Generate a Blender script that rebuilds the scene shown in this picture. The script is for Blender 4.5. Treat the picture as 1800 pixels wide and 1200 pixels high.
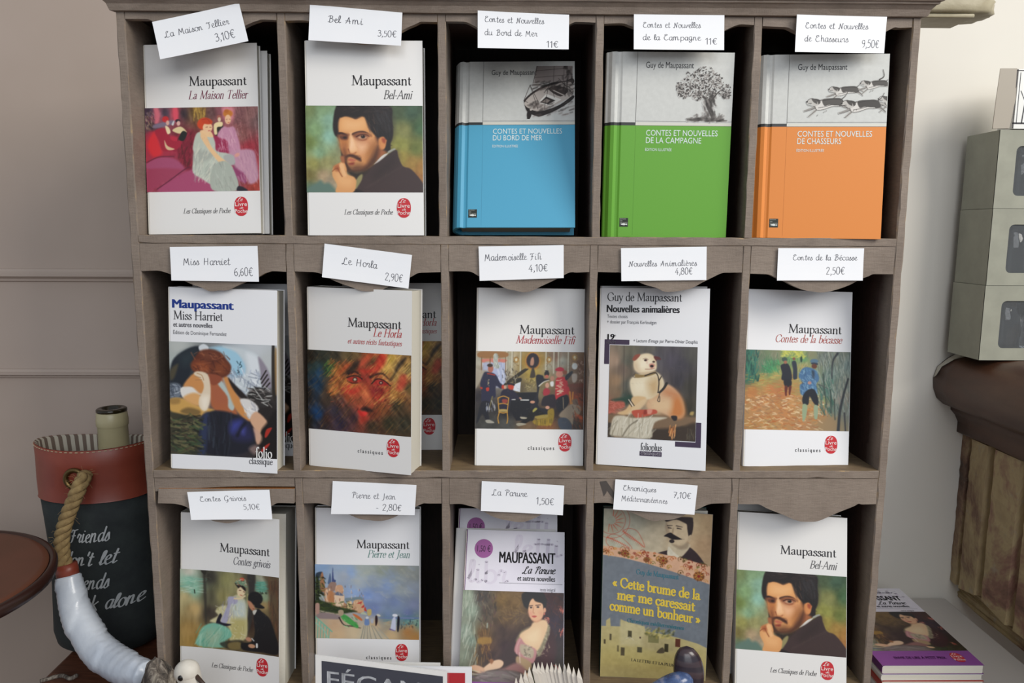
import bpy, bmesh, math, random
import numpy as np
from mathutils import Vector, Matrix

for o in list(bpy.data.objects): bpy.data.objects.remove(o)
S = bpy.context.scene
COL = S.collection

def lin(h, a=1.0):
    if isinstance(h, str):
        h = h.lstrip('#'); c = [int(h[i:i+2], 16)/255 for i in (0, 2, 4)]
    else: c = list(h)
    return tuple(x/12.92 if x <= .04045 else ((x+.055)/1.055)**2.4 for x in c) + (a,)

# ---------------------------------------------------------------- camera
CAMP = Vector((-.01597, -.72834, 0)); F = 1350.0
yaw, pitch, roll = .01287, .14294, .00504
cy, sy, cp, sp = math.cos(yaw), math.sin(yaw), math.cos(pitch), math.sin(pitch)
cf = Vector((sy*cp, cy*cp, -sp)); cr = Vector((cy, -sy, 0)); cu = cr.cross(cf)
cr, cu = math.cos(roll)*cr + math.sin(roll)*cu, -math.sin(roll)*cr + math.cos(roll)*cu
cam = bpy.data.cameras.new('camera'); camo = bpy.data.objects.new('camera', cam); COL.objects.link(camo)
camo.matrix_world = Matrix(((cr.x, cu.x, -cf.x, CAMP.x), (cr.y, cu.y, -cf.y, CAMP.y), (cr.z, cu.z, -cf.z, CAMP.z), (0, 0, 0, 1)))
cam.sensor_width = 36; cam.lens = 36*F/1800; cam.clip_start = .01
S.camera = camo
def at(u, v, Y):
    "the point at depth Y seen at a pixel"
    d = cf + (u-900)/F*cr - (v-600)/F*cu
    return CAMP + d*((Y-CAMP.y)/d.y)

# ---------------------------------------------------------------- world, lights, exposure
W_ = bpy.data.worlds.new('world'); S.world = W_; W_.use_nodes = True
W_.node_tree.nodes['Background'].inputs[0].default_value = (.82, .90, 1.0, 1)
W_.node_tree.nodes['Background'].inputs[1].default_value = .36
def area(name, loc, target, size, sizey, power, col):
    l = bpy.data.lights.new(name, 'AREA'); l.shape = 'RECTANGLE'; l.size = size; l.size_y = sizey
    l.energy = power; l.color = col
    o = bpy.data.objects.new(name, l); COL.objects.link(o); o.location = loc
    o.rotation_euler = (Vector(target)-Vector(loc)).to_track_quat('-Z', 'Y').to_euler()
area('window_light_right', (1.55, -1.25, 1.15), (.25, .1, -.05), 1.0, 1.1, 34, (1.0, .955, .88))
area('fill_light_front', (.35, -2.6, .9), (0, 0, -.15), 1.8, 1.2, 20, (.93, .96, 1.0))  # soft cool fill added behind the camera
S.view_settings.view_transform = 'Standard'; S.view_settings.look = 'None'
S.view_settings.gamma = 1; S.view_settings.use_curve_mapping = False
S.view_settings.exposure = 0.28

# ---------------------------------------------------------------- materials
MATS = {}
class NT:
    def __init__(s, m): s.t = m.node_tree; s.n = s.t.nodes; s.l = s.t.links; s.b = s.n['Principled BSDF']
    def new(s, k, **kw):
        n = s.n.new(k)
        for a, v in kw.items(): setattr(n, a, v)
        return n
    def co(s, scale=(1, 1, 1), kind='Object'):
        tc = s.new('ShaderNodeTexCoord'); mp = s.new('ShaderNodeMapping'); mp.inputs['Scale'].default_value = scale
        s.l.new(tc.outputs[kind], mp.inputs['Vector']); return mp.outputs[0]
    def noise(s, vec, scale, detail=4, rough=.6, dist=0):
        n = s.new('ShaderNodeTexNoise'); n.inputs['Scale'].default_value = scale; n.inputs['Detail'].default_value = detail
        n.inputs['Roughness'].default_value = rough; n.inputs['Distortion'].default_value = dist
        s.l.new(vec, n.inputs['Vector']); return n.outputs['Fac']
    def ramp(s, fac, stops):
        r = s.new('ShaderNodeValToRGB'); e = r.color_ramp.elements
        while len(e) < len(stops): e.new(.5)
        for x, (p, c) in zip(e, stops): x.position = p; x.color = c if not isinstance(c, str) else lin(c)
        s.l.new(fac, r.inputs[0]); return r.outputs[0]
    def mix(s, fac, a, b, mode='MIX'):
        m = s.new('ShaderNodeMix', data_type='RGBA', blend_type=mode)
        for inp, v in ((m.inputs[0], fac), (m.inputs[6], a), (m.inputs[7], b)):
            if isinstance(v, (int, float)): inp.default_value = v
            elif isinstance(v, (tuple, str)): inp.default_value = v if isinstance(v, tuple) else lin(v)
            else: s.l.new(v, inp)
        return m.outputs[2]
    def math(s, op, a, b=None, clamp=False):
        m = s.new('ShaderNodeMath', operation=op, use_clamp=clamp)
        for i, v in enumerate((a, b)):
            if v is None: continue
            if isinstance(v, (int, float)): m.inputs[i].default_value = v
            else: s.l.new(v, m.inputs[i])
        return m.outputs[0]
    def color(s, c): s.l.new(c, s.b.inputs['Base Color'])
    def bump(s, h, strength=.3, dist=.001):
        b = s.new('ShaderNodeBump'); b.inputs['Strength'].default_value = strength; b.inputs['Distance'].default_value = dist
        s.l.new(h, b.inputs['Height']); s.l.new(b.outputs[0], s.b.inputs['Normal'])
def mat(name, col=None, rough=.6, metal=0, spec=.5, **kw):
    if name in MATS: return MATS[name]
    m = bpy.data.materials.new(name); m.use_nodes = True; MATS[name] = m
    b = m.node_tree.nodes['Principled BSDF']
    if col is not None:
        b.inputs['Base Color'].default_value = lin(col) if isinstance(col, str) else col
        m.diffuse_color = b.inputs['Base Color'].default_value
    b.inputs['Roughness'].default_value = rough; b.inputs['Metallic'].default_value = metal
    b.inputs['Specular IOR Level'].default_value = spec
    for k, v in kw.items(): b.inputs[k.replace('_', ' ')].default_value = v
    return m
def pmat(name, c1, c2, scale=20, rough=.6, stretch=(1, 1, 1), bump=0, dist=.001, spec=.5, lo=.35, hi=.65, **kw):
    "two tones mixed by noise, with fine relief"
    if name in MATS: return MATS[name]
    m = mat(name, c1, rough, 0, spec, **kw); n = NT(m); v = n.co(stretch); f = n.noise(v, scale)
    n.color(n.ramp(f, [(lo, c1), (hi, c2)]))
    if bump: n.bump(n.noise(v, scale*3), bump, dist)
    return m

# ---------------------------------------------------------------- objects
def prop(o, label=None, cat=None, group=None, kind=None):
    for k, v in (('label', label), ('category', cat), ('group', group), ('kind', kind)):
        if v: o[k] = v
    return o
def thing(name, label, cat, loc=(0, 0, 0), group=None, rot=None):
    o = bpy.data.objects.new(name, None); COL.objects.link(o); o.empty_display_size = .01
    if rot is not None: o.matrix_world = Matrix.Translation(loc) @ rot.to_4x4()
    else: o.location = loc
    return prop(o, label, cat, group)
def mesh(name, V, Fc, mats, parent=None, off=None, mi=None, smooth=False, bevel=0, label=None):
    "off: the world position of the parent, when V is given in world coordinates"
    me = bpy.data.meshes.new(name)
    if off is not None: V = [(x-off[0], y-off[1], z-off[2]) for x, y, z in V]
    me.from_pydata([tuple(map(float, v)) for v in V], [], [tuple(map(int, f)) for f in Fc])
    for m in (mats if isinstance(mats, (list, tuple)) else [mats]): me.materials.append(m)
    if mi is not None: me.polygons.foreach_set('material_index', mi)
    if smooth: me.polygons.foreach_set('use_smooth', [True]*len(me.polygons))
    me.update()
    o = bpy.data.objects.new(name, me); COL.objects.link(o)
    if parent: o.parent = parent
    if label: o['label'] = label
    if bevel:
        b = o.modifiers.new('bevel', 'BEVEL'); b.width = bevel; b.segments = 2; b.limit_method = 'ANGLE'
    return o
def fixn(o):
    bm = bmesh.new(); bm.from_mesh(o.data); bmesh.ops.recalc_face_normals(bm, faces=bm.faces); bm.to_mesh(o.data); bm.free(); return o
def box(x0, x1, y0, y1, z0, z1):
    V = [(x, y, z) for z in (z0, z1) for y in (y0, y1) for x in (x0, x1)]
    return V, [(0, 2, 3, 1), (4, 5, 7, 6), (0, 1, 5, 4), (2, 6, 7, 3), (0, 4, 6, 2), (1, 3, 7, 5)]
def extrude(prof, axis, a, b, closed=True):
    "prof: 2D polygon; axis 0/1/2 = extrusion axis"
    n = len(prof); V = []
    for t in (a, b):
        for p, q in prof: V.append([(t, p, q), (p, t, q), (p, q, t)][axis])
    Fc = [(i, (i+1) % n, n+(i+1) % n, n+i) for i in range(n if closed else n-1)]
    if closed: Fc += [tuple(range(n-1, -1, -1)), tuple(range(n, 2*n))]
    return V, Fc
def loft(rings, cap=True, closed=True):
    n = len(rings[0]); V = [p for r in rings for p in r]; Fc = []
    for j in range(len(rings)-1):
        for i in range(n if closed else n-1):
            Fc.append((j*n+i, j*n+(i+1) % n, (j+1)*n+(i+1) % n, (j+1)*n+i))
    if cap: Fc += [tuple(range(n-1, -1, -1)), tuple((len(rings)-1)*n+i for i in range(n))]
    return V, Fc
def lathe(prof, c=(0, 0), seg=32, sx=1, sy_=1):
    return loft([[(c[0]+r*sx*math.cos(2*math.pi*i/seg), c[1]+r*sy_*math.sin(2*math.pi*i/seg), z) for i in range(seg)] for r, z in prof], cap=False)
def merge(*parts):
    V, Fc = [], []
    for v, f in parts:
        k = len(V); V += list(v); Fc += [tuple(i+k for i in q) for q in f]
    return V, Fc
rnd = random.Random(7)
def plank(x0, x1, y0, y1, z0, z1, amp=.0004, ch=.0007, seed=1, step=.012):
    "a hand-planed board: chamfered, nicked edges; returns verts, faces, material index (1 on the worn chamfers)"
    r = random.Random(seed); d = (x1-x0, y1-y0, z1-z0); ax = d.index(max(d))
    lo = (x0, y0, z0); hi = (x1, y1, z1); o1, o2 = [a for a in range(3) if a != ax]
    n = max(2, int(d[ax]/step)); rings = []
    for k in range(n+1):
        t = lo[ax]+d[ax]*k/n; ring = []
        a0, a1, b0, b1 = lo[o1], hi[o1], lo[o2], hi[o2]
        for (sa, sb) in ((0, 0), (1, 0), (1, 1), (0, 1)):
            c = ch*(.7+.6*r.random()+(1.3 if r.random() < .05 else 0)); A = (a0, a1)[sa]; B = (b0, b1)[sb]
            ia = 1 if sa == 0 else -1; ib = 1 if sb == 0 else -1
            p1 = (A+ia*c, B); p2 = (A, B+ib*c)
            if (sa, sb) in ((0, 0), (1, 1)): p1, p2 = p2, p1
            for p in (p1, p2):
                q = [0, 0, 0]; q[ax] = t; q[o1] = p[0]+r.uniform(-amp, amp)*.5; q[o2] = p[1]+r.uniform(-amp, amp)*.5; ring.append(tuple(q))
        rings.append(ring)
    V, Fc = loft(rings); mi = []
    for j in range(n):
        for i in range(8): mi.append(1 if i % 2 == 0 else 0)
    mi += [0, 0]
    return V, Fc, mi
def tube(pts, rad, seg=12, cap=True):
    P = [Vector(p) for p in pts]; rings = []; up = Vector((0, 1, .01))
    for i, p in enumerate(P):
        t = (P[min(i+1, len(P)-1)]-P[max(i-1, 0)]).normalized(); a = t.cross(up).normalized(); b = t.cross(a)
        r = rad[i] if isinstance(rad, (list, tuple)) else rad
        rings.append([tuple(p+a*r*math.cos(2*math.pi*k/seg)+b*r*math.sin(2*math.pi*k/seg)) for k in range(seg)])
    return loft(rings, cap)
def crom(P, n=6, closed=False):
    P = [tuple(map(float, p)) for p in P]
    if len(P) < 3: return P
    Q = ([P[-1]]+P+[P[0], P[1]]) if closed else ([P[0]]+P+[P[-1]]); out = []
    for i in range(1, len(Q)-2):
        a, b, c, d = (np.array(Q[i+k]) for k in (-1, 0, 1, 2))
        for k in range(n):
            t = k/n; out.append(tuple(.5*((2*b)+(c-a)*t+(2*a-5*b+4*c-d)*t*t+(3*b-a-3*c+d)*t**3)))
    if not closed: out.append(P[-1])
    return out
# ---------------------------------------------------------------- lettering
# A pen-stroke alphabet: cap height 70, x-height 43. c = curve, l = straight, t = thin straight, h = serif, d = dot
GL = {}
def _g(s):
    for ln in s.strip().split('\n'):
        ch, adv, body = ln.strip().split(' ', 2); st = []
        for q in body.split('|'):
            q = q.split(); st.append((q[0], [tuple(map(float, p.split(','))) for p in q[1:]]))
        GL[ch] = (float(adv), st)
_g('''a 37 c 6,34 10,41 17,43 24,40 26,33 26,10 29,2 36,5|c 26,26 15,22 7,17 5,9 10,1 18,1 26,9
b 41 l 9,74 9,4|c 9,32 16,41 24,43 33,37 37,22 33,6 23,-1 15,0 9,5|h 2,72 9,74
c 34 c 31,34 26,41 18,43 9,37 5,22 9,6 18,-1 26,1 32,8
d 42 l 33,74 33,0|c 33,34 26,42 18,43 9,37 5,21 9,5 17,-1 26,1 33,10|h 26,72 33,74|h 33,1 40,3
e 35 t 6,25 31,25|c 31,25 30,36 25,42 18,43 9,37 5,22 9,6 18,-1 26,1 32,8
f 25 c 29,68 24,74 17,72 13,62 13,44|l 13,46 13,0|h 3,42 24,42|h 5,0 22,0
g 38 c 20,43 10,39 7,31 11,22 19,20 27,24 29,32 26,40 20,43|c 12,22 7,15 13,9 26,7 33,0 31,-14 20,-22 8,-20 4,-12 9,-4 18,1|h 27,39 36,42
h 43 l 9,74 9,0|c 9,31 16,40 24,43 31,39 33,30|l 33,32 33,0|h 2,72 9,74|h 2,0 16,0|h 26,0 40,0
i 20 l 10,42 10,0|d 10,61 5|h 3,40 10,42|h 3,0 17,0
j 20 c 11,42 11,0 10,-14 3,-22 -4,-21|d 11,61 5|h 4,40 11,42
k 41 l 9,74 9,0|t 32,42 11,22|l 15,25 34,0|h 2,72 9,74|h 2,0 16,0|h 25,42 38,42|h 28,0 42,0
l 20 l 10,74 10,0|h 3,72 10,74|h 3,0 17,0
m 64 l 9,42 9,0|c 9,31 16,40 23,43 29,39 31,30|l 31,32 31,0|c 31,31 38,40 45,43 52,39 54,30|l 54,32 54,0|h 2,40 9,42|h 2,0 16,0|h 25,0 38,0|h 47,0 61,0
n 43 l 9,42 9,0|c 9,31 16,40 24,43 31,39 33,30|l 33,32 33,0|h 2,40 9,42|h 2,0 16,0|h 26,0 40,0
o 40 c 20,43 10,38 5,22 10,5 20,-1 30,5 35,22 30,38 20,43
p 42 l 9,42 9,-25|c 9,32 16,41 24,43 33,37 37,22 33,6 23,-1 15,0 9,6|h 2,40 9,42|h 2,-25 17,-25
q 42 l 33,42 33,-25|c 33,34 26,42 18,43 9,37 5,21 9,5 17,-1 26,1 33,10|h 26,-25 41,-25
r 29 l 9,42 9,0|c 9,29 14,38 21,43 28,40|h 2,40 9,42|h 2,0 18,0
s 30 c 26,35 21,42 14,43 8,38 8,31 14,25 21,20 26,13 23,3 15,-1 8,1 4,8
t 26 l 12,54 12,12|c 12,12 14,3 19,0 26,4|h 4,42 24,42
u 43 c 9,42 9,12 12,3 19,-1 27,3 33,11|l 33,42 33,0|h 2,42 9,42|h 26,42 33,42|h 33,1 41,2
v 38 l 4,42 19,1|t 19,1 34,42|h -2,42 12,42|h 27,42 40,42
w 56 l 4,42 17,1|t 17,1 29,42|l 29,42 41,1|t 41,1 53,42|h -2,42 12,42|h 46,42 59,42
x 38 l 5,42 33,0|t 33,42 5,0|h -1,42 12,42|h 26,42 38,42|h 0,0 12,0|h 26,0 39,0
y 38 l 4,42 20,2|t 35,42 20,2 13,-17|c 13,-17 9,-23 2,-22|h -2,42 12,42|h 27,42 40,42
z 34 h 5,42 30,42|t 30,42 5,0|h 5,0 31,0
A 62 t 4,0 29,70|l 29,70 57,0|t 14,25 46,25|h -3,0 13,0|h 47,0 64,0
B 52 l 12,70 12,0|c 12,68 26,70 38,66 41,54 36,42 24,38 12,38|c 12,38 30,37 43,33 46,19 40,5 26,0 12,1|h 3,70 24,70|h 3,0 24,0
C 58 c 53,54 46,66 32,71 15,63 6,46 6,25 15,8 31,-1 45,3 54,15
D 64 l 12,70 12,0|c 12,69 30,70 48,62 58,45 58,26 48,8 30,1 12,1|h 3,70 24,70|h 3,0 24,0
E 52 l 12,70 12,0|h 3,70 46,70 47,58|h 12,37 38,37|h 38,43 38,31|h 3,0 48,0 50,13
F 48 l 12,70 12,0|h 3,70 45,70 46,57|h 12,36 37,36|h 37,42 37,30|h 3,0 23,0
G 64 c 55,55 46,67 32,71 15,63 6,46 6,25 15,8 32,-1 46,2 56,8|l 55,28 55,8|h 44,28 63,28
H 68 l 13,70 13,0|l 55,70 55,0|t 13,36 55,36|h 3,70 23,70|h 3,0 23,0|h 45,70 65,70|h 45,0 65,0
I 26 l 13,70 13,0|h 3,70 23,70|h 3,0 23,0
J 32 c 17,70 17,10 14,-8 6,-16 -2,-16|h 7,70 27,70
K 62 l 12,70 12,0|t 52,70 14,33|l 22,40 54,0|h 3,70 23,70|h 3,0 23,0|h 44,70 60,70|h 46,0 66,0
L 50 l 12,70 12,0|h 3,70 24,70|h 3,0 44,0 48,15
M 80 t 12,0 15,70|l 15,70 40,5|t 40,5 65,70|l 65,70 68,0|h 5,70 15,70|h 65,70 75,70|h 3,0 22,0|h 57,0 79,0
N 68 t 13,0 13,70|l 12,70 56,2|t 56,0 56,70|h 3,70 13,70|h 3,0 23,0|h 46,70 65,70
O 68 c 34,71 16,64 6,46 6,24 16,6 34,-1 52,6 62,24 62,46 52,64 34,71
P 50 l 12,70 12,0|c 12,69 28,70 41,65 45,52 40,39 26,33 12,33|h 3,70 24,70|h 3,0 25,0
R 58 l 12,70 12,0|c 12,69 26,70 39,66 43,54 38,42 26,37 12,37|l 26,37 54,0|h 3,70 24,70|h 3,0 24,0|h 50,0 60,0
S 44 c 38,57 33,68 22,71 11,66 8,56 13,46 24,38 35,30 39,18 33,5 20,-1 10,3 5,15
T 58 l 29,70 29,0|h 4,57 5,70 53,70 54,57|h 18,0 40,0
U 66 c 13,70 13,24 17,6 33,-1 49,6 54,24|t 54,24 54,70|h 3,70 23,70|h 44,70 63,70
V 62 l 6,70 32,1|t 32,1 57,70|h -2,70 15,70|h 48,70 66,70
0 38 c 19,68 9,60 5,34 9,8 19,0 29,8 33,34 29,60 19,68
1 26 l 16,68 16,0|t 4,54 16,68
2 38 c 6,54 10,65 19,68 29,62 30,50 22,34 6,1|t 6,1 33,1
3 36 c 6,60 14,68 25,65 28,54 23,42 13,38|c 13,38 26,37 32,24 28,8 16,0 5,5
4 40 t 27,68 5,22 35,22|l 26,44 26,0
5 36 t 30,67 11,67 9,40|c 9,40 20,43 30,35 31,18 23,3 5,2
6 38 c 29,66 14,56 6,30 9,8 19,0 30,8 31,24 22,36 8,26
7 36 t 5,67 32,67|l 32,67 14,0|t 10,36 30,36
8 38 c 19,68 9,62 9,48 19,38 29,48 29,62 19,68|c 19,38 6,28 6,10 19,0 32,10 32,28 19,38
9 38 c 30,44 20,34 8,42 8,60 19,68 30,60 31,38 26,14 14,1
, 16 c 8,6 11,2 9,-6 4,-12
. 14 d 7,4 5
- 26 t 4,24 22,24
' 12 l 7,72 5,54
€ 42 c 36,60 26,68 15,58 11,34 15,10 26,0 37,8|t 3,42 30,42|t 3,28 28,28
« 34 t 15,36 4,22 15,8|t 28,36 17,22 28,8
» 34 t 5,36 16,22 5,8|t 18,36 29,22 18,8''')
GL['è'] = (GL['e'][0], GL['e'][1]+[('t', [(12, 66), (22, 52)])]); GL['é'] = (GL['e'][0], GL['e'][1]+[('t', [(26, 68), (16, 52)])])
GL['É'] = (GL['E'][0], GL['E'][1]+[('t', [(34, 94), (22, 80)])]); GL['À'] = (GL['A'][0], GL['A'][1]+[('t', [(22, 94), (33, 80)])])
# cursive capitals and letters of the handwriting
HG = {}
_old = dict(GL)
_g('''L 50 c 30,52 38,64 30,72 22,62 20,40 17,12 6,-2 4,8 16,6 30,-2 46,4
C 46 c 16,54 10,62 18,70 30,68 30,58 14,48 6,28 12,6 26,0 42,10
N 50 c 2,8 8,-2 12,14 16,66|l 16,66 34,2|c 34,2 36,40 40,68 48,62
B 48 c 6,58 16,70 32,70 36,56 28,44 18,40|c 18,40 34,40 40,24 32,4 16,-2 4,4|l 20,66 14,2
P 42 c 2,56 12,68 28,70 38,60 34,44 22,38 16,40|l 20,66 14,0
M 60 l 8,-4 16,66|l 16,66 30,20|l 30,20 44,68|c 44,68 46,20 50,0 56,4
T 42 c 4,58 8,70 20,64 36,70|c 24,66 26,30 20,4 12,-2
F 44 c 4,58 8,68 20,66 40,72|c 22,66 20,30 16,4 6,-4|l 12,36 32,38
G 52 c 42,56 36,68 22,68 10,50 8,24 18,4 32,6 38,24|c 38,24 38,0 32,-14 20,-16
H 54 l 14,68 10,0|l 40,68 38,0|l 10,32 40,36
A 48 c 4,0 14,20 26,66|l 26,66 34,0|l 4,26 40,26
e 28 c 4,20 18,26 22,38 14,44 6,34 6,14 14,1 24,4 32,10
r 28 c 4,26 8,44 16,40 22,38 18,16 22,2 30,8
s 26 c 4,8 14,44 20,24 22,8 14,-1 6,3|l 18,4 28,10
l 20 c 2,12 14,40 17,68 11,74 7,60 7,16 11,1 22,9
n 40 c 6,42 6,0|c 6,24 14,42 22,40 24,20 26,2 38,8
m 58 l 6,42 6,0|c 6,24 14,42 20,40 22,24 22,0|c 22,24 30,42 38,40 40,20 42,2 54,8
i 20 c 7,42 6,10 10,0 20,8|d 10,60 3
u 38 c 6,42 5,14 10,1 20,4 28,20|c 28,42 27,10 31,1 40,8
a 34 c 28,40 16,44 6,34 4,16 12,0 22,6 27,22|c 28,42 26,12 29,1 38,8
d 36 c 26,40 16,44 6,34 4,16 12,0 22,6 27,24|c 30,74 27,12 31,1 38,8
o 32 c 18,43 8,38 4,20 10,3 20,0 28,10 28,30 20,43 26,36 36,36
t 24 c 12,66 10,12 14,0 24,8|l 3,46 22,47
g 36 c 26,40 16,44 6,34 6,18 14,4 22,8 27,24|c 28,42 28,0 22,-22 10,-22 10,-10 36,8
h 36 l 8,72 7,0|c 7,22 16,42 24,40 26,20 28,2 38,8
j 20 c 10,42 10,-12 4,-22 -2,-14 18,6|d 11,60 3
v 32 c 4,42 10,2 22,30 26,43 32,38''')
HG = {k: GL[k] for k in GL if k in 'LCNBPMTFGHAersnlmiuadotghjv'}
HG.update({'é': (HG['e'][0], HG['e'][1]+[('t', [(22, 66), (15, 54)])]), 'è': (HG['e'][0], HG['e'][1]+[('t', [(10, 66), (17, 54)])])})
GL.clear(); GL.update(_old)

def strokes(s, style):
    "pen strokes of a string: list of (points, half-width list), and its length, in glyph units"
    out = []; x = 0; R = random.Random(len(s)*7+ord(s[0]))
    serif = style in ('serif', 'italic', 'slab'); hand = style in ('hand', 'brush', 'round')
    tmax, tmin = dict(serif=(4.6, 1.5), italic=(3.8, 1.3), slab=(6.2, 4.0), hand=(1.9, 1.7), brush=(4.6, 2.0), round=(6.5, 5.5))[style]
    for ch in s:
        if ch == ' ': x += 24 if not hand else 30; continue
        adv, st = (HG.get(ch) if hand and ch in HG else None) or GL.get(ch, GL['o'])
        k = .86 if style == 'italic' else 1.0; dy = R.uniform(-1.5, 1.5) if hand else 0; sc = R.uniform(.94, 1.05) if hand else 1
        for kind, P in st:
            if kind == 'h' and hand: continue
            if kind == 'd':
                cx, cy_ = P[0]; r = P[1][0] if len(P) > 1 else 4
                out.append(([(x+cx*k-.6, cy_), (x+cx*k+.6, cy_)], [min(r, tmax*1.2)]*2)); continue
            pts = crom(P, 5) if kind == 'c' else [tuple(p) for p in P]
            pts = [(x+px*k*sc, py*sc+dy) for px, py in pts]; w = []
            for i in range(len(pts)):
                a = pts[max(i-1, 0)]; b = pts[min(i+1, len(pts)-1)]; th = math.atan2(b[1]-a[1], b[0]-a[0])
                f = abs(math.sin(th-.3)) if serif else (abs(math.sin(th-.5)))
                ww = tmin+(tmax-tmin)*f**1.3
                if kind == 't' and style != 'slab': ww = tmin+.35*(tmax-tmin)
                if kind == 'h': ww = tmin*1.0 if style != 'slab' else 4.2
                w.append(ww)
            out.append((pts, w))
        x += adv*k*sc
    if style == 'italic': out = [([(px+.23*py, py) for px, py in P], w) for P, w in out]
    if style == 'brush': out = [([(px+.35*py, py) for px, py in P], w) for P, w in out]
    return out, x
def ribbon(V, Fc, P, w, xf):
    "add a flat ribbon with round joints"
    n = len(P); k0 = len(V); L = []
    for i in range(n):
        a = P[max(i-1, 0)]; b = P[min(i+1, n-1)]; dx, dy = b[0]-a[0], b[1]-a[1]; d = math.hypot(dx, dy) or 1
        nx, ny = -dy/d*w[i], dx/d*w[i]
        V.append(xf(P[i][0]+nx, P[i][1]+ny)); V.append(xf(P[i][0]-nx, P[i][1]-ny))
    for i in range(n-1): Fc.append((k0+2*i, k0+2*i+1, k0+2*i+3, k0+2*i+2))
    for i in (0, n-1):
        if w[i] > 2.2 or i == 0 and n == 2:
            k = len(V)
            for j in range(8): V.append(xf(P[i][0]+w[i]*math.cos(j*math.pi/4), P[i][1]+w[i]*math.sin(j*math.pi/4)))
            Fc.append(tuple(range(k, k+8)))
_sans = {}
def sans_geo(s, bold):
    key = (s, bold)
    if key in _sans: return _sans[key]
    c = bpy.data.curves.new('t', 'FONT'); c.body = s; c.size = 1; c.offset = bold; c.resolution_u = 3
    o = bpy.data.objects.new('t', c); me = bpy.data.meshes.new_from_object(o)
    V = np.array([v.co[:2] for v in me.vertices]) if len(me.vertices) else np.zeros((0, 2)); Fc = [tuple(p.vertices) for p in me.polygons]
    bpy.data.objects.remove(o); bpy.data.curves.remove(c); bpy.data.meshes.remove(me)
    _sans[key] = (V, Fc); return V, Fc
def text(name, s, x0, x1, z, h, style, color, parent, place, bold=0, slope=0, rough=.5, name_mat=None):
    """s set between x0 and x1 on baseline z, cap height h (metres, surface coordinates);
    place(x, z) turns surface coordinates into the parent's space"""
    V, Fc = [], []
    if style == 'sans':
        P, Fc = sans_geo(s, 0)
        if len(P) == 0: return
        mx, Mx = P[:, 0].min(), P[:, 0].max(); sx = (x1-x0)/(Mx-mx); sz = h/.73
        F0 = Fc; Fc = []; sh = [0] if not bold else [-bold*h, 0, bold*h]   # heavier weights: the outline laid down three times, side by side
        for q, dx in enumerate(sh):
            Fc += [tuple(i+q*len(P) for i in f_) for f_ in F0]; V += [place(x0+dx+(p[0]-mx)*sx, z+p[1]*sz+slope*((p[0]-mx)*sx)) for p in P]
    else:
        st, L = strokes(s, style); sx = (x1-x0)/L; sz = h/70
        for P, w in st:
            ribbon(V, Fc, P, [q*(1+bold) for q in w], lambda a, b: place(x0+a*sx, z+b*sz+slope*a*sx))
    m = mat(name_mat or ('ink_'+str(color)), color, rough, spec=.3)
    return mesh(name, V, Fc, m, parent)
def ellipse_pts(cx, cz, rx, rz, n=28, p=2.0):
    out = []
    for i in range(n):
        a = 2*math.pi*i/n; c, s_ = math.cos(a), math.sin(a)
        out.append((cx+rx*abs(c)**(2/p)*(1 if c > 0 else -1), cz+rz*abs(s_)**(2/p)*(1 if s_ > 0 else -1)))
    return out
def flat(name, pts, color, parent, place, label=None, rough=.5):
    m = color if not isinstance(color, str) else mat('print_'+color, color, rough, spec=.4)
    return mesh(name, [place(*p) for p in pts], [tuple(range(len(pts)))], m, parent, label=label)

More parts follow.
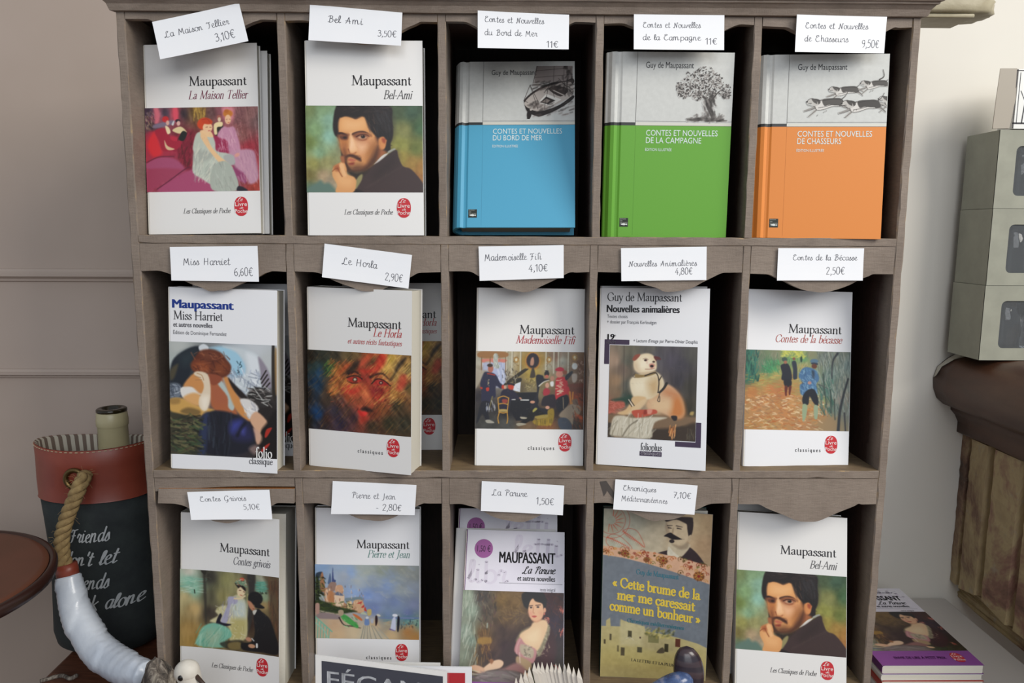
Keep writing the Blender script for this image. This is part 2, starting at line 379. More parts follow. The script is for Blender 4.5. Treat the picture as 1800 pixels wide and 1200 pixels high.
# ---------------------------------------------------------------- printed pictures: painted in numpy, laid down as vertex colour on a fine grid
class Cv:
    def __init__(s, quad, w, h, base='808080', seed=1):
        "quad: the picture's corners TL TR BR BL in drawing coordinates"
        s.w, s.h = w, h; s.img = np.zeros((h, w, 3)); s.img[:] = s.c(base); s.mask = np.zeros((h, w), bool); s.R = np.random.RandomState(seed)
        A = []; B = []
        for (x, y), (u, v) in zip(quad, ((0, 0), (1, 0), (1, 1), (0, 1))):
            A += [[x, y, 1, 0, 0, 0, -u*x, -u*y], [0, 0, 0, x, y, 1, -v*x, -v*y]]; B += [u, v]
        s.H = np.append(np.linalg.solve(np.array(A, float), np.array(B, float)), 1).reshape(3, 3)
        s.k = w/math.hypot(quad[1][0]-quad[0][0], quad[1][1]-quad[0][1])
        s.yy, s.xx = np.mgrid[0:h, 0:w].astype(float)
    def sf(s, soft): return max(1.0, soft*s.k*(1+1.5*min(1, soft/22)))
    def c(s, h): return np.array([int(h[i:i+2], 16)/255 for i in (0, 2, 4)])
    def P(s, pts):
        if isinstance(pts, str): pts = [tuple(map(float, p.split(','))) for p in pts.split()]
        p = np.array([(x, y, 1) for x, y in pts]) @ s.H.T; return p[:, :2]/p[:, 2:]*[s.w-1, s.h-1]
    def put(s, a, x0, y0, col):
        h, w = a.shape; v = s.img[y0:y0+h, x0:x0+w]; v[:] = v*(1-a[..., None])+s.c(col)*a[..., None]
        s.mask[y0:y0+h, x0:x0+w] |= a > .03
    def segd(s, P, closed, m, W=None):
        x0 = int(max(0, P[:, 0].min()-m)); x1 = int(min(s.w, P[:, 0].max()+m+1)); y0 = int(max(0, P[:, 1].min()-m)); y1 = int(min(s.h, P[:, 1].max()+m+1))
        if x1 <= x0 or y1 <= y0: return None
        X = s.xx[y0:y1, x0:x1]; Y = s.yy[y0:y1, x0:x1]; D = np.full(X.shape, 1e9); ins = np.zeros(X.shape, bool)
        n = len(P)
        for i in range(n if closed else n-1):
            a = P[i]; b = P[(i+1) % n]; d = b-a; L = d@d+1e-12
            t = np.clip(((X-a[0])*d[0]+(Y-a[1])*d[1])/L, 0, 1)
            q = np.hypot(X-a[0]-t*d[0], Y-a[1]-t*d[1])
            if W is not None: q = q-(W[i]+(W[min(i+1, n-1)]-W[i])*t)
            D = np.minimum(D, q)
            if closed:
                cr_ = (a[1] > Y) != (b[1] > Y); xi = a[0]+(Y-a[1])*d[0]/(d[1] if abs(d[1]) > 1e-9 else 1e-9); ins ^= cr_ & (X < xi)
        return x0, y0, D, ins
    def F(s, col, pts, soft=4, a=1, sharp=0):
        P = s.P(pts)
        if not sharp: P = np.array(crom(P, 4, True))
        sf = s.sf(soft); r = s.segd(P, True, sf)
        if r is None: return
        x0, y0, D, ins = r; sd = np.where(ins, D, -D); s.put(np.clip(.5+sd/sf, 0, 1)*a, x0, y0, col)
    def L(s, col, w, pts, w2=None, soft=3, a=1, sharp=0):
        P = s.P(pts)
        if not sharp and len(P) > 2: P = np.array(crom(P, 4))
        w2 = w if w2 is None else w2; n = len(P); W = np.array([(w+(w2-w)*i/max(1, n-1))*s.k/2 for i in range(n)])
        sf = s.sf(soft); r = s.segd(P, False, W.max()+sf, W)
        if r is None: return
        x0, y0, D, _ = r; s.put(np.clip(.5-D/sf, 0, 1)*a, x0, y0, col)
    def E(s, col, cx, cy_, rx, ry, rot=0, soft=4, a=1):
        t = np.linspace(0, 2*np.pi, 18)[:-1]; c, q = math.cos(math.radians(rot)), math.sin(math.radians(rot))
        s.F(col, [(cx+rx*math.cos(i)*c-ry*math.sin(i)*q, cy_+rx*math.cos(i)*q+ry*math.sin(i)*c) for i in t], soft, a, 1)
    def G(s, pts, p=3):
        "smooth ground between colour samples: 'x,y,hex ...'"
        num = np.zeros_like(s.img); den = np.zeros((s.h, s.w))
        for q in pts.split():
            x, y, c = q.split(','); P = s.P([(float(x), float(y))])[0]; wt = 1/((s.xx-P[0])**2+(s.yy-P[1])**2+30)**(p/2)
            num += wt[..., None]*s.c(c); den += wt
        s.img[:] = num/den[..., None]; s.mask[:] = True
    def vn(s, sx, sy_, rot=0):
        c, q = math.cos(math.radians(rot)), math.sin(math.radians(rot)); X = (s.xx*c+s.yy*q)/sx+50; Y = (-s.xx*q+s.yy*c)/sy_+50
        g = s.R.rand(256, 256); i = X.astype(int); j = Y.astype(int); u = X-i; v = Y-j; u = u*u*(3-2*u); v = v*v*(3-2*v); i %= 255; j %= 255
        return (g[j, i]*(1-u)+g[j, i+1]*u)*(1-v)+(g[j+1, i]*(1-u)+g[j+1, i+1]*u)*v-.5
    def N(s, amp, sx, sy_, rot=0):
        s.img += (s.vn(sx, sy_, rot)+.5*s.vn(sx/2, sy_/2, rot))[..., None]*amp*(.4+s.img)
    def D(s, n, x0, x1, y0, y1, cols, ln, w, ang=0, jit=30, a=.8, inside=None):
        "many short dabs"
        cols = cols.split()
        for _ in range(n):
            x = s.R.uniform(x0, x1); y = s.R.uniform(y0, y1)
            if inside and not inside(x, y): continue
            t = math.radians(ang+s.R.uniform(-jit, jit)); l = ln*s.R.uniform(.5, 1.2)/2
            s.L(cols[s.R.randint(len(cols))], w*s.R.uniform(.6, 1.2), [(x-math.cos(t)*l, y-math.sin(t)*l), (x+math.cos(t)*l, y+math.sin(t)*l)], soft=2, a=a)
    def build(s, name, x0, x1, z0, z1, parent, place, cut=False, rough=.4, gain=1.0, label=None):
        m = mat('printed_ink_%g' % rough, (.5, .5, .5, 1), rough, spec=.4); nt = NT(m)
        if not nt.b.inputs['Base Color'].is_linked:
            at_ = nt.new('ShaderNodeAttribute', attribute_name='Col'); nt.color(at_.outputs['Color'])
        if not cut:
            b = np.pad(s.img, ((1, 1), (1, 1), (0, 0)), 'edge'); s.img = s.img*.5+.125*(b[:-2, 1:-1]+b[2:, 1:-1]+b[1:-1, :-2]+b[1:-1, 2:])
        w, h = s.w, s.h; xs = np.linspace(x0, x1, w); zs = np.linspace(z1, z0, h); V = np.zeros((h, w, 3))
        X, Z = np.meshgrid(xs, zs); flat_ = place(0, 0); 
        try: q = place(X, Z); V[..., 0] = q[0]; V[..., 1] = q[1]; V[..., 2] = q[2]
        except Exception:
            for j in range(h):
                for i in range(w): V[j, i] = place(xs[i], zs[j])
        idx = np.arange(w*h).reshape(h, w); Q = np.stack([idx[1:, :-1], idx[1:, 1:], idx[:-1, 1:], idx[:-1, :-1]], -1)
        if cut: Q = Q[(s.mask[1:, :-1] | s.mask[1:, 1:] | s.mask[:-1, 1:] | s.mask[:-1, :-1])]
        Q = Q.reshape(-1, 4); me = bpy.data.meshes.new(name)
        me.vertices.add(w*h); me.vertices.foreach_set('co', V.astype(np.float32).ravel())
        me.loops.add(Q.size); me.loops.foreach_set('vertex_index', Q.astype(np.int32).ravel())
        me.polygons.add(len(Q)); me.polygons.foreach_set('loop_start', np.arange(0, Q.size, 4, dtype=np.int32))
        me.update(calc_edges=True)
        c = np.clip(s.img, 0, 1); c = np.where(c <= .04045, c/12.92, ((c+.055)/1.055)**2.4)*gain
        at_ = me.color_attributes.new('Col', 'FLOAT_COLOR', 'POINT'); at_.data.foreach_set('color', np.concatenate([c, np.ones((h, w, 1))], -1).astype(np.float32).ravel())
        me.materials.append(m); o = bpy.data.objects.new(name, me); COL.objects.link(o); o.parent = parent
        if label: o['label'] = label
        return o
# ---------------------------------------------------------------- the cover pictures
def art_salon():            # generic salon: women in pale and pink dresses on dark red sofas
    p = Cv([(8, 5), (1620, 5), (1640, 1185), (25, 1190)], 220, 160, seed=3)
    p.G('80,60,3a3040 180,100,d06878 300,80,453a48 450,90,c84a5a 560,90,3c3238 700,90,6a5030 800,80,8a6a34 950,80,5a3c3c 1100,60,8c5058 1180,80,c87880 1350,100,7d5052 1500,120,8c605c 1600,200,7a5a58 1400,400,8a5450 100,280,4a3a40 120,450,a02c3c 100,620,b03040 400,560,96243a 600,500,6c2028 600,700,7a2434 900,500,8c2a3c 1100,540,9a3048 1500,580,9a2c38 1580,800,a83c44 300,850,a04860 150,1000,a04056 500,1000,9c405a 800,1120,943854 1350,900,8c4060 1300,1130,7c3034 1580,1150,a03c30')
    p.N(.10, 30, 6, 80); p.N(.08, 5, 5)
    p.D(90, 700, 870, 20, 150, 'a8843c 6a5028 c09a48', 90, 9, 90, 6); p.D(60, 1280, 1400, 60, 480, '6a4444 9a6c64', 60, 8, 90, 80, .5)
    p.F('cc6a78', '135,10 205,10 210,200 150,220 170,120', 14); p.F('d84f60', '415,10 480,10 480,180 430,190', 14); p.F('cf8088', '1120,20 1270,20 1260,180 1150,140', 20)
    p.D(60, 20, 140, 60, 300, '8a6a4c 2a2430 6a5468 c0a888', 50, 9, 60, 40, .7); p.F('7a6c80', '140,240 400,180 420,230 160,290', 12)
    p.F('a33044', '30,380 180,330 330,420 360,680 30,740', 20); p.F('d03038', '40,520 140,340 220,520 250,650 120,690', 20); p.F('b82c40', '380,400 560,470 540,560 340,560', 16)
    p.F('7a2030', '560,380 720,370 680,850 560,830 500,640', 30); p.D(70, 480, 680, 380, 820, '5a1824 a03040 8c2838 4a2020', 90, 16, 100, 25, .5)
    # two women at the back
    p.F('a02438', '150,330 250,290 330,320 390,460 520,480 500,560 400,600 260,610 210,470', 9); p.E('c02c30', 470-165, 165, 48, 44, 0, 8); p.E('d8a898', 335, 215, 24, 34, 0, 7)
    p.F('e8d4a8', '300,260 350,280 375,350 330,370', 6); p.F('d8b890', '285,455 330,540 430,585 350,600 300,560', 6)
    p.F('dcc898', '400,320 520,270 610,350 560,340 500,370', 7); p.F('242420', '520,370 560,330 610,370 560,470 490,450', 7); p.E('30202c', 480, 190, 36, 24, 0, 6); p.E('dcaca0', 490, 225, 26, 34, 0, 6); p.F('c8c8c8', '390,240 430,180 420,250', 5)
    p.F('2a2420', '1000,270 1120,260 1130,400 1010,400', 7); p.F('e6d2a0', '1000,240 1110,215 1110,275 1040,290 1040,380 1000,380', 6); p.E('a05c50', 1070, 155, 32, 38, 0, 6); p.E('dcc0a0', 1072, 180, 22, 32, 0, 5)
    # sofa seats
    p.F('a24c6c', '30,780 200,700 420,720 560,840 480,900 30,860', 16); p.F('9c3e58', '30,880 560,880 300,1030 60,1190 30,1190', 18); p.F('a4486a', '200,1190 420,1000 700,870 800,980 1000,1180', 16)
    p.L('5a1c34', 12, '170,1150 350,1030 560,880 640,840', soft=8); p.L('6c2438', 14, '30,770 200,695 420,690', soft=8); p.F('96284a', '980,430 1100,420 1200,480 1220,640 1040,640', 14); p.F('8c3c64', '1250,860 1380,850 1440,950 1440,1080 1250,960', 14)
    # the woman in rose on the right
    p.F('c088a0', '1050,370 1130,280 1190,290 1280,290 1330,420 1365,560 1350,640 1210,640 1180,480 1060,430', 12); p.F('bc8ca0', '1200,650 1420,600 1560,630 1600,800 1620,1020 1500,1090 1440,960 1300,850', 16)
    p.D(60, 1080, 1340, 300, 620, 'd8a4b4 a87088 e0b4bc', 90, 10, 75, 20, .45); p.D(60, 1320, 1600, 640, 1050, 'd0a4b0 a4768c c89ca8', 130, 14, 75, 16, .4)
    p.E('c0742c', 1195, 100, 68, 52, 0, 12); p.E('e8b890', 1195, 180, 44, 66, 0, 8); p.E('b46428', 1175, 65, 34, 26, 0, 10); p.L('7c4034', 6, '1170,180 1185,178'); p.L('7c4034', 6, '1215,178 1230,180'); p.L('b04438', 8, '1195,225 1215,224'); p.E('d4988c', 1320, 680, 40, 26, -30, 8)
    # the seated woman in pale green, hands in her lap, shown from the front
    p.F('b8beb0', '740,380 830,350 960,390 1010,500 1030,620 1200,660 1240,760 1120,850 1060,980 960,1090 820,1010 690,920 690,760 700,640 690,560', 10)
    p.F('9a9c94', '700,640 900,610 1000,680 860,760 720,800', 20, .6); p.D(110, 710, 1060, 560, 1040, 'd8dacc 8c8e88 c8ccbc a8b0a4 e4dcc4', 120, 16, 110, 26, .28); p.F('a8a8a4', '1130,690 1260,680 1290,800 1180,820', 12)
    p.F('e8c090', '800,330 930,330 985,420 900,420 820,400', 8); p.F('e6bc8c', '800,410 870,380 960,560 1080,700 1210,810 1200,900 1080,800 930,620', 8); p.F('e2b488', '1150,800 1250,840 1240,910 1190,940 1160,870', 7)
    p.E('c84420', 860, 235, 105, 85, -10, 9); p.E('e8be94', 905, 290, 70, 68, 0, 8); p.E('c04020', 900, 205, 78, 40, 8, 9); p.L('6a3028', 7, '880,285 905,282'); p.L('6a3028', 7, '935,285 955,288'); p.L('b04440', 9, '915,335 940,333'); p.L('8c3020', 6, '820,180 900,170 940,220', soft=4)
    p.F('a8aea2', '980,840 1120,760 1230,820 1300,960 1340,1100 1300,1185 1000,1185 930,1060', 10); p.D(40, 980, 1300, 820, 1180, 'c8ccc0 84867e b4b8ac', 130, 12, 75, 20, .35); p.F('26222a', '1330,1120 1400,1130 1470,1185 1320,1185', 8)
    p.D(200, 10, 1620, 10, 1180, 'b08070 502838 a05868', 34, 6, 70, 40, .12)
    return p
def art_portrait():         # dark-haired bearded young man, chin on his hand
    p = Cv([(10, 8), (1595, 8), (1592, 1190), (25, 1183)], 230, 172, seed=4)
    p.G('60,60,6a7a4c 250,60,7c9870 330,200,84a890 330,420,8ab4a0 150,350,7a9868 60,500,68783c 200,650,80a07c 120,800,8c8848 280,780,94905c 60,950,6a6030 250,960,a48c6c 330,1050,988870 60,1120,54664c 1250,60,4c5c40 1450,100,38503c 1560,300,3c5a38 1350,350,7c7c48 1300,550,80803c 1500,600,6a7438 1300,700,94843c 1450,780,9c7c3c 1560,850,a07438 1540,1000,a06c38 600,500,806040')
    p.N(.10, 14, 40, 0); p.N(.06, 6, 6)
    p.F('5c7468', '40,1120 160,1050 210,1020 260,1060 330,1060 420,1160 420,1190 40,1190', 20)
    p.F('1e1614', '420,30 520,0 1120,0 1180,200 1190,420 1140,560 1140,640 980,640 560,900 470,500 400,400 380,260', 12)   # hair mass
    p.F('2c2524', '940,20 1120,40 1180,260 1150,460 1050,330', 60, .8)
    p.F('d4955c', '455,330 480,170 600,160 690,180 800,160 850,300 960,430 990,560 960,700 840,860 700,890 600,860 530,700 480,560', 14)
    p.F('e0a468', '500,180 660,200 790,180 840,280 800,340 620,350 480,330', 30); p.F('dc9c70', '640,480 800,470 940,500 900,640 800,720 720,640', 50)
    p.F('ecb888', '600,400 640,390 690,560 680,620 600,620 590,520', 20); p.F('f0c49c', '610,480 640,480 660,590 620,600', 20)
    p.F('b4703c', '455,420 560,400 590,500 540,640 490,580 465,500', 30); p.F('a8683c', '490,560 560,540 580,660 530,700', 24)
    p.F('c08048', '830,600 960,520 980,640 900,760 780,820', 50)
    p.F('4a2818', '640,870 850,820 990,600 960,440 1000,500 1000,640 930,790 820,880 700,920 600,900 540,780 530,700 560,700 570,800 620,860', 26)   # beard
    p.F('5a3420', '620,830 720,800 800,840 720,890 640,880', 40, .8)
    p.F('4a281a', '530,715 565,680 600,665 640,665 700,690 750,722 758,765 720,755 660,722 605,705 565,722 545,770', 14); p.D(26, 540, 750, 680, 745, '2c140e 6c3c24', 40, 5, 20, 20, .5)   # moustache
    p.F('b45e48', '580,735 620,722 690,752 650,768 595,762', 10, .85); p.F('7c2c20', '590,790 660,780 650,810 600,810', 16)
    p.F('2a1410', '450,375 500,370 570,400 560,425 500,400 455,405', 9); p.F('2a1410', '640,385 720,355 800,355 860,385 800,375 720,378 650,410', 9)   # brows
    p.F('5c3424', '470,420 575,415 570,470 490,465', 14); p.E('26120c', 540, 440, 24, 18, 0, 10); p.F('6c3c26', '455,400 590,392 585,420 460,428', 16, .8); p.F('8a5038', '660,420 760,380 860,410 820,470 720,480', 22); p.F('c09878', '715,442 780,415 835,440 780,462', 10); p.E('2a1610', 784, 430, 30, 23, 0, 8); p.E('0c0606', 786, 428, 14, 13, 0, 6); p.E('c8a890', 776, 420, 5, 5, 0, 5); p.F('7a4428', '640,398 760,372 880,395 900,430 840,402 750,396 680,430', 16, .8); p.L('2c120c', 11, '692,432 750,404 830,405 870,432', 5, 6); p.F('b87850', '690,480 780,500 860,480 840,520 740,530', 30, .6)
    p.L('94502e', 10, '720,470 780,482 830,465', soft=10); p.F('a05c38', '590,640 640,655 690,635 680,660 610,665', 10); p.L('7c3c24', 12, '585,600 600,640', soft=10)
    p.F('d08850', '1000,450 1060,430 1110,480 1100,560 1050,610 1000,600 990,520', 12); p.F('a04c30', '1040,450 1090,460 1080,520 1045,500', 14)
    p.F('1c1614', '1000,300 1100,380 1180,350 1150,480 1100,470 1060,420 1000,430 960,420 860,280 820,150', 12)
    p.F('241a18', '1110,480 1150,520 1150,620 1080,640 1090,560', 10); p.L('241a18', 12, '1130,490 1150,540 1175,548', 5)
    p.D(50, 470, 1120, 10, 120, '3a2c28 14100f 4a3a34', 120, 12, 10, 35, .35); p.D(50, 950, 1170, 60, 400, '303034 181616 3c3a3c', 150, 12, 70, 20, .35); p.F('1e1614', '480,170 560,150 650,178 690,185 760,150 830,165 800,110 500,110', 12); p.F('3a2018', '640,165 690,195 760,160 700,178', 10, .7); p.D(30, 850, 950, 130, 350, '6a5040 2a201c', 120, 8, 70, 15, .4)
    p.F('9c5c38', '980,600 1100,640 1040,700 960,760', 20); p.F('e8e4dc', '930,800 1040,690 1115,655 1110,675 1020,760 950,800', 6); p.F('b0b4a8', '1120,630 1200,590 1220,610 1130,655', 8)
    p.F('3c2c2a', '650,1190 740,1050 820,900 1010,760 1220,610 1260,700 1320,830 1440,880 1600,1080 1600,1195', 10); p.F('2c201e', '930,900 1200,640 1250,760 1180,880 960,1010', 60, .7); p.L('4c3c38', 10, '830,1120 1080,970 1300,840', soft=20, a=.5)
    p.F('2a2018', '570,880 700,920 860,870 820,930 700,1030 620,980', 20); p.F('8c8458', '710,980 770,940 760,1020 670,1160 640,1120', 12); p.F('241c1a', '640,1160 700,1140 800,1190 640,1195', 8)
    p.F('6c3a20', '520,600 560,650 550,740 540,820 600,900 560,880 525,780', 24, .7); p.F('8c5630', '870,560 960,470 985,560 960,680 880,800 850,760', 40, .55); p.F('4a2818', '900,700 975,560 1000,640 960,760 860,870 780,890', 26, .8); p.F('e8b484', '640,560 690,600 660,650 610,640', 20, .6); p.F('f0c8a0', '690,500 760,520 820,560 780,620 720,600', 50, .55); p.F('f0c090', '560,220 700,230 780,240 700,320 560,310', 60, .5)
    # hand
    p.F('d49860', '380,850 440,800 520,770 560,860 570,940 660,980 690,1050 640,1190 420,1190 430,1080 370,960', 10); p.F('e0a870', '420,920 520,960 640,1000 620,1100 500,1100 440,1040', 40); p.F('a86038', '390,830 470,800 480,860 440,900 400,880', 18)
    p.L('7c3c20', 10, '440,860 470,920 500,970', soft=10); p.L('7c3c20', 10, '500,830 540,900 545,960', soft=9); p.L('7c3c20', 8, '370,900 400,870 440,855', soft=8); p.F('e4b07c', '460,810 510,790 540,880 560,960 520,970 480,880', 12); p.F('a0603c', '480,700 525,700 535,780 490,770', 14)
    p.D(120, 20, 1590, 20, 1180, 'b08850 3c2820 6c7848', 60, 5, 60, 60, .08)
    return p
def art_sleeper():          # woman resting her head on her arm among cushions
    p = Cv([(8, 10), (1112, 30), (1105, 1190), (22, 1152)], 200, 210, seed=5)
    p.G('100,60,b4b8b4 900,60,c0c4c8 1000,200,b8bcbc 60,200,a8b0ac 300,300,2a3038 150,350,24262c 800,200,b8c4cc 700,400,a8b4c4 1000,700,241e1c 900,900,241c18 1050,1000,2a221c 200,1000,343828 100,850,3c3828 500,900,24242c 700,900,24243c 600,600,a86c4c')
    p.F('1f242c', '20,300 60,180 200,80 320,60 290,200 230,300 160,460 20,440', 12); p.F('2f3c40', '120,150 260,100 240,220 150,260', 40, .6); p.F('4a4434', '20,300 100,240 60,380 20,400', 14)
    p.F('cfd4d8', '310,60 360,30 410,60 400,95 330,105', 8); p.F('9cc4d8', '420,70 560,50 700,100 790,260 760,380 650,370 600,180 500,90', 16); p.F('c4ccd0', '560,50 800,80 930,170 950,440 1000,600 800,560 640,400 700,360 780,330 790,230 700,110', 16)
    p.F('e0e4e8', '800,110 930,180 920,420 860,420 820,250', 20, .7); p.D(60, 640, 980, 300, 560, 'e8ecf0 8c94a4 b4bccc 747c8c', 90, 12, 60, 50, .6)
    for t in ('700,200 715,225', '740,205 725,240', '735,230 750,250 730,265', '705,290 725,310 705,320'): p.L('1f3a44', 7, t)
    p.F('8c8490', '920,150 990,230 1040,340 1050,460 960,440 940,300', 12); [p.L('2a2624', 14, '%d,%d %d,%d' % (945+8*i, 380+i*38, 1000+12*i, 290+i*42)) for i in range(4)]
    p.F('302c2a', '800,560 860,480 960,470 1050,560 1000,660 900,640', 14); p.D(50, 820, 1040, 470, 650, 'c8c8c4 2a2624 8c8480 1c1a18', 70, 9, 20, 35, .8)
    p.F('6c7480', '15,450 100,440 140,500 130,580 20,590', 14); p.D(30, 20, 140, 450, 580, 'b0b8c0 3c4450 8890a0', 50, 10, 30, 60, .7)
    p.F('c89c54', '15,600 150,590 300,660 470,700 380,740 280,770 100,740 15,710', 12); p.F('7c6238', '120,720 200,680 320,710 300,760 180,750', 14); p.F('a07c44', '15,600 110,590 110,640 30,650', 14)
    p.F('e0dcd4', '120,500 180,460 280,480 350,540 280,560 160,590', 8); p.F('c88a50', '150,460 260,330 360,350 430,500 330,540 240,470', 12); p.F('d8a468', '150,580 250,530 330,560 320,660 230,640', 14)
    p.F('a8603c', '400,340 540,350 560,460 620,600 700,740 560,740 440,660 420,460', 12); p.F('a45c40', '440,460 560,470 610,600 560,640 470,620', 30, .7); p.F('b0bcb8', '500,430 540,400 620,520 680,600 660,700 610,670 600,560', 10)
    p.F('c8884c', '560,360 620,380 700,540 790,680 840,800 780,790 680,680 600,480', 12); p.F('241c1a', '610,370 680,440 800,560 790,600 720,560 650,470', 10)
    p.F('5c2c1c', '230,270 260,180 330,100 440,85 540,120 590,180 640,250 620,330 540,370 400,330 290,330', 12); p.F('8c4828', '240,240 340,200 430,260 400,320 290,320', 24); p.F('7c4024', '470,240 560,200 620,270 560,340 480,320', 24); p.F('7a4630', '330,120 460,110 500,160 380,180', 30, .7); p.D(50, 250, 620, 110, 340, '3c1a14 a06040 6c3420', 70, 10, 20, 60, .5)
    p.F('8c4830', '410,340 520,350 540,400 470,450 420,420', 10)
    p.F('dccab0', '260,340 300,310 400,340 430,480 420,620 380,710 320,680 310,600 360,480 340,400', 9); p.F('ece0cc', '330,580 410,560 400,670 350,700', 22); [p.L('a4764c', 6, t) for t in ('290,330 340,350 360,400', '270,360 330,375', '275,400 340,395')]
    p.F('d8d4d0', '730,590 830,590 920,680 830,790 780,700', 10); p.D(16, 760, 910, 610, 760, 'f0f0ee 9c9ca4', 70, 10, 50, 40, .6); p.F('d0a484', '830,800 900,710 1020,830 960,890 920,930', 10); p.F('caa088', '860,880 940,930 970,1010 900,1040', 12)
    p.F('1e1e28', '330,800 420,720 560,710 720,760 840,860 880,1000 860,1080 700,1150 400,1150 310,1000', 14); p.F('2c3450', '350,760 410,740 400,920 370,1150 300,1150 320,940', 18); p.F('28284c', '640,820 760,800 840,880 850,1000 700,1010 630,950', 30); p.F('4048a0', '640,830 740,800 720,880 640,930', 30, .7); p.F('4c50a4', '720,910 780,880 770,950', 20, .7); p.L('14141c', 22, '700,960 740,880 780,830', soft=16)
    p.D(130, 20, 340, 770, 1140, '5c5c38 2a2c20 7a7450 3c5034 4c4030 16160f', 110, 18, 10, 40, .6); p.D(40, 400, 640, 760, 1120, '2c323c 14161c 38404c', 140, 16, 90, 12, .4)
    p.F('18120f', '1000,830 1105,700 1105,1185 880,1170 950,1000 950,900', 16); p.F('a82c20', '980,960 1000,890 1050,870 1050,890 1000,970', 7); p.F('a82c20', '940,1110 980,1060 1030,1030 1020,1060 960,1120', 7); p.F('2a241e', '1060,40 1090,40 1100,560 1060,520', 8); p.F('9c7c50', '1090,100 1115,100 1112,500 1095,480', 12); p.F('7c6864', '820,1090 880,1050 930,1090 880,1150', 18)
    return p
def art_face():             # blurred face in red and yellow streaks
    p = Cv([(5, 5), (1505, 55), (1512, 1188), (40, 1098)], 220, 160, seed=6)
    p.G('50,100,201c14 60,600,1a1a1c 60,1000,1c1814 130,250,2a3c38 180,300,1c3c58 140,500,143450 180,900,143a64 300,250,243c24 250,100,2a2c20 400,80,3a3424 600,80,5c4c2c 700,60,6c5430 900,80,a04c24 800,200,843820 1050,100,c03c24 950,250,b84028 1200,120,d0a848 1150,230,d4a850 1300,200,a08048 1400,80,8c6838 1450,250,7c6438 1300,380,c09c58 1380,420,b83c2c 1480,500,6c5830 450,300,9c6028 500,420,845024 400,560,845828 600,560,c03424 700,480,c86c38 850,400,943024 880,560,c05830 1050,560,8c2420 1050,640,b82c20 1150,560,b85030 1250,600,b07838 900,700,bc5c34 800,720,a85434 600,650,a8502c 500,700,5c3c34 420,850,302834 600,850,4c3028 820,880,c03428 700,950,3c2830 800,1000,88402c 950,850,7c3c24 1100,780,905028 1300,760,3c3420 1400,1000,343020 1200,1000,34301c 950,1050,3c3020 500,1000,34283c 300,950,402420 300,700,3a2c20 200,1050,2a2024', 3.4)
    p.D(420, 0, 1510, 20, 1180, '201a14 6c4c28 3c3020 8c6030 2c2418', 150, 9, -50, 12, .35); p.D(60, 320, 700, 150, 620, 'b87430 c86c38 d08c40', 150, 16, -45, 12, .55); p.D(80, 950, 1480, 60, 420, 'dcb860 b88c48 c89850', 140, 14, -50, 14, .5); p.D(60, 1000, 1400, 420, 720, 'c89448 dcb060 b06c34', 140, 12, -42, 14, .5)
    p.F('c43424', '960,270 1000,120 1060,60 1150,60 1110,200 1010,290 900,310 800,310 760,260', 22, .8); p.F('c0482c', '760,230 800,130 880,70 930,70 870,180', 26, .7); p.F('b84c28', '540,200 600,180 640,220 560,290 470,330', 26, .7)
    p.F('241c14', '520,350 620,240 720,140 760,170 700,280 600,330', 20, .85); p.F('2a2018', '1250,330 1300,190 1400,90 1430,110 1340,230 1220,400 1190,400', 18, .85); p.F('3c2c18', '850,200 930,120 1030,80 960,190', 26, .6)
    for q in ('600,330 700,300 770,350', '920,370 1000,330 1100,320 1180,390'): p.L('241410', 30, q, 10, 14)
    p.F('b03024', '580,400 650,370 740,370 790,410 740,455 640,450', 12); p.L('1c100c', 14, '580,385 650,360 740,362 800,400', soft=8); p.L('1c100c', 10, '590,430 650,458 740,455', soft=8); p.E('2a2018', 698, 410, 36, 34, 0, 8); p.E('c8b49c', 698, 408, 20, 18, 0, 8); p.E('fff0e0', 690, 402, 7, 6)
    p.F('a82c24', '950,470 1020,400 1110,410 1190,470 1100,490 1010,480', 12); p.L('1c100c', 14, '940,460 1010,395 1110,410 1210,485', soft=8); p.E('3c1c18', 1072, 445, 30, 26, 0, 8); p.E('c8a088', 1072, 445, 12, 10, 0, 6)
    p.F('c8683c', '800,600 840,530 900,560 920,620 860,640', 26); p.F('c03024', '600,580 680,540 770,500 740,600 680,620', 30, .7); p.F('7c1c20', '900,520 1040,500 1100,560 960,620', 34, .7)
    p.F('2a1814', '780,820 860,780 960,840 880,850', 16, .9); p.F('cc3028', '745,840 800,850 880,860 850,910 790,915', 10); p.F('a83424', '770,930 890,930 840,1000 780,1010', 22, .8); p.F('c04c34', '1290,520 1340,360 1420,330 1440,420 1360,540', 22, .8)
    p.D(140, 350, 1250, 300, 800, 'd07040 b03824 e09850 802820', 60, 8, -45, 30, .35); p.D(40, 270, 400, 180, 350, '3c6c2c 6c9c3c 204c28', 90, 6, -50, 10, .5); p.L('1c4878', 40, '140,1050 150,700 150,420', soft=60, a=.4)
    p.N(.14, 5, 18, -40)
    return p
